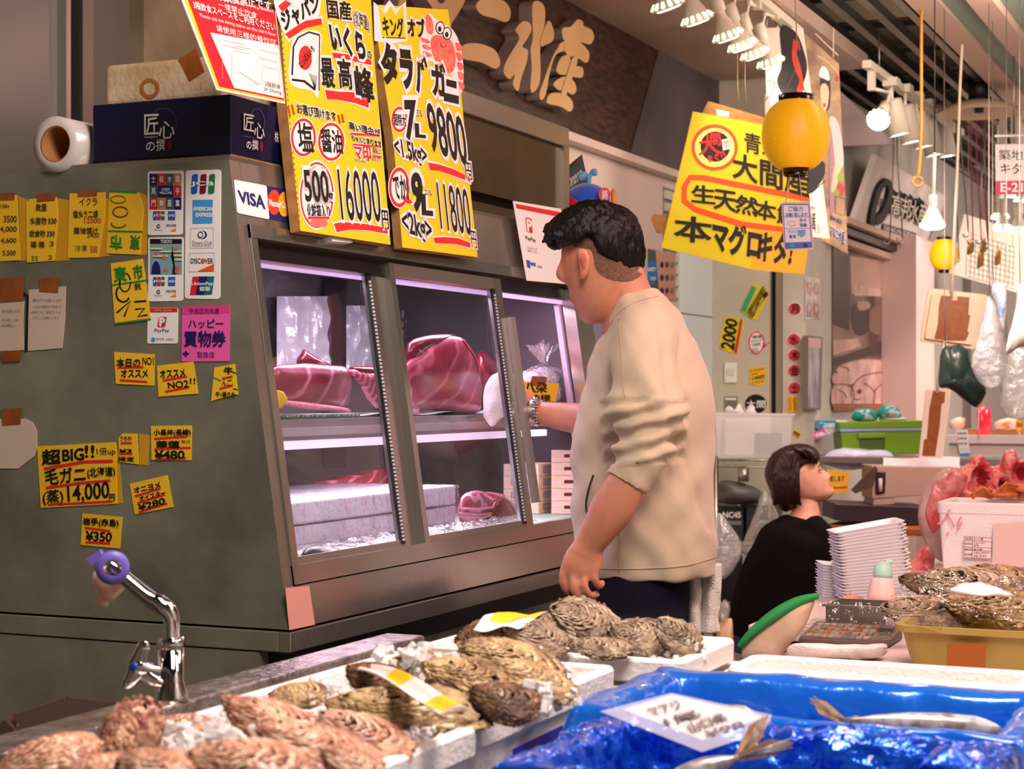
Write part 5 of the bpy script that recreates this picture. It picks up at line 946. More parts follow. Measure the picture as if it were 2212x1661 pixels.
# tap
ZF = H(370, 1513, HR).dot(FW); tp = empty('water_tap', P(368, 1513, ZF), 'chrome water tap with a purple ring and rubber nozzle on the counter rim', 'tap')
mpx = ZF/FPX; T_ = lambda x, y, d=0: P(x, y, ZF+d)
b = B(); b.lathe(T_(368, 1513), [(40*mpx, 0), (39*mpx, 6*mpx), (31*mpx, 40*mpx), (29*mpx, 44*mpx), (29*mpx, 112*mpx)], chrome, 28); b.obj('body', tp)
b = B(); b.lathe(T_(369, 1402), [(27*mpx, 0), (31*mpx, 4*mpx), (31*mpx, 20*mpx), (26*mpx, 26*mpx)], chrome, 6); b.obj('hex_nut', tp)
b = B(); limb(b, ZF, [(371, 1382, 0, 18, 18), (371, 1345, 0, 18, 18), (364, 1322, 0, 20, 20), (346, 1306, 0, 21, 21), (322, 1292, 0, 18, 18), (280, 1258, .0, 17, 17), (250, 1232, .0, 17, 17), (236, 1220, .0, 15, 15)], chrome, 18, 5); b.obj('spout', tp)
b = B(); limb(b, ZF, [(240, 1226, .016, 18, 18), (237, 1242, .016, 35, 30), (233, 1264, .016, 37, 32), (227, 1283, .016, 26, 24), (221, 1293, .016, 16, 16), (219, 1303, .016, 17, 17), (218, 1308, .016, 13, 13)], M('translucent_rubber', (236, 196, 172), .3, trans=.25, sss=.2), 22, 4); b.obj('nozzle', tp)
purp = M('purple_plastic', (112, 96, 190), .4); ax = ((T_(250, 1232, .03)-T_(280, 1258, 0)).normalized()*.45+FW*.8).normalized(); cc = T_(243, 1226, -.018)
b = B(); b.lathe(cc, [(19*mpx, -.004), (36*mpx, -.004), (36*mpx, .005), (19*mpx, .005), (19*mpx, -.004)], purp, 30, ax, False); b.bar(T_(194, 1213, -.018), T_(222, 1195, -.018), .010, .012, purp, FW); b.bar(T_(208, 1204, -.016), T_(222, 1214, -.016), .010, .008, purp, FW); b.obj('ring', tp)
b = B(); limb(b, ZF, [(345, 1452, -.005, 16, 16), (320, 1446, -.012, 15, 15), (300, 1442, -.018, 20, 14), (290, 1440, -.022, 15, 8)], chrome, 16)
for q in ([(294, 1440, -.018, 22, 10), (303, 1416, -.018, 18, 10), (311, 1394, -.018, 14, 9), (314, 1384, -.018, 6, 5)], [(296, 1442, -.018, 22, 10), (286, 1462, -.02, 17, 10), (274, 1478, -.022, 13, 8), (266, 1486, -.022, 5, 5)], [(300, 1446, -.016, 20, 10), (320, 1464, -.016, 15, 9), (340, 1474, -.014, 12, 8), (354, 1478, -.012, 6, 5)]): limb(b, ZF, q, chrome, 14)
hd = b.obj('handle', tp); b = B(); dotp = T_(291, 1440, -.024); b.lathe(dotp, [(9*mpx, 0), (9*mpx, .003), (6*mpx, .004)], M('blue_cold_mark', (30, 60, 170), .3), 18, -FW-RT*.6); b.obj('cold_mark', hd)
# steel stand left of the rim
b = B(); z_ = 2.25; sm = M('brushed_stand_steel', (150, 128, 116), .35, .9); q = [P(-60, 1660, z_), P(34, 1568, z_), P(140, 1530, z_+.05), P(300, 1548, z_+.1)]
for i in range(3): b.bar(q[i], q[i+1], .006 if i else .03, .03, sm)
b.bar(P(48, 1640, z_), P(40, 1566, z_), .02, .004, sm); b.bar(q[3], q[3]-UP*(q[3].z-.0), .03, .03, sm); b.bar(q[0], V((q[0].x, q[0].y, 0)), .03, .03, sm); b.thing('steel_stand', 'bent steel stand behind the counter rim at the lower left', 'stand')
# styrofoam boxes
def sbox(x0, x1, y0, y1, h, hb, label, th=.016, lip=.008, group='white styrofoam boxes on the counter', mat=None):
    mat = mat or styro; b = B(); r = .02
    def ring(dx, z, rr=r):
        X0_, X1_, Y0_, Y1_ = x0-dx, x1+dx, y0-dx, y1+dx; rr = max(.004, rr+dx); o = []
        for cx, cy, a in ((X1_-rr, Y1_-rr, 0), (X0_+rr, Y1_-rr, 90), (X0_+rr, Y0_+rr, 180), (X1_-rr, Y0_+rr, 270)):
            for k in range(6): t = math.radians(a+18*k); o.append(V((cx+rr*math.cos(t), cy+rr*math.sin(t), z)))
        return o
    prof = [(-lip-.012, hb), (-lip, h-.03), (-.001, h-.028), (0, h-.004), (-.003, h), (-th+.003, h), (-th, h-.003), (-th-.012, hb+.02)]
    rings = [ring(d, z) for d, z in prof]; b.loft(rings, mat, True, False); return b.thing('styrofoam_box', label, 'box', group)
YA = 1.588
sbox(-1.045, -.742, 1.12, YA, .94, HCT, 'nearest white styrofoam box full of pinkish oysters'); sbox(-1.06, -.752, YA+.006, 2.0, .94, HCT, 'middle white styrofoam box of brown oysters behind the nearest one')
sbox(-1.07, -.675, 2.045, 2.315, .905, HCT, 'white styrofoam box under the farthest oyster box', lip=.006); sbox(-1.055, -.69, 2.06, 2.292, .94, .906, 'shallow white styrofoam box of frilly oysters in front of the man', lip=.004)
b = B(); b.slab(plX(-.7525), [(1108, 1618), (1216, 1566), (1216, 1690), (1108, 1690)], .0006, M('ultramarine_print', (20, 30, 160), .5)); b.text(plX(-.7525), '三陸', (1126, 1646, 1180, 1690), whitep, .0012, .02); b.thing('box_label', 'dark blue label on the side of the middle oyster box', 'label')
sbox(-.63, -.275, 2.035, 2.16, .94, HCT, 'empty white styrofoam box behind the blue-lined box')
# ice
icem = M('crushed_ice', (250, 246, 244), .08, trans=.35, ior=1.25, coat=.5, bump=.4, bs=60)
def ice(x0, x1, y0, y1, h, n, seed, label, xy=None):
    random.seed(seed); b = B()
    for i in range(n):
        x = random.uniform(x0, x1); y = random.uniform(y0, y1)
        if xy: c_ = xy[i % len(xy)]; x, y, hh = c_[0]+random.gauss(0, .018), c_[1]+random.gauss(0, .018), c_[2]+random.uniform(-.02, .012)
        else: hh = h+random.uniform(-.008, .008)+.012*nz((x*9, y*9, 0), 1)
        s = random.uniform(.0035, .0075)*(.6 if seed == 9 else 1); R_ = Matrix.Rotation(random.random()*6, 3, 'X') @ Matrix.Rotation(random.random()*6, 3, 'Z')
        pts = [R_ @ V((sx*s*random.uniform(.7, 1.2), sy*s*random.uniform(.6, 1.1), sz*s*random.uniform(.5, 1))) + V((x, y, hh)) for sz in (-1, 1) for sx, sy in ((-1, -1), (1, -1), (1, 1), (-1, 1))]; b.hexa(pts, icem)
    if seed != 9: b.box(x0, x1, y0, y1, h-.1, h-.02, M('ice_bed', (214, 206, 204), .3, bump=.8, bs=60)); o = b.thing('crushed_ice', label, 'ice'); o['kind'] = 'stuff'; bev(o, .0012, 1, 20); return o
pos = lambda px, py, h: (lambda p: (p.x, p.y, h))(H(px, py, h))
ice(-1.02, -.765, 1.15, 1.565, .932, 620, 1, 'crushed ice between the oysters of the nearest box'); ice(-1.03, -.775, 1.62, 1.975, .93, 420, 2, 'crushed ice between the oysters of the middle box'); ice(-1.035, -.71, 2.08, 2.272, .93, 420, 3, 'crushed ice under the oysters of the farthest box')
ice(-.9, -.86, 1.4, 1.44, .86, 330, 4, 'clumps of crushed ice lying on the oysters', [pos(430, 1610, .962), pos(400, 1590, .955), pos(880, 1420, .965), pos(910, 1424, .965), pos(1080, 1420, .972), pos(1160, 1486, .955), pos(1100, 1424, .97), pos(480, 1612, .96), pos(1375, 1402, .94), pos(1470, 1396, .945), pos(1440, 1404, .94), pos(1078, 1390, .945)])
# oysters
oy = {'A': M('pinkish_oyster_shell', (226, 176, 144), .5, var=(128, 62, 50), vs=24, bump=.9, bs=110, vr=(.36, .66), coat=.35), 'B': M('olive_oyster_shell', (204, 172, 122), .5, var=(110, 84, 54), vs=30, bump=.9, bs=110, vr=(.36, .66), coat=.35), 'D': M('dark_oyster_shell', (126, 88, 58), .45, var=(60, 38, 28), vs=34, bump=.9, bs=110, vr=(.36, .66), coat=.35), 'C': M('grey_oyster_shell', (196, 172, 142), .5, var=(92, 72, 58), vs=36, bump=1.0, bs=130, vr=(.36, .66))}
oyr = {'A': M('pinkish_shell_edge', (240, 206, 178), .5, var=(196, 140, 110), vs=60, bump=.6, bs=140), 'B': M('cream_shell_edge', (222, 196, 146), .5, var=(160, 126, 80), vs=60, bump=.6, bs=140), 'D': M('brown_shell_edge', (150, 112, 76), .5, var=(84, 56, 40), vs=60, bump=.6, bs=140), 'C': M('grey_shell_edge', (212, 190, 160), .5, var=(140, 116, 94), vs=60, bump=.6, bs=140)}
def oyster(px, py, h, ln, ang, wr, tr, roll, m, seed, label, group, frill=.10):
    c = H(px, py, h); s = c.dot(FW)/FPX; L = ln*s; a = math.radians(ang)
    X = RT*math.cos(a)-UP*math.sin(a); Nn = (UP*math.cos(math.radians(roll))-FW*math.sin(math.radians(roll))); Yv = Nn.cross(X).normalized(); Nn = X.cross(Yv).normalized()
    W = L*wr; Tn = L*tr; nu, nv = 72, 52; rings = []; o = V((seed*3.7, seed*1.3, 0))
    for i in range(1, nv):
        th = math.pi*i/nv; ring = []
        for j in range(nu):
            ph = 2*math.pi*j/nu; d = V((math.cos(th), math.sin(th)*math.cos(ph), math.sin(th)*math.sin(ph))); x, y, z = d
            wid = .62+.38*((x+1)/2)**.7; bend = .12*math.sin(x*2+seed)
            p = V((x*.5, (y*.5*wid*1.15+bend*.5)*wr, z*.5*(.55+.45*(1-x*x))*tr*(1.15 if z < 0 else .85)))
            rd = math.hypot(x+1, y*.8); gl = math.sin(rd*26+3*nz(d+o, 2.2)); e = max(0, 1-abs(z)*2.2)
            sz = 1 if z > 0 else -1; q = d+o; st = abs(nz(q, 3.4))+.5*abs(nz(q+V((7, 0, 0)), 7.5)); lay = (rd*7+1.2*nz(q, 2.5)) % 1.0
            p.z = sz*(abs(z)**1.25)*.5*(.6+.4*(1-x*x))*tr*(1.2 if z < 0 else .85)
            k = .05*nz(q, 2.4)+.05*st+.030*(lay-.5)*(.5+e)+frill*.7*e*(nz(q, 5.5)+.5*(lay-.4))+.014*noise.noise(q*15)
            p = p + V((d.x, d.y, d.z*.55))*k*.6 + V((0, 0, (.07*nz(q, 3.2)+.03*nz(q, 9))*e)); ring.append(c+(X*p.x+Yv*p.y+Nn*p.z)*L)
        rings.append(ring)
    b = B(); b.loft(rings, oy[m]); rim = oyr[m]; NA = 56
    for k in range(7):                                   # overlapping growth plates, each with a ruffled edge
        sc_ = 1.02-.115*k; cxk = -.065*k; rg = []; sd = o+V((k*2.1, 0, k))
        for (r, up) in ((.02, 1), (.4, 1), (.7, 1), (.86, 1), (.96, 1), (1.0, .4), (.96, -.2), (.7, -.6), (.3, -.8)):
            q = []
            for j in range(NA):
                a_ = 2*math.pi*j/NA; u_ = V((math.cos(a_)*1.6, math.sin(a_)*1.6, k*.7))+sd; rf = 1+.13*nz(u_, 1.3)+.07*nz(u_, 3.3)+.03*nz(u_, 8)
                x = cxk+.5*sc_*r*rf*math.cos(a_); wid = .62+.38*max(0, min(1, x+.5))**.7; y = .5*sc_*r*rf*math.sin(a_)*wid*1.1*wr+.06*math.sin(x*4+seed)*wr
                rr = min(1, (x*2)**2+(y*2/wr)**2); z = .40*tr*(1-rr)**.8*.9+.028*tr*k+.012*up*(1-.4*r)+(r**3)*(.050*nz(u_, 2.6)+.030*nz(u_, 6))*(frill*9)*.7*wr+.010*nz(V((x*22, y*22, k))+sd, 1); q.append(c+(X*x+Yv*y+Nn*z)*L)
            rg.append(q)
        b.loft(rg[:4], oy[m], True); b.loft(rg[3:], rim, False)
    return b.thing('oyster', label, 'oyster', group)
GA, GB, GC = 'oysters in the nearest box', 'oysters in the middle box', 'oysters in the farthest box'
for i, (px, py, h, ln, ang, wr, tr, rl, m, g, label) in enumerate([
    (112, 1640, .955, 215, -12, .7, .42, 20, 'A', GA, 'oyster at the lower left corner of the nearest box'), (282, 1598, .962, 190, -62, .72, .5, 50, 'A', GA, 'upright orange-brown oyster beside the tap, standing tallest in the nearest box'),
    (398, 1563, .952, 110, -4, .6, .34, 20, 'A', GA, 'small flat oyster at the left rim of the nearest box'), (604, 1566, .966, 250, 20, .5, .30, 35, 'A', GA, 'long oyster along the back rim of the nearest box'),
    (792, 1588, .956, 210, 22, .55, .30, 35, 'A', GA, 'oyster nearest the right rim of the nearest box'), (690, 1618, .975, 270, 22, .52, .28, 30, 'A', GA, 'dark-edged oyster lying across the middle of the nearest box'),
    (540, 1652, .985, 260, 8, .6, .34, 25, 'A', GA, 'pale pink oyster at the bottom middle of the photo'), (345, 1662, .985, 180, 10, .7, .4, 25, 'A', GA, 'oyster at the bottom of the photo below the upright one'), (770, 1660, .962, 170, 26, .6, .34, 25, 'A', GA, 'oyster at the bottom right corner of the nearest box'), (200, 1668, .98, 160, -20, .7, .4, 20, 'A', GA, 'rough oyster between the lower left one and the upright one'),
    (645, 1502, .95, 120, -6, .7, .45, 30, 'B', GB, 'stubby oyster at the left end of the middle box'), (818, 1470, .965, 140, 20, .7, .45, 40, 'D', GB, 'dark oyster under the white label of the middle box'), (905, 1532, .955, 320, 9, .38, .2, 35, 'B', GB, 'long flat olive oyster in front of the middle box'),
    (1028, 1468, .965, 220, 17, .5, .26, 35, 'B', GB, 'brown oyster in the centre of the middle box'), (1108, 1428, .972, 230, 14, .45, .26, 40, 'B', GB, 'oyster at the back of the middle box under ice'), (1152, 1468, .962, 190, 16, .5, .32, 35, 'B', GB, 'oyster near the far right corner of the middle box'),
    (1092, 1514, .962, 150, 12, .7, .44, 40, 'D', GB, 'dark brown oyster near the right rim of the middle box'), (930, 1436, .955, 150, 6, .6, .34, 30, 'B', GB, 'pale oyster under ice at the back left of the middle box'), (770, 1530, .945, 130, 12, .6, .34, 30, 'B', GB, 'small oyster behind the back rim of the nearest box'),
    (1052, 1374, .962, 130, -8, .7, .44, 40, 'D', GC, 'dark oyster under the yellow and white tag'), (1162, 1378, .962, 140, 12, .62, .36, 40, 'C', GC, 'smooth grey oyster left of the frilly one'), (1266, 1350, .972, 160, 18, .8, .48, 50, 'C', GC, 'largest frilly oyster in the farthest box'),
    (1296, 1398, .955, 130, 2, .5, .26, 30, 'C', GC, 'low frilly oyster at the front rim of the farthest box'), (1386, 1372, .962, 135, 6, .7, .44, 45, 'C', GC, 'oyster between the largest frilly one and the rightmost'), (1466, 1374, .962, 110, 40, .7, .52, 50, 'C', GC, 'rightmost oyster in the farthest box'), (1205, 1345, .958, 100, -10, .7, .4, 40, 'C', GC, 'oyster half hidden behind the largest frilly one')]):
    oyster(px, py, h, ln, ang, wr, tr, rl, m, i+1, label, g, .16 if g == GC else .09)
# labels on the oysters
def sheet(name, pts, hs, mat, label, cat, curl=.004, n=14, sec=None):
    q = [H(x, y, h) for (x, y), h in zip(pts, hs)]; b = B()
    b.grid(lambda u, v: (q[0]*(1-u)+q[1]*u)*(1-v)+(q[3]*(1-u)+q[2]*u)*v+UP*curl*(math.sin(u*7+v*3)+math.sin(v*5)), n, n, mat); o = b.thing(name, label, cat); m_ = o.modifiers.new('t', 'SOLIDIFY'); m_.thickness = .0006
    if sec:
        for (u0, u1, v0, v1, mm) in sec: b = B(); b.grid(lambda u, v: (lambda U, W_: (q[0]*(1-U)+q[1]*U)*(1-W_)+(q[3]*(1-U)+q[2]*U)*W_+UP*(curl*(math.sin(U*7+W_*3)+math.sin(W_*5))+.0012))(u0+(u1-u0)*u, v0+(v1-v0)*v), 8, 8, mm); b.obj('printed_field', o)
    return o
sheet('paper_tag', [(752, 1448), (800, 1440), (1030, 1530), (930, 1520)], [.972, .980, .985, .985], M('thin_wet_paper', (238, 228, 222), .5), 'wet white tag with yellow fields on the oysters of the middle box', 'tag', .004, sec=[(.3, .95, .28, .48, yellow_note), (.3, .9, .78, .97, yellow_note)])
sheet('paper_tag', [(1060, 1330), (1205, 1324), (1120, 1352), (1022, 1356)], [.988, .985, .98, .98], M('thin_wet_paper', (238, 228, 222), .5), 'yellow and white tag on the oysters of the farthest box', 'tag', .003, sec=[(.15, 1, .0, .6, yellow_note)])
# blue lined boxes
bl1 = M('blue_plastic_liner', (22, 104, 214), .22, .25, bump=.5, bs=18, coat=.6); bl2 = M('crinkled_blue_foil', (20, 84, 206), .18, .5, bump=1.0, bs=34, coat=.5)
def liner(x0, x1, y0, y1, h, hb, mat, drop, wob, label, seed):
    b = B(); n = 150 if wob < .008 else 300; prof = [(.020, h-drop), (.017, h-drop*.5), (.012, h-.014), (.007, h+.002), (-.004, h+.004), (-.020, h+.001), (-.030, h-.014), (-.034, h-.07), (-.038, hb+.004), (-.07, hb)]
    rings = []
    for d, z in crom(prof, 3 if wob < .008 else 6):
        r = []
        for i in range(n):
            t = 4*i/n; k = int(t); f = t-k; cs_ = [(x0-d, y0-d), (x1+d, y0-d), (x1+d, y1+d), (x0-d, y1+d)]; p, q = cs_[k], cs_[(k+1) % 4]
            x, y = p[0]+(q[0]-p[0])*f, p[1]+(q[1]-p[1])*f; g = V((x*10+seed, y*10, z*10)); w_ = V((nz(g, 2.3), nz(g+V((5, 5, 0)), 2.3), .6*nz(g+V((0, 9, 3)), 1.7)))*wob+V((nz(g, 6), nz(g+V((5, 5, 0)), 6), .4*nz(g+V((0, 9, 3)), 5)))*wob*.4
            if wob > .008: a_ = abs(nz(g, 3.1))+.6*abs(nz(g+V((3, 1, 2)), 7)); w_ = w_*.7+V((nz(g+V((2, 8, 1)), 1.9), nz(g+V((8, 2, 1)), 1.9), .3)).normalized()*(a_-.25)*.014
            r.append(V((x, y, z))+w_)
        rings.append(r)
    b.loft(rings, mat, False, wob < .008); b.poly(rings[-1], mat); return b.thing('blue_liner', label, 'box liner', 'blue film liners of the fish boxes')
sbox(-.69, -.255, 1.752, 2.002, .922, HCT, 'white styrofoam box under the farther blue liner', .006, 0); sbox(-.638, -.254, 1.438, 1.704, .922, HCT, 'white styrofoam box under the nearer blue liner', .006, 0)
liner(-.70, -.245, 1.742, 2.012, .935, .80, bl1, .05, .006, 'smooth blue plastic liner of the box holding silver fish', 1); liner(-.648, -.245, 1.43, 1.712, .934, .79, bl2, .08, .011, 'crinkled blue foil liner of the nearest box on the right', 7)
ice(-.64, -.30, 1.80, 1.955, .872, 110, 9, 'icy water with sparkling bits in the blue-lined box')
silverf = M('silver_fish_skin', (190, 184, 178), .3, .2, var=(120, 110, 100), vs=40, coat=.5); fin = M('yellowish_fin', (196, 152, 104), .4, var=(150, 112, 70), vs=60)
def fish(p, q, r, name, label, tail=None):
    t = empty(name, p, label, 'fish', 'silver fish in the blue-lined boxes'); b = B(); d = q-p; b.tube([p+d*u for u in (0, .06, .2, .4, .6, .8, .93, 1)], [r*.2, r*.6, r*.95, r, r*.9, r*.6, r*.3, r*.22], silverf, 14, True, [r*.3, r*.8, r*1.3, r*1.4, r*1.25, r*.8, r*.4, r*.35]); b.obj('body', t)
    if tail:
        b = B(); e = q
        for k in tail:
            w_ = (k-e); s_ = w_.cross(FW).normalized()*.008; b.add([e-s_*.5, e+s_*.5, e+w_*.6+s_*1.1, k, e+w_*.6-s_*.9], [(0, 1, 2, 3, 4)], fin, False); b.add([v+FW*.002 for v in (e-s_*.5, e+s_*.5, e+w_*.6+s_*1.1, k, e+w_*.6-s_*.9)], [(4, 3, 2, 1, 0)], fin, False)
            for m_ in range(4): b.tube([e, e+w_*.95+s_*(m_-1.5)*.35], .0006, silverf, 5)
        b.obj('tail_fin', t)
    return t
fish(H(2180, 1578, .899), H(1820, 1556, .904), .011, 'silver_fish', 'silver fish lying along the right half of the blue-lined box', [H(1822, 1556, .904)+UP*.001, P(1750, 1508, H(1780, 1550, .9).dot(FW))])
fish(H(1640, 1556, .895), H(1490, 1552, .893), .013, 'silver_fish', 'silver fish beside the paper label in the blue-lined box'); fish(H(1960, 1566, .895), H(1690, 1552, .893), .012, 'silver_fish', 'silver fish in the middle of the blue-lined box')
zt = H(1600, 1640, .93).dot(FW); fish(P(1440, 1700, zt), P(1596, 1636, zt), .010, 'silver_fish', 'fish whose forked tail sticks out of the crinkled blue foil', [P(1660, 1545, zt+.02), P(1716, 1604, zt)])
b = B(); pb_ = Pl(H(1480, 1550, .955), UP*.86-FW*.5); b.slab(pb_, [(1345, 1532), (1452, 1500), (1650, 1548), (1518, 1598)], .0008, M('label_paper_in_bag', (226, 214, 216), .5)); b.slab(pb_, [(1296, 1536), (1450, 1496), (1668, 1544), (1650, 1580), (1516, 1624)], .0004, clear('flat_clear_pouch', gloss=.06, rough=.08, milky=.22), off=.0016)
for t, q in (('マアジ', [(1395, 1530), (1460, 1512), (1480, 1526), (1410, 1546)]), ('1尾', [(1430, 1552), (1500, 1532), (1516, 1544), (1444, 1566)]), ('山口県', [(1480, 1562), (1560, 1538), (1574, 1552), (1496, 1580)]), ('¥98', [(1520, 1580), (1600, 1556), (1610, 1568), (1528, 1592)])): b.text(pb_, t, q, M('worn_black_pen', (92, 82, 84), .6), .0035, .02)
b.thing('bagged_label', 'handwritten white label in a clear bag across the blue liners', 'label')
b = B(); pillow(b, Pl(H(2080, 1650, .93), UP*.8-FW*.6), [(1975, 1661), (2000, 1630), (2040, 1606), (2090, 1612), (2150, 1640), (2165, 1670), (2060, 1690)], .02, .02, bl2, 6, 3, .016, 40); b.thing('foil_bundle', 'bunched blue foil bundle in the nearest blue-lined box', 'foil')
# ================= right-hand counter and the shop behind =================
rosy = M('pale_table_sheet', (216, 196, 186), .5); deskw = M('orange_brown_desk', (176, 96, 44), .5, var=(150, 76, 34), vs=6)
def table(name, x0, x1, y0, y1, h, mat, label, th=.03, legs=True):
    t = empty(name, ((x0+x1)/2, (y0+y1)/2, 0), label, 'table'); b = B(); b.box(x0, x1, y0, y1, h-th, h, mat); bev(b.obj('tabletop', t), .004)
    for x in (x0+.05, x1-.05):
        for y in (y0+.05, y1-.05): b = B(); b.box(x-.02, x+.02, y-.02, y+.02, 0, h-th, alu); b.obj('leg', t)
    return t
table('side_table', -.85, .6, 2.42, 3.44, .80, rosy, 'pale side table behind the blue-lined boxes'); table('meat_table', -1.02, .9, 3.46, 5.05, .80, rosy, 'pale table holding the tray stacks and the tuna bones')
def onh(px, py, h): return H(px, py, h)
# folded towel, calculator, steel container
zt = H(1800, 1426, .80).dot(FW); b = B(); pillow(b, Pl(P(1800, 1410, zt), FW+UP*.35), [(1702, 1412), (1708, 1394), (1760, 1390), (1830, 1392), (1905, 1393), (1916, 1404), (1908, 1416), (1870, 1420), (1850, 1428), (1820, 1424), (1740, 1426)], .03, .05, terry, 6, 4, .012, 22); b.thing('folded_towel', 'white folded towel in front of the calculator', 'towel')
c0 = H(1718, 1394, .80); c1 = H(1925, 1398, .80); cx0, cx1, cy = c0.x, c1.x, (c0.y+c1.y)/2; cal = empty('desk_calculator', ((cx0+cx1)/2, cy+.07, .80), 'film-wrapped desk calculator behind the folded towel', 'calculator'); cg = M('dark_taupe_plastic', (96, 78, 72), .45)
b = B(); b.hexa([V((cx0, cy, .802)), V((cx1, cy, .802)), V((cx1, cy+.13, .802)), V((cx0, cy+.13, .802)), V((cx0, cy, .812)), V((cx1, cy, .812)), V((cx1, cy+.13, .828)), V((cx0, cy+.13, .828))], cg); bev(b.obj('body', cal), .003)
kc = [M('calculator_key_beige', (190, 168, 150), .5), M('calculator_key_orange', (206, 110, 70), .5), M('calculator_key_grey', (120, 112, 110), .5)]; random.seed(2)
for r_i in range(4):
    for k_i in range(9):
        x = cx0+.012+k_i*.0135; y = cy+.010+r_i*.027; z_ = .8125+.016*(y-cy)/.13; b = B(); b.box(x, x+.010, y, y+.018, z_, z_+.004, kc[random.choice((0, 0, 0, 0, 1, 2))]); b.obj('key', cal)
b = B(); b.box(cx0+.135, cx1-.008, cy+.07, cy+.12, .822, .829, M('grey_display', (70, 74, 70), .2)); b.obj('display', cal)
b = B(); b.grid(lambda u, v: V((cx0-.006+(cx1-cx0+.012)*u, cy-.006+.145*v, .8165+.016*v+.003*abs(nz((u*12, v*8, 0), 1)))), 26, 14, film); b.obj('film_wrap', cal)
s0 = H(1788, 1366, .80); s1 = H(1922, 1370, .80); sy = cy+.16; sc_ = empty('steel_container', ((s0.x+s1.x)/2, sy+.05, .80), 'film-wrapped rectangular steel container behind the calculator', 'container')
x0, x1 = s0.x, s1.x; b = B(); hs_ = PYc(1850, 1308, sy).z
for q in ((x0, x1, sy, sy+.003), (x0, x1, sy+.107, sy+.11), (x0, x0+.003, sy+.003, sy+.107), (x1-.003, x1, sy+.003, sy+.107)): b.box(*q, .80, hs_, steel)
b.box(x0-.006, x1+.006, sy-.006, sy, hs_-.004, hs_, steel); b.box(x0+.003, x1-.003, sy+.003, sy+.107, .80, .803, steel); b.obj('body', sc_)
b = B(); b.grid(lambda u, v: V((x0-.012+(x1-x0+.024)*u, sy-.014+.006*nz((u*9, v*7, 2), 1)+.02*max(0, v-.75), .802+(hs_-.80+.006)*v)), 30, 14, film); b.obj('film_wrap', sc_)
b = B(); pillow(b, plF(zt+.75), [(1815, 1297), (1820, 1290), (1835, 1285), (1850, 1288), (1866, 1294), (1862, 1300), (1830, 1302)], .02, .02, M('dried_flakes', (206, 150, 120), .8, bump=.8, bs=90), 4, 3, .008, 60); b.tube([P(1836, 1290, zt+.74), P(1836, 1272, zt+.74)], .0012, M('toothpick', (190, 150, 110), .7), 6); b.thing('garnish_heap', 'small heap of dried flakes with a pick in front of the white trays', 'garnish')
# white foam trays in two stacks
trm = M('white_foam_tray', (240, 236, 238), .5)
def tray(c, ax, up, w, d, h, nm, label, group):
    b = B(); nv = ax.cross(up).normalized(); pr = [(.80, 0), (.86, .5), (.93, .92), (1, 1), (1, 1.10), (.90, 1.05), (.80, .5), (.74, .12)]
    rings = []
    for s, t in pr:
        r = []
        for sx, sy, a in ((1, 1, 0), (-1, 1, 90), (-1, -1, 180), (1, -1, 270)):
            for k in range(4): q = math.radians(a+30*k); r.append(c+ax*((sx*(w/2-.012)+.012*math.cos(q))*s)+nv*((sy*(d/2-.012)+.012*math.sin(q))*s)+up*h*t)
        rings.append(r)
    b.loft(rings, trm, True, False); return b.thing(nm, label, 'tray', group)
zs = 3.95; n = 22
for i in range(n):
    t = i/(n-1); a = math.radians(3+7*t); ax = RT*math.cos(a)+UP*math.sin(a); up = UP*math.cos(a)-RT*math.sin(a); c = P(1889-16*t+2*math.sin(i*1.7), 1298-(1298-1148)*t, zs)
    tray(c, ax, up, .162, .11, .0135, 'foam_tray', 'topmost tray of the tall white tray stack' if i == n-1 else ('lowest tray of the tall white tray stack' if i == 0 else 'white foam tray inside the tall tilted tray stack'), 'trays in the tall white stack')
for i in range(12):
    t = i/11; a = math.radians(-6); ax = RT*math.cos(a)+UP*math.sin(a); up = UP*math.cos(a)-RT*math.sin(a); c = P(1806+1.5*math.sin(i*2.3), 1297-(1297-1230)*t, zs+.14)
    tray(c, ax, up, .085, .11, .012, 'foam_tray', 'topmost tray of the low white tray stack' if i == 11 else ('lowest tray of the low white tray stack' if i == 0 else 'white foam tray inside the low stack beside the tall one'), 'trays in the low white stack')
zb = 3.78; m_ = zb/FPX; bt = empty('squeeze_bottle', P(1906, 1312, zb), 'pinkish squeeze bottle with a mint green spout cap before the white trays', 'bottle')
b = B(); b.lathe(P(1905, 1312, zb), [(31*m_, 0), (31*m_, 16*m_)], M('soy_sauce', (60, 22, 24), .2), 24); b.obj('sauce', bt)
b = B(); b.lathe(P(1905, 1312, zb), [(31.5*m_, 16*m_), (31*m_, 30*m_), (25*m_, 56*m_), (21*m_, 66*m_)], M('pinkish_translucent_plastic', (232, 200, 190), .35, sss=.2), 24); b.obj('body', bt)
b = B(); b.lathe(P(1907, 1312, zb), [(21*m_, 66*m_), (21*m_, 74*m_), (18*m_, 90*m_), (11*m_, 98*m_), (3*m_, 100*m_)], M('mint_plastic', (170, 214, 196), .4), 24); limb(b, zb, [(1914, 1216, 0, 7, 7), (1924, 1213, 0, 5, 5), (1930, 1215, 0, 2.5, 2.5)], MC['mint_plastic'], 10); b.obj('cap', bt)
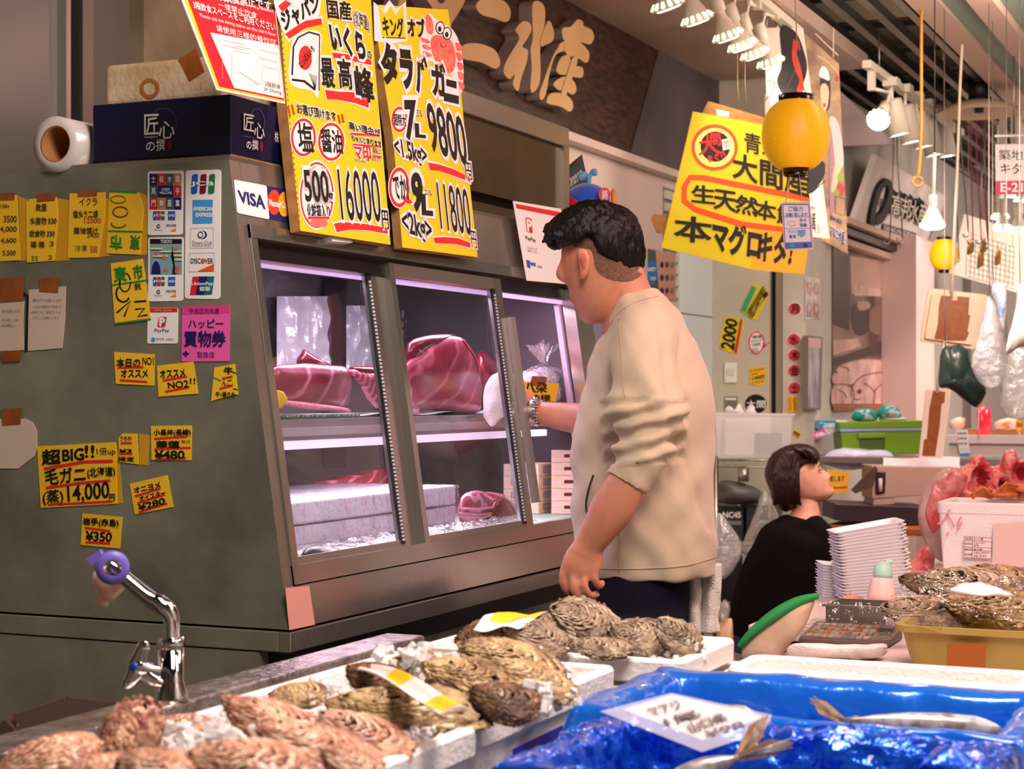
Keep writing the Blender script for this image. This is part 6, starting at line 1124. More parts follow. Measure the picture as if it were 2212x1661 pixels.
# green and beige canvas bag
zc = 3.15; cb = empty('canvas_bag', P(1680, 1415, zc), 'beige canvas bag with a green top edge leaning beside the pale table', 'bag'); b = B()
pillow(b, plF(zc), [(1598, 1398), (1622, 1370), (1672, 1332), (1722, 1304), (1756, 1298), (1750, 1320), (1736, 1352), (1712, 1390), (1690, 1416), (1640, 1440), (1600, 1430)], .03, .04, M('beige_canvas', (190, 160, 136), .85, bump=.5, bs=14), 6, 4, .014, 18); b.obj('body', cb)
b = B(); limb(b, zc, [(1596, 1398, -.015, 6, 8), (1622, 1368, -.02, 9, 12), (1672, 1328, -.02, 12, 14), (1722, 1300, -.015, 11, 12), (1766, 1287, -.01, 7, 8)], M('green_webbing', (26, 130, 66), .7), 14, 5); b.obj('top_band', cb)
# khaki tub of oysters under film
q = P(1942, 1352, 2.85); tx0, ty = q.x, q.y; khaki = M('khaki_plastic_tub', (158, 134, 66), .45); th_ = .895
tub = empty('plastic_tub', (tx0+.2, ty+.12, .80), 'khaki plastic tub with a brown tape patch on the right', 'tub'); b = B(); rings = []
for d, z in ((-.02, .80), (-.004, th_-.03), (0, th_-.012), (.010, th_-.010), (.010, th_), (-.002, th_), (-.008, th_-.02), (-.026, .81)):
    r = []
    for X_, Y_, a in ((tx0+.62, ty+.30, 0), (tx0, ty+.30, 90), (tx0, ty, 180), (tx0+.62, ty, 270)):
        for k in range(6): t = math.radians(a+18*k); rr = .03; sx = 1 if a in (0, 270) else -1; sy_ = 1 if a in (0, 90) else -1; r.append(V((X_-sx*rr+sx*d+(rr)*math.cos(t), Y_-sy_*rr+sy_*d+(rr)*math.sin(t), z)))
    rings.append(r)
b.loft(rings, khaki, True, False); b.obj('body', tub)
b = B(); b.slab(plY(ty-.012), [(2046, 1392), (2070, 1388), (2130, 1392), (2128, 1445), (2044, 1440)], .0006, M('dark_orange_tape', (150, 78, 22), .5), off=.006); b.obj('tape', tub)
GT = 'oysters in the khaki tub'
for px, py, h, ln, an, m, lb_ in ((2010, 1322, .90, 200, 4, 'C', 'oyster at the left end of the khaki tub under film'), (2150, 1312, .91, 220, 8, 'B', 'mossy dark oyster in the middle of the khaki tub'), (2110, 1268, .93, 240, 6, 'C', 'oyster at the back of the khaki tub'), (2215, 1296, .895, 160, 14, 'C', 'oyster in the khaki tub cut by the right frame edge'), (2010, 1262, .92, 130, 10, 'D', 'brown oyster at the back left of the khaki tub'), (2180, 1250, .925, 150, 18, 'B', 'topmost dark oyster of the khaki tub')): oyster(px, py, h, ln, an, .5, .3, 35, m, int(px), lb_, GT, .1)
b = B(); nacre = M('oyster_nacre', (234, 226, 226), .25, coat=.5); pillow(b, Pl(H(2100, 1272, .95), UP*.8-FW*.5), [(2050, 1278), (2075, 1262), (2120, 1260), (2160, 1270), (2190, 1285), (2130, 1290)], .012, .01, nacre, 4, 3, .006, 40); b.thing('oyster_flesh', 'pearly opened oyster lying on top in the khaki tub', 'oyster')
b = B()
def fl(u, v):
    p = (H(1922, 1306, .925)*(1-u)+H(2260, 1330, .92)*u)*(1-v)+(H(1965, 1255, .955)*(1-u)+H(2260, 1232, .97)*u)*v; return p+UP*(.012*math.sin(u*5+1)+.010*nz((u*8, v*6, 0), 1)+.006*abs(nz((u*20, v*10, 4), 1)))
b.grid(fl, 50, 24, film)
b.grid(lambda u, v: (H(1922, 1306, .925)*(1-u)+H(2030, 1330, .925)*u)*(1-v)+P(1918+120*u, 1330+46*u, 2.83)*v, 16, 8, film); b.thing('film_cover', 'clear film draped over the oysters of the khaki tub', 'film')
# crab box
q = P(2014, 1240, 4.55); bx, by = q.x, q.y; hb2 = PYc(2014, 1084, by).z
sbox(bx+.008, bx+.36, by+.008, by+.24, hb2, .80, 'white styrofoam crab box with a printed label on the right', .02, .004, group='styrofoam boxes on the right')
pb_ = plY(by+.006); b = B(); b.slab(pb_, [(2082, 1158), (2143, 1162), (2141, 1208), (2081, 1205)], .0004, M('pale_label', (240, 220, 216), .6))
for (x0, y0, x1, y1) in ((2083, 1167, 2142, 1170), (2083, 1181, 2142, 1184), (2083, 1188, 2142, 1191), (2083, 1159, 2142, 1162), (2083, 1204, 2140, 1207)): b.line(pb_, [(x0, y0), (x1, y1)], .8, .001, ink)
for x in (2083, 2101, 2142): b.line(pb_, [(x, 1159), (x-1, 1207)], .8, .001, ink)
for t, q in (('名称', (2085, 1161, 2099, 1166)), ('ボイル蟹', (2103, 1162, 2124, 1167)), ('原材料名', (2084, 1172, 2100, 1177)), ('ずわいがに', (2103, 1171, 2128, 1175)), ('食塩', (2103, 1176, 2114, 1180)), ('保存方法', (2084, 1184, 2100, 1188)), ('要冷蔵', (2103, 1185, 2122, 1189)), ('製造者', (2084, 1195, 2100, 1200)), ('水産加工株式会社', (2103, 1192, 2138, 1196)), ('TEL 0153', (2103, 1199, 2130, 1203))): b.text(pb_, t, q, ink, .0012, .01)
b.thing('box_label', 'printed ingredient table on the white crab box', 'label')
b = B(); b.slab(pb_, [(2146, 1132), (2240, 1128), (2240, 1226), (2143, 1224)], .0004, M('old_tape_residue', (226, 196, 186), .6)); b.thing('tape_patch', 'faded tape patch beside the label on the crab box', 'tape')
b = B(); rm = M('faded_red_marker', (226, 150, 160), .6)
for q in ([(2052, 1100), (2040, 1122), (2026, 1132)], [(2046, 1112), (2058, 1130), (2060, 1138)], [(2076, 1116), (2068, 1132)], [(2078, 1128), (2066, 1146)], [(2050, 1150), (2044, 1156)]): b.line(pb_, q, 4, .001, rm)
b.thing('marker_scrawl', 'faded red marker strokes on the crab box', 'writing')
crabm = M('orange_crab_shell', (216, 128, 66), .45, var=(190, 96, 50), vs=40); z5 = by/CS if False else P(2100, 1060, 4.62).dot(FW)
for ci, (cx, cy, lb_) in enumerate(((2170, 1066, 'orange crab at the front of the styrofoam box'), (2225, 1056, 'orange crab cut by the right frame edge'))):
    cr = empty('crab', P(cx, cy+10, z5+.04), lb_, 'crab', 'crabs in the styrofoam box'); b = B(); pillow(b, Pl(P(cx, cy, z5+.04), UP+FW*-.5), [(cx-36, cy), (cx-20, cy-10), (cx+14, cy-10), (cx+36, cy), (cx+20, cy+9), (cx-20, cy+9)], .02, .02, crabm, 5, 3, .004, 60); b.obj('body', cr)
    for k in range(4):
        b = B(); y = cy-4+4*k; e = -1 if k % 2 else 1; b.tube([P(cx-28, y, z5+.03), P(cx-52-4*k, y-8, z5+.01), P(cx-66-3*k, y+4-9*(k == 3), z5)], [.006, .005, .0016], crabm, 8); b.obj('leg', cr)
        b = B(); b.tube([P(cx+28, y, z5+.03), P(cx+50+4*k, y-10, z5+.01), P(cx+62, y+4, z5)], [.006, .005, .0016], crabm, 8); b.obj('leg', cr)
for q in ([(2102, 1078), (2104, 1066), (2098, 1058)], [(2142, 1072), (2132, 1058), (2124, 1050)]): b = B(); b.tube([P(x, y, z5-.02) for x, y in q], [.004, .004, .0012], crabm, 8); b.obj('leg', bpy.data.objects['crab'])
# tuna bones
red_meat = M('raw_red_tuna_bone', (206, 66, 74), .35, var=(236, 140, 138), vs=22, bump=1.0, bs=70, coat=.3); collar_in = M('pink_collar_lining', (232, 158, 152), .4, var=(190, 70, 80), vs=14, bump=.5, bs=40, coat=.3); silver_skin = M('grey_tuna_skin', (206, 176, 170), .35, var=(176, 140, 138), vs=12, coat=.4)
zc = 4.86; co = empty('tuna_collar', P(2010, 1236, zc), 'curved tuna collar with grey skin behind the white crab box', 'fish'); b = B()
pillow(b, plF(zc), [(2050, 1012), (2022, 1024), (1998, 1056), (1984, 1098), (1986, 1136), (1998, 1172), (2022, 1206), (2040, 1210), (2036, 1160), (2028, 1100), (2036, 1060), (2062, 1030)], .02, .05, silver_skin, 6, 4, .004, 20); b.obj('skin', co)
b = B(); pillow(b, plF(zc-.02), [(2054, 1016), (2030, 1034), (2010, 1064), (2000, 1100), (2004, 1130), (2020, 1150), (2040, 1120), (2060, 1080), (2090, 1050), (2084, 1024)], .008, .03, collar_in, 7, 5, .014, 30); b.obj('lining', co)
zm = 4.95; tb = empty('tuna_bones', P(2140, 1232, zm), 'raw red tuna backbone with hollows piled above the crab box', 'fish'); b = B()
hollow = M('dark_red_hollow', (150, 34, 48), .4, coat=.3)
for q, fr in (([(2058, 1052), (2066, 1030), (2088, 1004), (2106, 986), (2122, 984), (2128, 996), (2142, 1012), (2160, 1008), (2166, 1030), (2150, 1056), (2110, 1066)], .05), ([(2146, 1060), (2156, 1020), (2166, 982), (2180, 972), (2196, 976), (2204, 992), (2226, 990), (2240, 1020), (2236, 1060), (2190, 1070)], .07), ([(2040, 1070), (2060, 1050), (2100, 1052), (2160, 1058), (2240, 1056), (2240, 1120), (2120, 1110), (2050, 1100)], .06)): pillow(b, plF(zm), q, fr, .06, red_meat, 7, 4, .018, 22)
fo = b.obj('bone_mass', tb); fuse(fo, .006, 2); warp(fo, lambda p, n: n*(.010*nz(p, 26)+.005*nz(p, 70)))
def dent(p, n):
    x, y, z = pxof(p); k = 0
    for cx, cy, rx, ry in ((2122, 1032, 17, 22), (2206, 1022, 13, 20), (2170, 1046, 9, 12)): k = max(k, math.exp(-(((x-cx)/rx)**2+((y-cy)/ry)**2)**1.5))
    return FW*.075*k if z < zm+.02 else V((0, 0, 0))
warp(fo, dent); fo.data.materials.append(hollow)
paint(fo, lambda x, y, z, n: 1 if any(((x-cx)/rx)**2+((y-cy)/ry)**2 < .6 for cx, cy, rx, ry in ((2122, 1032, 17, 22), (2206, 1022, 13, 20), (2170, 1046, 9, 12))) and z < zm+.06 else 0)
b = B(); pillow(b, plF(4.7), [(1960, 1236), (1966, 1208), (1984, 1186), (2002, 1178), (2016, 1196), (2020, 1240), (1990, 1246)], .04, .04, collar_in, 6, 5, .02, 34); b.thing('fish_offcut', 'pink fish offcut between the white trays and the crab box', 'fish')
# desk, till and boxes behind
zd = 7.2; dq = P(1800, 1136, zd); table('wooden_desk', dq.x-.05, dq.x+1.6, dq.y, dq.y+.42, dq.z, deskw, 'orange-brown wooden desk behind the white trays')
def fbox(name, q, z, mat, d, label, cat, group=None, mats=None, bevel=.003):
    """upright box whose front outline q (TL TR BR BL px) stands at depth z"""
    f = [P(x, y, z) for x, y in (q[3], q[2], q[1], q[0])]; b = B(); b.hexa([f[0], f[1], f[1]+FW*d, f[0]+FW*d, f[3], f[2], f[2]+FW*d, f[3]+FW*d], mat); o = b.thing(name, label, cat, group); bev(o, bevel); return o
fbox('flat_case', [(1804, 1088), (2010, 1096), (2010, 1136), (1804, 1124)], 7.22, M('dark_purple_case', (44, 26, 34), .4), .3, 'flat dark purple case on the wooden desk', 'case')
till = empty('cash_drawer', P(1970, 1094, 7.3), 'brown-pink till box with an open slot and tilted flap on the flat dark case', 'till'); tm = M('taupe_till', (176, 140, 128), .45)
def tbox(q, z, mat, d, name, par): 
    f = [P(x, y, z) for x, y in (q[3], q[2], q[1], q[0])]; b = B(); b.hexa([f[0], f[1], f[1]+FW*d, f[0]+FW*d, f[3], f[2], f[2]+FW*d, f[3]+FW*d], mat); return bev(b.obj(name, par), .004)
tbox([(1884, 1006), (2080, 1010), (2080, 1064), (1884, 1078)], 7.28, tm, .22, 'body', till); tbox([(1890, 1066), (1932, 1062), (1932, 1090), (1886, 1092)], 7.285, tm, .2, 'foot', till); tbox([(2040, 1060), (2080, 1060), (2080, 1098), (2040, 1098)], 7.285, tm, .2, 'foot', till)
tbox([(1892, 1018), (1914, 1020), (1912, 1066), (1891, 1068)], 7.272, black, .008, 'slot', till); b = B(); b.lathe(P(1902, 1062, 7.265), [(.008, 0), (.008, .055)], M('coin_roll_pink', (220, 180, 170), .4), 12); b.obj('coin_roll', till)
b = B(); b.slab(plF(7.26), [(1838, 1058), (1890, 1006), (1896, 1012), (1886, 1052), (1848, 1066)], .006, M('dark_till_flap', (74, 50, 44), .4)); b.obj('flap', till)
b = B(); b.grid(lambda u, v: P(1908+165*u, 1010-22*v+2*math.sin(u*6), 7.3+.2*v), 16, 5, M('pale_pink_paper', (236, 206, 204), .7)); b.thing('receipt_paper', 'pale pink paper sheet lying on the till', 'paper')  # one even pale pink for the paper
b = B(); pz = plF(7.55); b.slab(pz, [(1786, 1014), (1834, 1018), (1832, 1064), (1786, 1066)], .003, M('amber_notice', (226, 168, 34), .6)); b.text(pz, '致します', (1793, 1027, 1824, 1040), ink, .004, .02); b.line(pz, [(1800, 1054), (1830, 1052)], 4, .004, red); b.thing('notice_card', 'amber handwritten card behind the woman\'s face', 'sign')
# shelf with cooler
sq = P(1790, 986, 7.8); table('back_shelf', sq.x-.16, sq.x+1.3, sq.y+.0, sq.y+.28, sq.z, M('grey_shelf_top', (120, 108, 104), .5), 'grey shelf table carrying the green cooler')
gl = M('lime_green_plastic', (110, 150, 22), .35); gz = 7.88; gc = empty('cooler_box', P(1905, 984, gz), 'lime green cooler box with a pale blue seal', 'cooler')
tbox([(1816, 934), (1992, 930), (1990, 981), (1820, 984)], gz, gl, .2, 'body', gc); tbox([(1813, 912), (1994, 908), (1994, 924), (1813, 926)], gz-.01, gl, .22, 'lid', gc); tbox([(1814, 925), (1994, 922), (1994, 930), (1814, 933)], gz-.006, M('pale_blue_seal', (150, 180, 220), .4), .21, 'seal', gc); tbox([(1853, 936), (1914, 935), (1913, 946), (1853, 947)], gz-.02, gl, .03, 'latch', gc); tbox([(1856, 948), (1912, 947), (1912, 976), (1857, 978)], gz-.003, M('dark_green_recess', (70, 96, 18), .5), .004, 'recess', gc)
for i, (q, lb_) in enumerate(((arc(1928, 904, 38, 5, 20), 'lower white round dish on the green cooler'), (arc(1926, 898, 26, 5, 20), 'upper white round dish on the green cooler'))): b = B(); c = P(1928, 907-8*i, gz+.08); b.lathe(c, [((.062, .044)[i], 0), ((.064, .046)[i], .008), ((.04, .03)[i], .012)], offwhite, 24); b.thing('dish', lb_, 'dish', 'round dishes on the cooler')
for q, lb_ in (([(1840, 906), (1846, 886), (1868, 882), (1892, 888), (1896, 906), (1870, 910)], 'left teal and clear packet on the green cooler'), ([(1892, 896), (1904, 878), (1930, 876), (1946, 888), (1944, 900), (1910, 904)], 'right teal packet on the green cooler')): b = B(); pillow(b, plF(gz+.05), q, .04, .04, M('teal_packet', (40, 150, 140), .3, var=(200, 214, 208), vs=18, bump=.6, bs=40, vr=(.45, .5)), 4, 3, .008, 40); b.thing('soft_packet', lb_, 'packet', 'packets on the cooler')
b = B(); pillow(b, plF(7.85), [(1778, 1000), (1786, 978), (1820, 968), (1880, 970), (1926, 978), (1930, 994), (1880, 1010), (1820, 1014)], .06, .06, M('milky_bag_bundle', (206, 204, 226), .25, bump=1.0, bs=30, coat=.6), 5, 3, .016, 26); b.thing('plastic_bundle', 'crumpled lilac plastic bundle in front of the green cooler', 'bag')
for q, m, q2, m2, t, lb_ in (([(1764, 908), (1806, 908), (1806, 924), (1764, 926)], M('cyan_carton', (30, 140, 190), .5), [(1807, 908), (1830, 908), (1830, 922), (1807, 924)], whitep, '2080', 'cyan and white printed carton on the shelf'), ([(1748, 938), (1780, 926), (1786, 940), (1754, 952)], M('magenta_carton', (216, 60, 150), .5), [(1780, 926), (1814, 912), (1818, 928), (1786, 940)], M('grey_carton', (190, 188, 190), .5), '2080', 'tilted magenta and grey printed carton on the shelf')):
    pz = plF(7.95); b = B(); b.slab(pz, [q[0], q2[1], q2[2], q[3]], .06, m2, off=-.06); b.flat(pz, q, .0008, m); b.text(pz, t, [tuple(V(q[0])*.4+V(q[2])*.6-V((8, 3))), tuple(V(q[1])*.92+V(q[3])*.08+V((0, 4))), tuple(V(q[2])*.94+V(q[0])*.06), tuple(V(q[3])*.5+V(q[2])*.5-V((8, 2)))], whitep, .0016, .03); b.text(pz, 'No.', [tuple(V(q[0])*.8+V(q[2])*.2), tuple(V(q[0])*.5+V(q[1])*.5+V((0, 4))), tuple(V(q[0])*.5+V(q[2])*.5), tuple(V(q[0])*.7+V(q[3])*.3+V((4, 2)))], whitep, .0016, 0); b.thing('film_carton', lb_, 'box', 'printed cartons on the shelf')
# wire rack with bin and batteries
wz = 7.3; rk = empty('wire_rack', P(1630, 1560, wz), 'chrome wire rack behind the man with a clear bin on top', 'rack'); wc = M('chrome_wire', (150, 142, 136), .3, 1.0)
b = B()
for yy in (994, 1178):
    for dz in (0, .36):
        b.tube([P(1545, yy, wz+dz), P(1716, yy, wz+dz)], .004, wc, 6); b.tube([P(1545, yy+15, wz+dz), P(1716, yy+15, wz+dz)], .003, wc, 6); b.tube([P(1545+9*i, yy+(15 if i % 2 else 0), wz+dz) for i in range(20)], .002, wc, 5)
    for i in range(18): b.tube([P(1546+9.8*i, yy, wz), P(1546+9.8*i, yy, wz+.36)], .002, wc, 5)
b.obj('shelf', rk)
for x in (1546, 1716):
    for dz in (0, .36): b = B(); p = P(x, 985, wz+dz); b.tube([p, V((p.x, p.y, 0))], .012, wc, 10); b.obj('post', rk)
def fz(px, py): return P(px, py, wz+.06)
cbin = clear('translucent_bin', gloss=.05, rough=.2, milky=.3); bn = empty('clear_bin', P(1630, 992, wz+.06), 'translucent storage bin holding white paper and dark blocks on the wire rack', 'bin')
def wall4(q, z, d, t, mat, name, par):
    f = [P(x, y, z) for x, y in (q[3], q[2], q[1], q[0])]; b = B(); w_ = (f[1]-f[0]).normalized()
    b.hexa([f[0], f[1], f[1]+FW*t, f[0]+FW*t, f[3], f[2], f[2]+FW*t, f[3]+FW*t], mat); k = [p+FW*(d-t) for p in f]; b.hexa([k[0], k[1], k[1]+FW*t, k[0]+FW*t, k[3], k[2], k[2]+FW*t, k[3]+FW*t], mat)
    for a, c, s in ((0, 3, 1), (1, 2, -1)): b.hexa([f[a]+FW*t, f[a]+w_*t*s+FW*t, k[a]+w_*t*s, k[a], f[c]+FW*t, f[c]+w_*t*s+FW*t, k[c]+w_*t*s, k[c]], mat)
    b.hexa([f[0], f[1], k[1], k[0], f[0]+UP*t, f[1]+UP*t, k[1]+UP*t, k[0]+UP*t], mat); return b.obj(name, par)
wall4([(1545, 892), (1712, 896), (1706, 988), (1548, 990)], wz+.06, .26, .004, cbin, 'body', bn); tbox([(1541, 890), (1718, 893), (1718, 899), (1541, 897)], wz+.055, cbin, .004, 'rim', bn)
tbox([(1566, 905), (1630, 905), (1630, 984), (1566, 984)], wz+.12, M('white_paper_stack', (216, 212, 214), .7), .12, 'paper_stack', bn); tbox([(1636, 936), (1664, 936), (1664, 984), (1636, 984)], wz+.10, M('dark_blue_block', (60, 62, 84), .6), .1, 'dark_block', bn); tbox([(1666, 936), (1690, 936), (1690, 984), (1666, 984)], wz+.10, M('dark_blue_block', (60, 62, 84), .6), .1, 'dark_block', bn)
for i, q in enumerate(([(1564, 892), (1574, 876), (1586, 888), (1596, 870), (1604, 882), (1606, 894)], [(1608, 894), (1616, 880), (1626, 874), (1632, 888), (1634, 896)])): b = B(); pillow(b, plF(wz+.16), q, .02, .02, M('white_tissue', (226, 222, 226), .8), 3, 2, .006, 50); b.thing('paper_bag', ('left', 'right')[i]+' crumpled white bag top sticking out of the clear bin', 'bag', 'crumpled bags in the clear bin')
btm = M('black_battery_box', (34, 32, 34), .5)
for i, (q, lb_) in enumerate((([(1556, 1096), (1606, 1096), (1606, 1170), (1556, 1170)], 'dark case with silver lettering on the upper wire shelf'), ([(1550, 1200), (1604, 1200), (1604, 1300), (1550, 1300)], 'dark case below the wire shelf'), ([(1612, 1090), (1660, 1094), (1660, 1172), (1612, 1172)], 'dark case behind the hanging clear bag'))):
    fbox('tool_case', q, wz+.08, btm, .2, lb_, 'case', 'dark cases on the wire rack')
    if i == 0: b = B(); pz = plF(wz+.078); b.text(pz, 'NC45', (1562, 1106, 1600, 1118), silver, .002, .04); b.flat(pz, [(1558, 1124), (1602, 1126), (1602, 1134), (1558, 1132)], .001, M('grey_stripe', (110, 106, 106), .5)); b.thing('case_label', 'silver lettering strip on the dark case', 'label')
b = B(); pillow(b, plF(wz+.1), [(1552, 1060), (1560, 1040), (1600, 1044), (1640, 1058), (1644, 1086), (1552, 1088)], .1, .1, M('grey_tarp', (84, 80, 78), .5, bump=.6, bs=20), 4, 3, .02, 16); b.thing('grey_tarp', 'grey folded tarp under the clear bin', 'tarp')
b = B(); c = P(1606, 1040, wz+.05); b.lathe(c, [(.024, 0), (.024, .055)], steel, 18); b.thing('steel_tin', 'small steel tin on the grey tarp', 'tin')
for q, z_, lb_, n_ in (([(1646, 1064), (1660, 1066), (1678, 1104), (1690, 1180), (1640, 1200), (1600, 1190), (1624, 1120)], 7.1, 'clear plastic bag hanging left of the woman', 'hanging_bag'), ([(1548, 1110), (1568, 1120), (1600, 1180), (1590, 1230), (1552, 1252), (1540, 1180)], 6.6, 'large clear bag behind the man\'s back', 'plastic_bag'), ([(1552, 1312), (1562, 1296), (1574, 1300), (1578, 1320), (1568, 1342), (1554, 1340)], 6.5, 'small clear bag low behind the towel', 'plastic_bag')): b = B(); pillow(b, plF(z_), q, .06, .05, film_milky, 5, 4, .02, 18); b.thing(n_, lb_, 'bag', 'clear bags behind the people')
b = B(); pillow(b, plF(6.5), [(1548, 1362), (1560, 1342), (1574, 1336), (1582, 1340), (1584, 1384), (1590, 1480), (1586, 1578), (1548, 1578), (1544, 1480)], .05, .05, M('tan_pouch', (206, 166, 134), .7), 4, 3); b.thing('tan_pouch', 'tan pouch behind the seated woman\'s back', 'bag')
# ================= things on the far walls =================
def wstick(name, pl, pts, mat, label, cat, texts=(), lines=(), polys=(), group=None, th=.002):
    b = B(); b.slab(pl, pts, th, mat, off=.0005); o = th+.0012
    for q, m in polys: b.flat(pl, q, o, m)
    for q, wd, m in lines: b.line(pl, q, wd, o+.0006, m)
    for t, q, m, bo in texts: b.text(pl, t, q, m, o+.0012, bo)
    return b.thing(name, label, cat, group)
PB = plY(YB-.001); WG = 'price stickers on the pale wall'; yel = M('bright_yellow_sticker', (232, 206, 40), .4); GRP = M('sticker_green', (60, 170, 120), .5)
zw = Zm(1500, 560, .2649)
wstick('price_sticker', PB, zw([(365, 420), (480, 190), (600, 250), (600, 310), (510, 495), (470, 490)]), yel, 'yellow and green price sticker reading 2500, turned upside down', 'sticker', [('2500', zw([(470, 480), (420, 440), (560, 215), (598, 290)]), ink, .03)], polys=[(zw([(372, 420), (470, 215), (505, 235), (415, 440)]), GRP)], group=WG)
wstick('price_sticker', PB, zw([(195, 680), (255, 465), (390, 490), (400, 520), (350, 775), (215, 735)]), yel, 'yellow and red price sticker reading 2000', 'sticker', [('2000', zw([(232, 735), (245, 480), (350, 500), (330, 740)])[:1]+zw([(250, 490), (352, 505), (330, 740)]) if False else zw([(215, 720), (262, 478), (352, 500), (320, 742)]), ink, .03), ('円', zw([(365, 530), (375, 488), (388, 492), (378, 534)]), ink, .0)], polys=[(zw([(322, 760), (375, 495), (392, 500), (348, 765)]), red_ink)], group=WG)
wstick('speech_sticker', PB, zw(arc(505, 680, 74, 100, 30)[:27]+[(560, 735), (612, 670), (575, 672)][:2]), whitep, 'white speech balloon sticker with a pink outline', 'sticker', [(t, zw([(470, y), (548-6*i, y-4), (548-6*i, y+22), (470, y+24)]), ink, .01) for i, (t, y) in enumerate((('通常', 622), ('1パック', 656), ('3,000円', 686), ('のところ…', 722), ('なんと!!', 744)))], [(zw(arc(505, 680, 60, 90, 30)), 3.4, M('pink_outline', (220, 50, 90), .5)), (zw([(560, 720), (610, 675), (565, 680)]), 3, M('pink_outline', (220, 50, 90), .5))], group=WG)
wstick('paper_note', PB, zw([(448, 885), (578, 870), (578, 1010), (530, 1040), (452, 1010)]), yellow_note, 'crinkled yellow note reading 2,000 above the black round sticker', 'note', [('とろたたき', zw([(456, 902), (566, 882), (568, 902), (458, 918)]), ink, .01), ('200g', zw([(460, 932), (520, 922), (520, 940), (460, 950)]), red_ink, .01), ('2,000円', zw([(466, 960), (570, 940), (572, 975), (468, 984)]), ink, .02), ('とろとろ', zw([(470, 998), (560, 984), (560, 1004), (472, 1014)]), ink, .01)], group=WG)
wstick('round_sticker', PB, zw(arc(500, 1180, 88, 78, 30)), black, 'black round sticker reading 大間 above the clear bin', 'sticker', [('大間', zw([(425, 1150), (578, 1150), (578, 1212), (425, 1212)]), whitep, .03)], group=WG)
b = B(); b.slab(PB, rrect(zw([(246, 842), (344, 842), (344, 1005), (246, 1005)]), 2), .008, whitep); b.slab(PB, zw([(265, 888), (325, 888), (325, 945), (265, 945)]), .012, offwhite); b.thing('wall_switch', 'white wall switch plate, upper of the two plates', 'switch')
b = B(); b.slab(PB, rrect(zw([(246, 1120), (348, 1120), (348, 1250), (246, 1250)]), 2), .006, alu); b.slab(PB, zw([(252, 1130), (340, 1130), (340, 1148), (252, 1148)]), .008, whitep); b.thing('wall_socket', 'grey metal socket plate below the white switch', 'socket')
for (cx, cy), t, lb_ in (((818, 405), '月', 'top red day sticker reading 月'), ((810, 656), '水', 'red day sticker reading 水'), ((815, 784), '木', 'red day sticker reading 木'), ((815, 908), '金', 'red day sticker reading 金'), ((815, 1052), '土', 'lowest red day sticker reading 土')): wstick('day_sticker', PB, zw(arc(cx, cy, 56, 55, 24)), whitep, lb_, 'sticker', [(t, zw([(cx-30, cy-36), (cx+30, cy-36), (cx+32, cy+36), (cx-30, cy+36)]), ink, .05)], polys=[(zw(arc(cx, cy, 51, 50, 24)), M('day_red', (216, 66, 76), .5))], group='round day stickers on the pillar')
wstick('paper_note', PB, zw([(762, 1118), (842, 1118), (838, 1248), (760, 1245)]), yellow_note, 'yellow note with sideways numbers below the day stickers', 'note', [('2000円', zw([(768, 1235), (768, 1130), (795, 1130), (795, 1235)]), red_ink, .01), ('500円', zw([(806, 1235), (806, 1130), (832, 1130), (832, 1235)]), ink, .01)], group=WG)
wstick('price_tag', PB, zw([(820, 1385), (872, 1420), (850, 1462), (800, 1425)]), yellow_note, 'small yellow tag reading 900 beside the clear bin', 'tag', [('900', zw([(812, 1398), (866, 1424), (852, 1450), (806, 1424)]), ink, .03)])
PSd = plX(XP+.001); PG = 'pictures on the pillar side'
for k, (q, lb_) in enumerate((([(1741, 598), (1771, 602), (1771, 688), (1741, 690)], 'glossy photo sheet above the silver frame on the pillar'),)):
    pm = M('glossy_photo', (146, 110, 84), .15, var=(206, 196, 206), vs=22, vr=(.4, .6)); b = B(); b.slab(PSd, q, .003, whitep)
    for (x, y) in ((1742, 600), (1757, 602), (1742, 644), (1757, 646)): b.flat(PSd, [(x, y), (x+13, y+1), (x+13, y+42), (x, y+41)], .004, pm); b.line(PSd, arc(x+7, y+22, 5, 12, 14), 2, .0046, M('photo_amber', (190, 120, 60), .3))
    b.thing('photo_sheet', lb_, 'picture', PG)
b = B(); b.slab(PSd, [(1743, 725), (1777, 728), (1773, 886), (1743, 884)], .02, alu); b.flat(PSd, [(1746, 729), (1774, 731), (1770, 882), (1746, 880)], .0205, M('sketch_grey', (190, 182, 190), .3, var=(120, 112, 124), vs=16, stretch=(1, 1, .3), vr=(.42, .6))); b.flat(PSd, [(1746, 729), (1774, 731), (1774, 752), (1746, 750)], .021, M('pinkish_mat', (220, 186, 190), .4)); b.thing('picture_frame', 'tall silver-framed grey picture on the pillar', 'picture', PG)
# big fish poster
PP = plX(XP+.004); b = B(); sep = M('sepia_photo', (150, 116, 104), .4, var=(66, 48, 46), vs=2.2, vr=(.38, .62)); pale_sep = M('sepia_pale', (212, 178, 164), .4, var=(190, 152, 140), vs=9); dark_sep = M('sepia_dark', (58, 42, 42), .4); mid_sep = M('sepia_mid', (120, 88, 80), .4)
zz = Zm(1780, 450, .33103); b.slab(PP, [(1800, 532), (1926, 556), (1926, 884), (1800, 886)], .004, sep)
F = lambda pts, o, m, sm=3: b.flat(PP, zz(ccrom(pts, sm) if sm > 1 else pts), .004+o, m)
F([(60, 300), (160, 310), (165, 800), (60, 760)], .0005, dark_sep, 1); F([(170, 310), (420, 350), (420, 580), (180, 560)], .0005, M('sepia_wall', (190, 156, 140), .4), 1); F([(200, 490), (390, 540), (380, 575), (200, 570)], .001, pale_sep, 1); F([(380, 420), (415, 400), (415, 500), (395, 500)], .001, dark_sep)
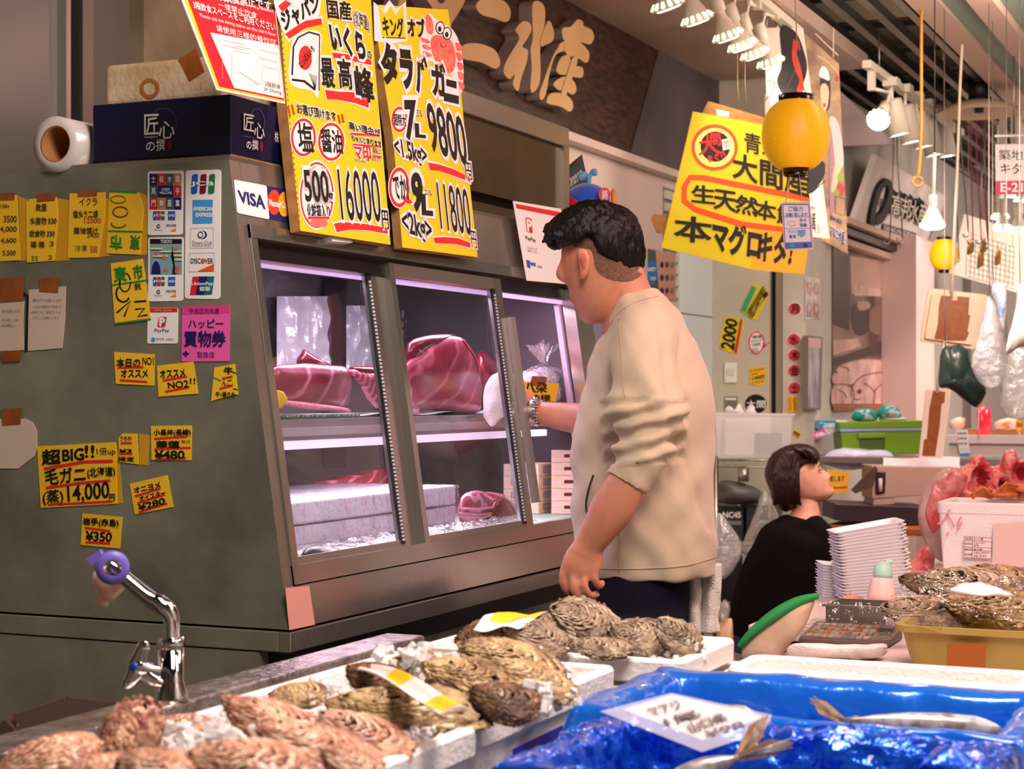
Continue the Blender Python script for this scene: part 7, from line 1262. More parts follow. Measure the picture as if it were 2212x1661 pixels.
F([(180, 640), (280, 640), (290, 800), (200, 820)], .001, dark_sep); F([(220, 610), (290, 610), (300, 650), (230, 665)], .0014, M('sepia_hair', (170, 140, 126), .4)); F([(300, 660), (420, 640), (422, 820), (300, 800)], .001, mid_sep); F([(60, 860), (220, 850), (240, 900), (60, 960)], .0012, pale_sep, 1); F([(60, 980), (300, 900), (422, 850), (422, 930), (60, 1030)], .0012, dark_sep, 1)
fishp = M('sepia_fish', (226, 182, 170), .4, var=(176, 128, 120), vs=7, vr=(.3, .6)); F([(60, 1080), (110, 1020), (260, 980), (420, 990), (424, 1060), (300, 1110), (160, 1150), (60, 1140)], .0016, fishp); F([(180, 1230), (190, 1160), (260, 1090), (424, 1065), (424, 1130), (340, 1180), (330, 1290), (220, 1290)], .002, fishp); F([(60, 1160), (150, 1150), (200, 1200), (180, 1300), (60, 1300)], .0018, fishp); F([(330, 1200), (380, 1120), (424, 1090), (424, 1300), (340, 1300)], .0024, fishp)
for q in ([(60, 1080), (110, 1020), (260, 980), (420, 990)], [(180, 1230), (190, 1160), (260, 1090), (424, 1065)], [(424, 1130), (340, 1180), (325, 1290)], [(60, 1150), (150, 1150), (196, 1200), (180, 1300)]): b.line(PP, zz(crom(q, 5)), 2.4, .0074, mid_sep)
for x, y, r in ((232, 1195, 16), (78, 1066, 9)): b.flat(PP, zz(arc(x, y, r, r*1.1)), .0072, mid_sep); b.flat(PP, zz(arc(x, y, r*.55, r*.6)), .0078, dark_sep)
for q in ([(190, 1240), (215, 1250), (240, 1240)], [(260, 1140), (300, 1160), (330, 1200)], [(90, 1180), (130, 1200), (150, 1240)], [(110, 1030), (150, 1040), (165, 1060)]): b.line(PP, zz(q), 1.6, .0075, dark_sep)
b.flat(PP, [(1800, 872), (1926, 872), (1926, 886), (1800, 888)], .0076, M('poster_wood_strip', (150, 92, 60), .5)); b.thing('fish_poster', 'large sepia poster of fish heads and market workers', 'poster')
# notices behind the man's neck
pz = plF(7.25); b = B(); b.slab(pz, [(1394, 535), (1460, 548), (1460, 650), (1400, 640)], .006, M('clear_poster_case', (190, 150, 130), .25)); b.flat(pz, [(1396, 537), (1416, 541), (1424, 640), (1404, 638)], .007, M('dark_green_print', (60, 74, 70), .4)); b.flat(pz, arc(1409, 589, 11, 27, 24), .0076, M('safety_blue', (24, 110, 190), .5)); b.text(pz, 'SAFETY', (1400, 578, 1417, 586), whitep, .0082, .03); b.text(pz, 'CHUO', (1405, 598, 1417, 605), whitep, .0082, .03)
for i in range(9): b.flat(pz, arc(1430+11*(i % 3), 572+28*(i//3), 4, 7, 10), .0076, [navy, maroon, grey_ink][i % 3])
b.thing('safety_poster', 'framed safety poster with a blue oval behind the man\'s neck', 'poster'); b = B(); b.bar(P(1430, 548, 7.26), P(1430, 470, 7.26), .004, .004, white_cord); b.obj('hanger', bpy.data.objects['safety_poster'])
# ================= raised shop lettering =================
sgn = M('cream_raised_letter', (216, 176, 122), .5); sgs = M('letter_grey_side', (156, 142, 134), .5); za = Zm(860, 0, .28029)
def raised(pls, parts, name, label, group, depth, face, side):
    t = None
    for kk, pts in enumerate(parts):
        b = B(); b.slab(pls, za(ccrom(pts, 5)), depth+.0012*kk, face, side)
        if t is None: t = empty(name, pls.at(*za([pts[0]])[0]), label, 'sign letter', group)
        b.obj('stroke', t)
GL = 'raised letters on the dark fascia'; D_ = .05
pfl = plX(XF); sh_ = lambda pts, dx=22, dy=0: pts
raised(pfl, [[(30, -60), (60, -120), (60, 40), (20, 80), (0, 40)], [(180, -80), (240, -110), (330, 30), (440, -90), (530, -60), (500, 40), (420, 170), (395, 200), (330, 140), (250, 40)]], 'raised_letter', 'cream raised letter ル cut by the top edge of the photo', GL, D_, sgn, sgs)
raised(pfl, [[(600, 40), (660, -10), (800, 0), (860, 60), (865, 130), (830, 170), (740, 140), (640, 110)], [(480, 380), (520, 340), (620, 335), (740, 380), (785, 460), (780, 510), (740, 528), (640, 480), (500, 450)]], 'raised_letter', 'cream raised letter ニ of two thick strokes', GL, D_, sgn, sgs)
raised(pfl, [[(1035, 40), (1085, 10), (1130, 60), (1130, 180), (1105, 290), (1095, 380), (1098, 520), (1090, 640), (1045, 712), (1020, 680), (1030, 520), (1022, 380), (1040, 280)], [(905, 230), (960, 165), (1010, 175), (1030, 220), (1000, 290), (960, 360), (1000, 390), (990, 480), (950, 600), (925, 700), (885, 650), (900, 570), (860, 610), (815, 560), (830, 480), (900, 360), (935, 290)], [(1110, 270), (1160, 160), (1198, 230), (1195, 310), (1140, 345), (1100, 352)]], 'raised_letter', 'cream raised letter 水 in the middle of the fascia', GL, D_, sgn, sgs)
raised(pfl, [[(1270, 215), (1330, 205), (1385, 150), (1425, 170), (1430, 200), (1490, 230), (1510, 290), (1480, 340), (1420, 330), (1300, 330), (1265, 270)], [(1255, 330), (1310, 320), (1320, 380), (1220, 420), (1170, 560), (1140, 720), (1105, 772), (1090, 720), (1130, 600), (1190, 440), (1230, 370)], [(1290, 330), (1400, 330), (1470, 400), (1465, 470), (1440, 482), (1390, 450), (1300, 420)], [(1260, 440), (1320, 430), (1340, 500), (1420, 520), (1425, 585), (1395, 600), (1310, 580), (1240, 570), (1220, 530)], [(1200, 640), (1280, 590), (1350, 620), (1375, 690), (1345, 728), (1290, 700), (1230, 690)], [(1145, 770), (1180, 720), (1260, 720), (1320, 750), (1350, 810), (1325, 860), (1250, 820), (1160, 800)], [(1300, 580), (1350, 440), (1385, 460), (1330, 640), (1290, 740), (1260, 720)]], 'raised_letter', 'cream raised letter 産 at the right end of the fascia', GL, D_, sgn, sgs)
# ================= lamps =================
lw = M('white_lamp_housing', (216, 208, 190), .4); slotm = M('lit_lamp_slot', (240, 250, 220), .3, emit=(232, 255, 196), es=5.0)
trk = B(); a_, b_ = P(1440, -40, 5.2), P(1722, 28, 6.75); trk.bar(V((a_.x, a_.y, 2.672)), V((b_.x, b_.y, 2.672)), .034, .03, lw); trk.thing('lighting_track', 'white lighting track under the soffit, nearer of the two', 'lighting track')
def bulb_lamp(px, py, z, axis, top, label, group, r=.047, glow=lampglow, power=14, slots=True, aim=None, col=(255, 236, 196)):
    c = P(px, py, z); ax = V(axis).normalized(); t = empty('spot_lamp', c, label, 'lamp', group)
    b = B(); k0 = c-ax*.10; b.lathe(k0, [(.016, 0), (.018, .03), (.024, .04), (r*.72, .075), (r, .098), (r, .104)], lw, 28, ax, False)
    if slots:
        n = 28; prof = [(r*.745, .079), (r*.99, .096)]; u = ax.orthogonal().normalized(); v = ax.cross(u)
        for i in range(0, n, 2):
            a0, a1 = 2*math.pi*(i+.15)/n, 2*math.pi*(i+.95)/n; b.add([k0+ax*h+(u*math.cos(a)+v*math.sin(a))*(rr*1.03+.0012) for rr, h in prof for a in (a0, a1)], [(0, 1, 3, 2)], slotm)
    o = b.obj('bulb', t)
    b = B(); b.lathe(k0, [(r*.95, .100), (r*.6, .108), (.002, .110)], glow, 24, ax); b.obj('lens', o)
    b = B(); b.lathe(k0, [(.020, .012), (.024, .008), (.024, -.05), (.016, -.056)], lw, 20, ax); b.obj('socket', t)
    b = B(); k = k0-ax*.03; hk = V((k.x, k.y, k.z+.06)); tp_ = V((top.x, top.y, top.z)); b.tube([k, k+UP*.02+RT*.012, hk+RT*.02], .006, lw, 8); b.box(tp_.x-.014, tp_.x+.014, tp_.y-.014, tp_.y+.014, hk.z-.01, tp_.z, lw); b.lathe(hk+RT*.02-FW*.012, [(.012, 0), (.012, .024)], lw, 14, FW); b.tube([hk+RT*.02, V((tp_.x, tp_.y, hk.z))], .007, lw, 8); b.obj('arm', t)
    if power: spot(c+ax*.03, c+ax, power, col, 100, .04, .7)
for i, (px, py, z) in enumerate(((1444, 10, 5.25), (1507, 40, 5.5), (1573, 76, 5.78), (1604, 97, 5.95), (1631, 115, 6.15), (1665, 133, 6.4), (1693, 147, 6.62))):
    c = P(px, py, z); q = P(px-6, py-60, z); bulb_lamp(px, py+5, z, -UP*.9+RT*.34+FW*.20, V((a_.x+(b_.x-a_.x)*min(1, max(0, (c.y-a_.y)/(b_.y-a_.y))), c.y+.03, 2.657)), ('spot lamp cut by the top edge, leftmost of the row over the fascia', 'slotted spot lamp second from the left in the lit row', 'spot lamp third from the left in the lit row', 'spot lamp in the middle of the lit row', 'spot lamp third from the right in the lit row', 'spot lamp second from the right in the lit row', 'rightmost spot lamp of the lit row, beside the lantern cord')[i], 'slotted spot lamps over the fascia', r=.054, power=8)
GC2 = 'white lamps on the far track'
t0, t1 = P(1872, 138, 6.9), P(2076, 286, 9.5)
def trh(y): return t0+(t1-t0)*((y-t0.y)/(t1.y-t0.y))
b = B(); b.bar(t0, t1, .034, .03, lw)
for k in (.1, .5, .9): c = t0+(t1-t0)*k; b.tube([c, V((c.x, c.y, 2.75))], .004, alu, 6)
b.thing('lighting_track', 'white lighting track hanging before the next stall, farther of the two', 'lighting track')
bulb_lamp(1897, 259, 7.0, -UP*.5-RT*.35-FW*.75, trh(P(1884, 150, 7.0).y), 'round glowing bulb lamp at the left end of the far track', GC2, r=.045, power=5)
for i, (mx, my, z, bx_, by_) in enumerate(((1943, 292, 7.3, 1926, 214), (1970, 308, 7.7, 1955, 226), (1996, 318, 8.1, 1980, 240), (2018, 336, 8.6, 2004, 254), (2047, 338, 9.1, 2038, 262))):
    m0, k0 = P(mx, my, z), P(bx_, by_, z); ax = (m0-k0).normalized(); L_ = (m0-k0).length; t = empty('cylinder_lamp', k0, ('first', 'second', 'third', 'fourth', 'last')[i]+' white cylinder lamp after the glowing bulb on the far track', 'lamp', GC2); r = .046
    b = B(); b.lathe(k0, [(r*.2, 0), (r*.86, .004), (r*.9, .02), (r, L_), (r*.93, L_), (r*.8, L_*.7)], lw, 26, ax, False); b.obj('body', t); b = B(); b.lathe(k0, [(r*.9, L_-.006), (.002, L_-.004)], lampglow_w, 24, ax); b.obj('lens', t)
    b = B(); b.tube([k0, k0+UP*.05], .008, lw, 8); b.box(k0.x-.03, k0.x+.03, k0.y-.04, k0.y+.04, k0.z+.05, k0.z+.085, lw); e_ = trh(k0.y); b.tube([k0+UP*.085, V((k0.x, k0.y, max(k0.z+.09, e_.z))), e_], .01, lw, 8); b.obj('mount', t); spot(m0+ax*.02, m0+ax, 22, (255, 238, 240), 80, .04)
dz = 8.3; dm = P(2115, 246, dz); dl = empty('dish_lamp', dm, 'unlit cream dish lampshade near the top right', 'lamp'); b = B(); R_ = 90/FPX*dz; b.lathe(dm, [(R_, 0), (R_*.96, .018), (R_*.6, .05), (.04, .07), (.035, .068), (R_*.58, .044), (R_*.93, .010), (R_, 0)], M('cream_enamel', (214, 190, 160), .4), 40, UP, False); b.obj('shade', dl)
b = B(); b.lathe(dm+UP*.055, [(.022, -.05), (.024, 0), (.03, .02)], M('dark_socket', (60, 48, 46), .4), 18); b.lathe(dm+UP*.066, [(.05, 0), (.05, .10)], black, 18); b.tube([dm+UP*.16, V((dm.x, dm.y, 2.9))], .012, black, 8); b.obj('socket', dl)
pz_ = 6.2; pl_l = empty('pendant_lamp', P(2014, 490, pz_), 'glowing white pendant lamp on a rod before the next stall', 'lamp'); b = B(); m_ = pz_/FPX; b.lathe(P(2014, 490, pz_), [(26*m_, 0), (27*m_, 5*m_), (24*m_, 12*m_), (12*m_, 36*m_), (8*m_, 42*m_)], lw, 28, UP, False); b.obj('bulb', pl_l)
b = B(); b.lathe(P(2014, 490, pz_), [(.001, -7*m_), (18*m_, -5*m_), (27*m_, 1*m_), (27*m_, 7*m_)], lampglow_w, 28); b.obj('lens', pl_l); b = B(); b.lathe(P(2015, 448, pz_), [(7*m_, 0), (9*m_, 3*m_), (9*m_, 26*m_), (4*m_, 28*m_)], offwhite, 18); b.obj('socket', pl_l); b = B(); e_ = P(2019, 330, pz_); b.tube([P(2016, 422, pz_), e_], .006, offwhite, 8); b.tube([e_, V((e_.x, e_.y, 2.75))], .002, dark_metal, 6); b.obj('rod', pl_l)
spot(P(2014, 500, pz_), P(2014, 800, pz_), 30, (255, 240, 245), 130, .05)
# ================= lanterns =================
def lantern(cx, cy, rx, ry, z, label, mat, cord_to):
    m = z/FPX; t = empty('paper_lantern', P(cx, cy+ry, z), label, 'lantern', 'yellow paper lanterns'); b = B(); n = 44; pr = []
    for i in range(n*2+1):
        a = math.pi*(.13+.74*i/(n*2)); pr.append(((math.sin(a)**.8*rx-(2.0 if i % 2 else 0))*m, -math.cos(a)*ry*m/.92))
    b.lathe(P(cx, cy, z), pr, mat, 48, UP, False); sh2 = b.obj('shade', t); y0, y1 = pr[0][1], pr[-1][1]
    b = B()
    for i in range(1, len(pr), 2): rr, hh = pr[i]; b.lathe(P(cx, cy, z), [(rr+.0003, hh-.0007), (rr+.0012, hh), (rr+.0003, hh+.0007)], M('lantern_rib', (206, 124, 10), .5), 40, UP, False)
    b.obj('rib', sh2)['kind'] = 'stuff'
    b = B(); b.lathe(P(cx, cy, z), [(rx*.50*m, y1-.004), (rx*.51*m, y1+12*m*rx/74), (rx*.47*m, y1+12*m*rx/74), (rx*.46*m, y1)], blackgloss, 32, UP, False); b.obj('top_ring', t); b = B(); b.lathe(P(cx, cy, z), [(rx*.36*m, y0-15*m*rx/74), (rx*.38*m, y0+.004), (rx*.34*m, y0), (rx*.33*m, y0-15*m*rx/74), (rx*.36*m, y0-15*m*rx/74)], blackgloss, 32, UP, False); b.obj('bottom_ring', t)
    if cord_to:
        b = B(); k = P(*cord_to, z); b.tube([P(cx-rx*.4, cy-ry-4, z), k, P(cx+rx*.36, cy-ry-4, z)], .0016, rope_m, 6); b.tube([k, P(cord_to[0]+2, cord_to[1]-60, z), P(cord_to[0]-2, -30, z), V((P(cord_to[0]-2, -30, z).x, P(cord_to[0]-2, -30, z).y, 2.72))], .0016, rope_m, 6); b.obj('cord', t)
    return t
lm = M('amber_lantern_paper', (255, 204, 20), .4, emit=(255, 180, 16), es=.28); ZL = 5.05; lantern(1719, 291, 74, 74, ZL, 'large amber paper lantern hanging in front of the banners', lm, (1719, 148)); lantern(2039, 550, 31, 33, 7.6, 'small amber lantern before the next stall', lm, (2039, 500))
pz = plF(ZL-.02); tg = B(); tg.slab(pz, rrect([(1688, 436), (1750, 436), (1758, 538), (1694, 542)], 4), .002, M('pinkish_card_edge', (236, 200, 206), .6)); tg.flat(pz, [(1690, 440), (1748, 440), (1755, 535), (1696, 538)], .0026, M('card_blue', (50, 110, 180), .5)); tg.flat(pz, [(1692, 443), (1746, 443), (1752, 522), (1697, 524)], .003, M('card_pale', (226, 226, 232), .5))
for t, q in (('ご協力', [(1702, 446), (1734, 446), (1735, 456), (1703, 456)]), ('お願い致します!', [(1697, 460), (1745, 459), (1745, 467), (1698, 468)]), ('手の', [(1727, 472), (1742, 472), (1742, 479), (1727, 479)]), ('消毒', [(1727, 482), (1743, 482), (1743, 490), (1728, 490)]), ('マスク', [(1701, 497), (1720, 497), (1720, 504), (1702, 504)]), ('着用', [(1704, 507), (1719, 507), (1719, 515), (1705, 515)])): tg.text(pz, t, q, M('card_blue', (50, 110, 180), .5), .0038, .03)
tg.line(pz, [(1694, 469), (1748, 468)], 1, .0036, MC['card_blue']); tg.line(pz, [(1695, 494), (1750, 493)], 1, .0036, MC['card_blue']); tg.line(pz, arc(1710, 483, 8, 5, 14), 1, .0036, grey_ink); tg.flat(pz, [(1722, 497), (1740, 496), (1740, 508), (1731, 513), (1723, 508)], .0036, M('mask_blue', (110, 160, 210), .5))
for x, m in ((1711, M('dot_teal', (60, 150, 160), .5)), (1727, MC['card_blue']), (1740, navy)): tg.flat(pz, arc(x, 530, 5, 5, 14), .0036, m)
tgo = tg.thing('hygiene_card', 'blue and white hygiene card hanging under the large lantern', 'card'); b = B(); b.tube([P(1706, 377, ZL-.01), P(1697, 436, ZL-.018)], .0012, white_cord, 6); b.tube([P(1727, 377, ZL-.01), P(1732, 436, ZL-.018)], .0012, white_cord, 6); b.obj('strings', tgo)
# ================= yellow fish sign =================
ZY = 5.9; py_ = plF(ZY); py_.os = .5; zy = Zm(1400, 0, .36135); ys_ = empty('fish_sign', py_.at(1580, 590), 'tilted yellow sign with brush lettering 生天然 and a gold seal', 'sign'); b = B()
b.slab(py_, zy([(330, 660), (360, 604), (690, 700), (700, 760), (320, 720)]), .01, card_brown, off=-.016); b.obj('backing', ys_); b = B(); b.slab(py_, zy([(20, 1310), (30, 1280), (110, 1290), (160, 1180), (110, 1400), (50, 1390)]), .01, card_brown, off=-.02); b.obj('backing', ys_)
b = B(); b.slab(py_, zy([(268, 666), (960, 800), (930, 1640), (620, 1610), (80, 1480)]), .008, yellow_card, off=-.004)
b.flat(py_, zy([(620, 1370), (780, 1380), (960, 1470), (930, 1640), (620, 1612)]), .0055, M('amber_sign_patch', (226, 176, 40), .6))
b.flat(py_, zy(arc(398, 880, 138, 138, 40)), .006, orange_ink); b.flat(py_, zy(arc(398, 882, 118, 116, 40)), .0066, M('gold_foil', (216, 180, 80), .25, .9)); b.flat(py_, zy(arc(402, 876, 90, 92, 40)), .0072, black)
for t, q, m in (('大', [(305, 810), (400, 800), (440, 920), (300, 930)], red_ink), ('間', [(372, 795), (430, 795), (436, 870), (374, 870)], red_ink), ('まぐろ', [(352, 935), (460, 895), (466, 945), (364, 975)], red_ink)): b.text(py_, t, zy(q), m, .0092, .03, M('seal_gold_edge', (236, 206, 120), .3, .6), .05)
b.flat(py_, zy([(440, 835), (484, 828), (492, 890), (448, 898)]), .009, whitep); b.text(py_, '青森県\n大間沖', zy([(444, 840), (482, 832), (488, 886), (452, 892)]), ink, .0096, .01)
b.line(py_, zy([(250, 1060), (330, 1062), (960, 1190), (960, 1390), (560, 1340), (280, 1250), (216, 1200), (216, 1120)]), 12, .006, orange_ink, True)
for t, q, bo in (('青森県', [(575, 785), (900, 860), (900, 980), (575, 905)], .02), ('大間産', [(508, 910), (960, 1010), (960, 1180), (508, 1060)], .05), ('生', [(262, 1105), (400, 1115), (400, 1220), (262, 1205)], .05), ('天', [(395, 1130), (530, 1150), (520, 1265), (395, 1245)], .05), ('然', [(525, 1160), (655, 1185), (650, 1295), (520, 1270)], .05), ('本鮪', [(645, 1190), (900, 1240), (900, 1360), (632, 1300)], .04), ('本', [(160, 1285), (385, 1310), (370, 1460), (160, 1430)], .05), ('マグロ', [(390, 1320), (680, 1380), (665, 1550), (390, 1490)], .05), ('キタ!', [(675, 1390), (880, 1400), (850, 1580), (650, 1550)], .04)): b.text(py_, t, zy(q), ink, .0078, bo)
b.obj('card', ys_); b = B(); b.slab(py_, zy([(408, 655), (484, 668), (480, 700), (412, 690)]), .001, M('clear_tape_shine', (216, 190, 140), .15, .4), off=.001)
for x in (545, 590): b.tube([P(*zy([(x, 640)])[0], ZY), P(*zy([(x-10, 500)])[0], ZY), V((P(*zy([(x-10, 500)])[0], ZY).x, P(*zy([(x-10, 500)])[0], ZY).y, 2.69))], .0006, rope_m, 5)
b.obj('hanging_tape', ys_)
# ================= banners =================
pb1 = plF(6.5); b = B(); bw = M('banner_white', (216, 208, 196), .6); b.slab(pb1, [(1650, 60), (1735, 60), (1792, 516), (1668, 500)], .001, bw); br = M('brush_black', (26, 22, 24), .6); brg = M('brush_grey', (110, 104, 104), .6)
Fb = lambda pts, o, m: b.flat(pb1, zy(ccrom(pts, 4)), o, m)
Fb([(790, 160), (880, 190), (930, 300), (950, 420), (900, 560), (840, 580), (800, 560), (770, 480), (800, 380)], .002, br); Fb([(700, 560), (740, 640), (730, 760), (705, 760)], .002, brg); Fb([(720, 950), (780, 1020), (900, 1040), (1040, 960), (1050, 1060), (960, 1160), (840, 1165), (750, 1100)], .002, br)
for q in ([(710, 480), (760, 490), (740, 560), (700, 600)], [(800, 580), (860, 600), (930, 590)], [(740, 1110), (860, 1180), (980, 1150), (1060, 1080)], [(720, 1060), (770, 1150), (880, 1190)]): b.line(pb1, zy(q), 2, .0026, br)
Fb([(870, 240), (890, 330), (915, 420), (930, 520), (910, 570), (890, 540), (905, 480), (880, 420), (860, 330)], .003, M('brush_red', (196, 50, 40), .6)); b.text(pb1, '鮪', zy([(862, 232), (905, 238), (912, 300), (868, 300)]), MC['brush_red'], .0036, .03)
for t, q, bo in (('マルニ', [(780, 1255), (800, 1255), (800, 1330), (780, 1330)], .02), ('水産', [(960, 1265), (1000, 1268), (1002, 1370), (965, 1365)], .03), ('築地市場', [(955, 1225), (995, 1230), (995, 1258), (955, 1252)], .01)): b.text(pb1, t, zy(q), br, .0036, bo)
b.line(pb1, zy([(1000, 1345), (1020, 1348), (1020, 1392), (998, 1390)]), 1.2, .0036, MC['brush_red'], True); b.tube([P(1655, 60, 6.5), P(1660, 20, 6.5)], .002, white_cord, 5); b.thing('brush_banner', 'white banner with black and red brush strokes behind the lantern', 'banner', 'banners behind the lantern')
pb2 = plF(6.62); b = B(); b.slab(pb2, [(1736, 70), (1812, 138), (1832, 549), (1760, 510)], .001, M('illustrated_banner', (176, 150, 110), .5, var=(120, 96, 80), vs=9)); Fc = lambda pts, o, m: b.flat(pb2, zy(ccrom(pts, 4)), o, m); skinp = M('printed_skin', (226, 178, 150), .5)
Fc([(1030, 470), (1050, 410), (1080, 430), (1090, 500), (1085, 640), (1050, 660), (1028, 580)], .002, M('printed_hair', (40, 28, 28), .5)); Fc([(1030, 520), (1060, 500), (1080, 540), (1075, 620), (1055, 670), (1035, 620)], .0026, skinp); Fc([(1020, 450), (1040, 395), (1075, 420), (1085, 480), (1050, 470)], .003, M('printed_cap', (190, 210, 220), .5)); b.flat(pb2, zy(arc(1054, 628, 7, 14, 12)), .0032, MC['brush_red'])
Fc([(1085, 700), (1140, 740), (1170, 950), (1150, 1010), (1110, 980), (1090, 850)], .0024, M('printed_shirt', (170, 176, 176), .5)); Fc([(1120, 980), (1150, 1010), (1130, 1100), (1105, 1150), (1095, 1120)], .0028, skinp); Fc([(1085, 760), (1110, 900), (1120, 1100), (1100, 1300), (1085, 1200)], .0026, M('printed_apron', (150, 116, 130), .5))
for x, y, r, m in ((1132, 470, 12, M('printed_lantern', (206, 50, 50), .5)), (1150, 1060, 20, M('printed_greens', (120, 150, 60), .5)), (1155, 1130, 22, MC['printed_lantern']), (1130, 1150, 16, MC['printed_greens'])): b.flat(pb2, zy(arc(x, y, r, r*1.5, 14)), .0032, m)
b.line(pb2, zy([(1118, 1170), (1180, 1190), (1176, 1290), (1120, 1270)]), 1.4, .0032, M('printed_wood', (110, 74, 50), .5), True); b.text(pb2, 'マルニ水産', zy([(1090, 1340), (1175, 1385), (1175, 1460), (1090, 1415)]), M('printed_blue_text', (50, 60, 150), .5), .0038, .03, whitep, .08); b.text(pb2, '築地 直送', zy([(1090, 1285), (1160, 1315), (1160, 1340), (1090, 1310)]), MC['printed_blue_text'], .0036, .02)
for q in ([(1000, 200), (1060, 260), (1135, 330)], [(1010, 330), (1070, 370), (1140, 440)]): b.line(pb2, zy(q), 2, .0026, M('printed_beam', (206, 186, 140), .5))
b.tube([P(1800, 125, 6.62), P(1800, 60, 6.62)], .002, white_cord, 5); b.thing('illustrated_banner', 'illustrated banner of a cook in a cap, right behind the lantern', 'banner', 'banners behind the lantern')
# ================= next stall =================
zk = Zm(1780, 200, .1953); tb_ = pl3(PXc(1832, 516, -1.97), PXc(1985, 552, -1.97), P(1895, 336, 8.42)); sb = M('white_sign_board', (226, 216, 212), .5); st = empty('stall_sign', tb_.at(1830, 516), 'slanted white stall sign with raised black lettering', 'sign'); b = B(); b.slab(tb_, [(1895, 336), (2046, 426), (1990, 560), (1832, 517)], .03, sb, off=-.03); b.obj('board', st)
b = B(); b.slab(tb_, zk(ccrom([(510, 1470), (530, 1300), (600, 1060), (690, 960), (750, 985), (765, 1060), (740, 1250), (680, 1400), (590, 1470), (580, 1380), (640, 1320), (700, 1180), (720, 1060), (690, 1020), (630, 1120), (580, 1290), (560, 1490)], 3)), .02, br); b.text(tb_, '高邦', zk([(622, 1160), (722, 1185), (712, 1290), (616, 1265)]), br, .012, .016)
for t, q in (('高', [(760, 1110), (885, 1150), (860, 1395), (735, 1350)]), ('邦', [(880, 1150), (975, 1180), (950, 1430), (850, 1390)]), ('水', [(970, 1180), (1062, 1210), (1030, 1450), (940, 1415)]), ('産', [(1068, 1210), (1162, 1240), (1115, 1490), (1030, 1450)])):
    for k in range(6): b.text(tb_, t, zk([(x-12*(5-k), y-14*(5-k)) for x, y in q]), br, .004+.003*k, .03)
    b.text(tb_, t, zk(q), M('letter_face_cream', (214, 206, 190), .4), .024, .016)
b.slab(tb_, zk([(650, 1445), (1020, 1555), (1000, 1630), (635, 1510)]), .004, br); b.text(tb_, 'TAKAKUNI SUISAN', zk([(665, 1462), (1010, 1562), (996, 1618), (650, 1515)]), whitep, .006, .01); b.obj('lettering', st); b = B(); b.slab(tb_, zk(arc(578, 1556, 26, 58, 20)), .003, M('safety_blue', (24, 110, 190), .5)); b.obj('blue_badge', st)
pe = plF(7.4); b = B(); b.slab(pe, [(2150, 312), (2330, 309), (2330, 418), (2151, 420)], .006, M('aisle_sign_white', (214, 204, 202), .5)); b.flat(pe, [(2150, 391), (2330, 388), (2330, 418), (2151, 420)], .007, M('aisle_sign_magenta', (190, 36, 92), .5))
for t, q, m in (('築地魚河岸', (2158, 323, 2290, 346), ink), ('キタ', (2162, 353, 2206, 376), ink), ('E-21', (2162, 395, 2209, 414), whitep)): b.text(pe, t, q, m, .0082, .01 if m is ink else .012)
b.bar(P(2160, 311, 7.4), P(2160, 293, 7.4), .004, .004, alu); b.bar(P(2148, 294, 7.4), P(2330, 291, 7.4), .01, .01, alu); b.tube([P(2190, 292, 7.4), V((P(2190, 292, 7.4).x, P(2190, 292, 7.4).y, 2.75))], .004, alu, 6); b.thing('aisle_sign', 'white and magenta aisle sign reading 築地 キタ E-21', 'sign')
# cords, counterweighted lid and strip
zl = 7.25; pk = plF(zl); ld = empty('hanging_foam_board', P(2060, 750, zl), 'square styrofoam lid patched with brown tape hanging on a cord', 'lid'); b = B(); b.slab(pk, rrect([(2006, 622), (2134, 637), (2114, 756), (1988, 738)], 8), .014, M('yellowed_styrofoam', (226, 196, 170), .55, bump=.2, bs=120), off=-.02); b.slab(pk, rrect([(2014, 632), (2118, 643), (2100, 745), (1998, 731)], 6), .012, MC['yellowed_styrofoam'], off=-.004); bev(b.obj('body', ld), .002); b = B(); b.slab(pk, [(2033, 638), (2053, 640), (2054, 648), (2068, 649), (2068, 640), (2094, 642), (2092, 680), (2096, 681), (2090, 716), (2094, 718), (2086, 736), (2050, 736), (2018, 732), (2026, 700), (2028, 660)], .0008, tape_brown, off=.0085); b.obj('tape', ld)
b = B(); q = [P(2078, 104, zl), P(2074, 180, zl), P(2066, 420, zl), P(2059, 560, zl-.01), P(2056, 645, zl-.012)]; b.tube([V((q[0].x, q[0].y, 2.74))]+q, .006, white_cord, 8); b.obj('cord', ld)
b = B(); b.tube([P(2041, 738, zl-.01), P(2030, 790, zl-.01), P(2024, 850, zl-.012)], .006, white_cord, 8); b.obj('lower_cord', ld)
bs = empty('board_strip', P(2020, 990, zl), 'narrow white board strip wrapped in brown tape below the hanging lid', 'board'); b = B(); b.slab(pk, [(2000, 842), (2056, 838), (2036, 990), (1985, 988)], .008, M('pinkish_board', (228, 198, 188), .6)); b.obj('board', bs); b = B(); b.slab(pk, [(2016, 844), (2042, 846), (2040, 870), (2034, 872), (2030, 920), (2020, 985), (1992, 984), (1996, 950), (2002, 948), (2008, 880)], .0008, tape_brown, off=.009); b.obj('tape', bs)  # one even pinkish tone for the board
b = B(); q = [P(1990, 265, 6.6), P(1988, 330, 6.6), P(1985, 372, 6.6), P(1980, 382, 6.6)]; b.tube([V((q[0].x, q[0].y, 2.75))]+q, .006, M('orange_cord', (206, 140, 60), .8), 8); b.tube([P(x, y, 6.6) for x, y in arc(1982, 392, 11, 10, 20)], .005, MC['orange_cord'], 8); b.thing('cord_loop', 'orange cord with a loop hanging in front of the far lamps', 'cord')
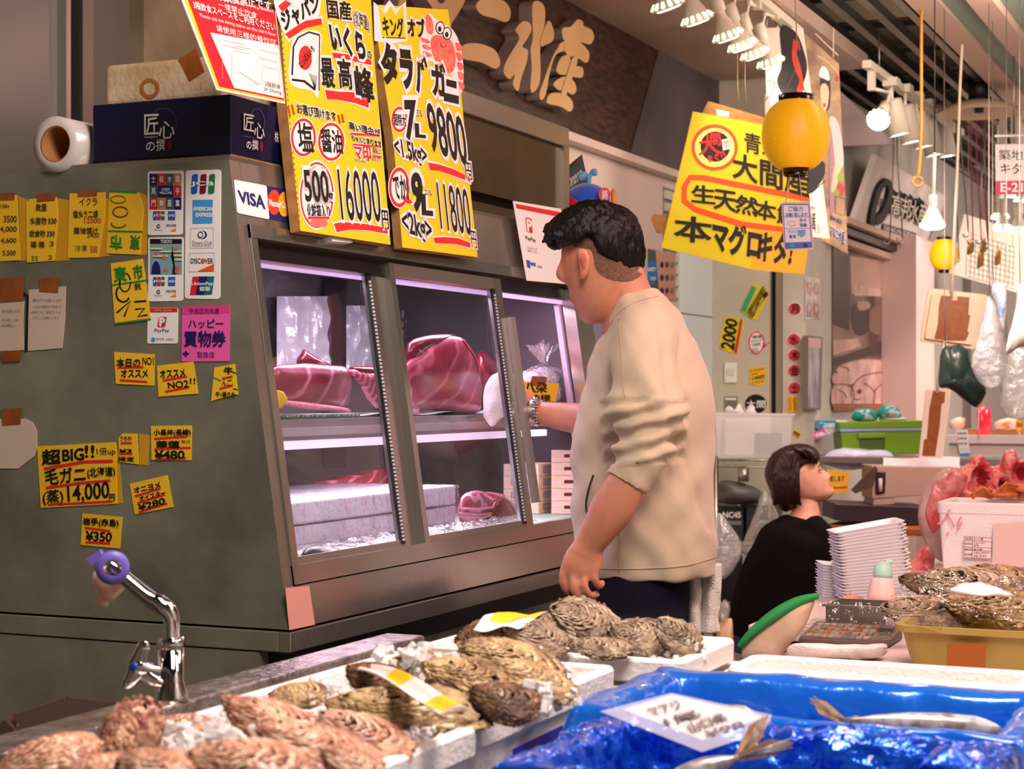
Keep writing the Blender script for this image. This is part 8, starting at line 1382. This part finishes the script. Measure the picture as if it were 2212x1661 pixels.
# wire grid with hooks, cords, bags
zg = 8.6; pg = plF(zg); b = B(); wm = M('white_grid_wire', (206, 200, 196), .4)
for i in range(12): b.tube([P(2090+9.2*i, 500+3*i, zg), P(2086+9.2*i, 598+2*i, zg)], .002, wm, 5)
for i in range(9): b.tube([P(2090, 502+12*i, zg), P(2192, 534+11.4*i, zg)], .002, wm, 5)
b.tube([P(2092, 500, zg), V((P(2092, 500, zg).x, P(2092, 500, zg).y, 2.75))], .0015, wm, 5); b.tube([P(2188, 534, zg), V((P(2188, 534, zg).x, P(2188, 534, zg).y, 2.75))], .0015, wm, 5); b.thing('wire_grid', 'white wire grid with clothes pegs hanging at the next stall', 'wire grid')
for i, (x0, y0, x1, y1, m) in enumerate(((2075, 300, 2092, 505, alu), (2097, 330, 2102, 520, M('pink_cord', (190, 60, 100), .7)), (2110, 340, 2120, 520, MC['pink_cord']), (2126, 340, 2136, 530, alu), (2128, 450, 2134, 520, MC['pink_cord']), (1930, 335, 1922, 520, alu), (1938, 340, 1950, 515, alu), (2066, 440, 2072, 560, M('green_cord', (50, 100, 84), .7)))):
    b = B(); p0 = P(x0, y0, zg-.1); b.tube([V((p0.x, p0.y, 2.75)), p0, P(x1, y1, zg-.1)], .003, m, 6); b.tube([P(x1-6+6*math.cos(a*.5), y1+7*math.sin(a*.5), zg-.1) for a in range(8)], .004, alu, 6); b.thing('hook_cord', ('grey cord with a steel hook left of the grid', 'first pink cord over the wire grid', 'second pink cord over the wire grid', 'grey cord at the middle of the wire grid', 'short pink cord at the right of the wire grid', 'left grey cord hanging before the stall sign', 'right grey cord hanging before the stall sign', 'green cord beside the small lantern')[i], 'cord', 'hanging cords at the next stall')
for i, (x, y) in enumerate(((2098, 530), (2118, 560), (2124, 530), (2156, 555))): b = B(); b.tube([P(x, y-10, zg-.012), P(x, y-30, zg-.012)], .002, rope_m, 5); pillow(b, plF(zg-.018), [(x-5, y-16), (x+5, y-14), (x+7, y+12), (x-8, y+18)], .02, .01, M('dried_peg_wood', (196, 150, 90), .7), 3, 2, .01, 60); b.thing('clothes_peg', ('leftmost', 'second', 'third', 'rightmost')[i]+' cluster of wooden pegs on the wire grid', 'peg', 'pegs on the wire grid')
for q, z_, m, lb_, n_ in (([(2036, 756), (2076, 752), (2100, 790), (2128, 838), (2112, 880), (2080, 862), (2048, 840), (2030, 830)], 6.6, M('dark_green_bag', (32, 48, 42), .35, bump=.5, bs=20, coat=.4), 'dark green folded bag hanging behind the lid', 'green_bag'), ([(2132, 640), (2150, 660), (2176, 760), (2160, 828), (2128, 838), (2098, 790), (2118, 700)], 6.4, film_milky, 'clear bag hanging right of the styrofoam lid', 'hanging_bag'), ([(2140, 620), (2160, 612), (2176, 622), (2172, 700), (2164, 716), (2152, 700)], 6.7, M('blue_white_bag', (216, 212, 222), .35, var=(120, 150, 200), vs=10, vr=(.36, .44), coat=.4), 'blue and white bag roll hanging behind the clear bag', 'bag_roll'), ([(2198, 620), (2222, 630), (2240, 740), (2200, 752), (2174, 758), (2190, 680)], 6.3, M('white_carrier_bag', (232, 214, 208), .4, bump=.4, bs=20), 'white carrier bag at the right edge of the photo', 'carrier_bag'), ([(2170, 780), (2190, 740), (2226, 760), (2240, 880), (2200, 906), (2160, 880)], 6.5, film_milky, 'second clear bag at the right edge below the carrier bag', 'hanging_bag')): b = B(); pillow(b, plF(z_), q, .05, .04, m, 5, 4, .014, 16); b.tube([P(q[0][0]+6, q[0][1]+8, z_), P(q[0][0]+4, q[0][1]-90, z_), V((P(q[0][0]+4, q[0][1]-90, z_).x, P(q[0][0]+4, q[0][1]-90, z_).y, 2.75))], .0018, alu, 5); b.thing(n_, lb_, 'bag', 'bags hanging at the next stall')
b = B(); pillow(b, plF(6.6), [(2048, 750), (2092, 756), (2094, 838), (2046, 836)], .056, .02, MC['dark_green_bag'], 3, 2, .008, 30); b.obj('fold', bpy.data.objects['green_bag'])
# far counter goods
fq = P(2050, 948, 8.8); cnt = empty('stall_counter', (fq.x+.8, fq.y+.3, 0), 'white counter of the next stall at the right', 'counter'); b = B(); b.box(fq.x, fq.x+1.8, fq.y, fq.y+.7, 0, fq.z, M('rosy_white_counter', (226, 208, 204), .5)); b.obj('body', cnt); b = B(); b.box(fq.x-.03, fq.x+1.83, fq.y-.03, fq.y+.02, fq.z-.02, fq.z+.02, M('rosy_white_counter', (226, 208, 204), .5)); b.obj('edge', cnt)
b = B(); b.box(fq.x+.02, fq.x+1.8, fq.y+.3, fq.y+.36, fq.z, P(2100, 926, 9.1).z, M('rusty_brown_ledge', (170, 120, 90), .6)); b.obj('ledge', cnt)
pz = plY(fq.y-.034); b = B(); b.slab(pz, [(2064, 928), (2089, 928), (2096, 984), (2074, 986)], .004, whitep); b.flat(pz, [(2073, 979), (2095, 978), (2096, 984), (2074, 986)], .005, sky)
for i in range(12): b.flat(pz, arc(2070+5*(i % 4)+i//4, 936+11*(i//4), 2, 2.4, 8), .005, (red, navy, grey_ink, ink)[i % 4])
b.text(pz, 'キャッシュレス', (2074, 968, 2090, 974), grey_ink, .0056); b.thing('payment_leaflet', 'small white leaflet fixed to the front of the far counter', 'leaflet')
def blobby(name, q, z_, m, lb_, cat, g=None, fr=.04):
    b = B(); pillow(b, plF(z_), q, fr, fr, m, 4, 3, .008, 40); return b.thing(name, lb_, cat, g)
blobby('red_packet', [(2108, 888), (2120, 878), (2138, 882), (2142, 910), (2136, 946), (2106, 946), (2112, 920)], 8.9, M('red_foil_pack', (214, 30, 60), .3, coat=.5, var=(236, 190, 200), vs=10, vr=(.3, .34)), 'red packet in a clear bag on the far counter', 'packet'); blobby('snack_bag', [(2050, 912), (2064, 902), (2084, 904), (2080, 924), (2054, 926)], 8.9, M('amber_snack', (206, 140, 90), .4, var=(230, 206, 190), vs=14), 'clear bag of amber snacks on the far counter', 'bag'); blobby('snack_tray', [(2150, 912), (2180, 902), (2200, 904), (2196, 926), (2152, 926)], 8.9, M('orange_white_tray', (226, 190, 170), .4, var=(216, 120, 60), vs=16, vr=(.4, .48)), 'tray of orange snacks at the right of the far counter', 'tray')
for i, (x, y) in enumerate(((2114, 866), (2202, 918))): b = B(); pz = plF(8.7); b.slab(pz, arc(x, y, 8, 15, 12), .004, yellow_note); b.line(pz, arc(x, y, 7, 13, 12), 1.2, .005, red_ink, True); b.text(pz, '¥500', (x-5, y-5, x+5, y+5), ink, .0056, .02); b.tube([pz.at(x, y+14), pz.at(x, 950)], .002, offwhite, 5); b.thing('price_pop', ('yellow price pop above the red packet', 'yellow price pop at the right frame edge')[i], 'price tag', 'price pops on the far counter')
for i, (q, m, lb_) in enumerate((([(1980, 742), (2000, 742), (2000, 812), (1980, 812)], M('blue_notice', (110, 120, 170), .5), 'blue notice with a white hand on the white panel'), ([(1981, 838), (1997, 840), (1996, 900), (1981, 900)], whitep, 'white printed notice on the far white panel'), ([(1982, 640), (1998, 642), (1998, 700), (1982, 698)], whitep, 'pale upper notice on the far white panel'))): wstick('wall_notice', plX(XP+.022), q, m, lb_, 'notice', [('お知らせ', (q[0][0]+2, q[0][1]+6, q[1][0]-2, q[0][1]+14), red if i == 1 else grey_ink, 0)] if i else (), polys=[([(1990, 780), (1996, 784), (1996, 800), (1988, 796)], whitep)] if not i else (), group='notices on the far white panel')
pfr = plF(10.0); b = B(); b.slab(pfr, [(2084, 462), (2260, 520), (2260, 650), (2050, 590)], .03, M('cream_lit_board', (240, 228, 206), .5)); b.tube([pfr.at(2120, 475), V((pfr.at(2120, 475).x, pfr.at(2120, 475).y, 2.75))], .004, alu, 6); b.thing('stall_board', 'cream slanted stall board lit by the bulbs at the right edge', 'sign')
# lit bulbs beyond the grid
for i, (x, y, z_) in enumerate(((2190, 422, 9.2), (2210, 432, 9.4), (2165, 495, 9.0), (2200, 500, 9.1), (2160, 470, 9.6))):
    bulb_lamp(x, y, z_, -UP, V((P(x, y-70, z_).x, P(x, y-70, z_).y, 2.75)), ('small lit bulb under the aisle sign', 'lit bulb right of the one under the aisle sign', 'bright bulb left of the wire grid top', 'bright bulb at the right edge beside the grid', 'bulb with a white housing above the grid')[i], 'bright bulbs at the far stall', r=.05, power=8, glow=lampglow_w)
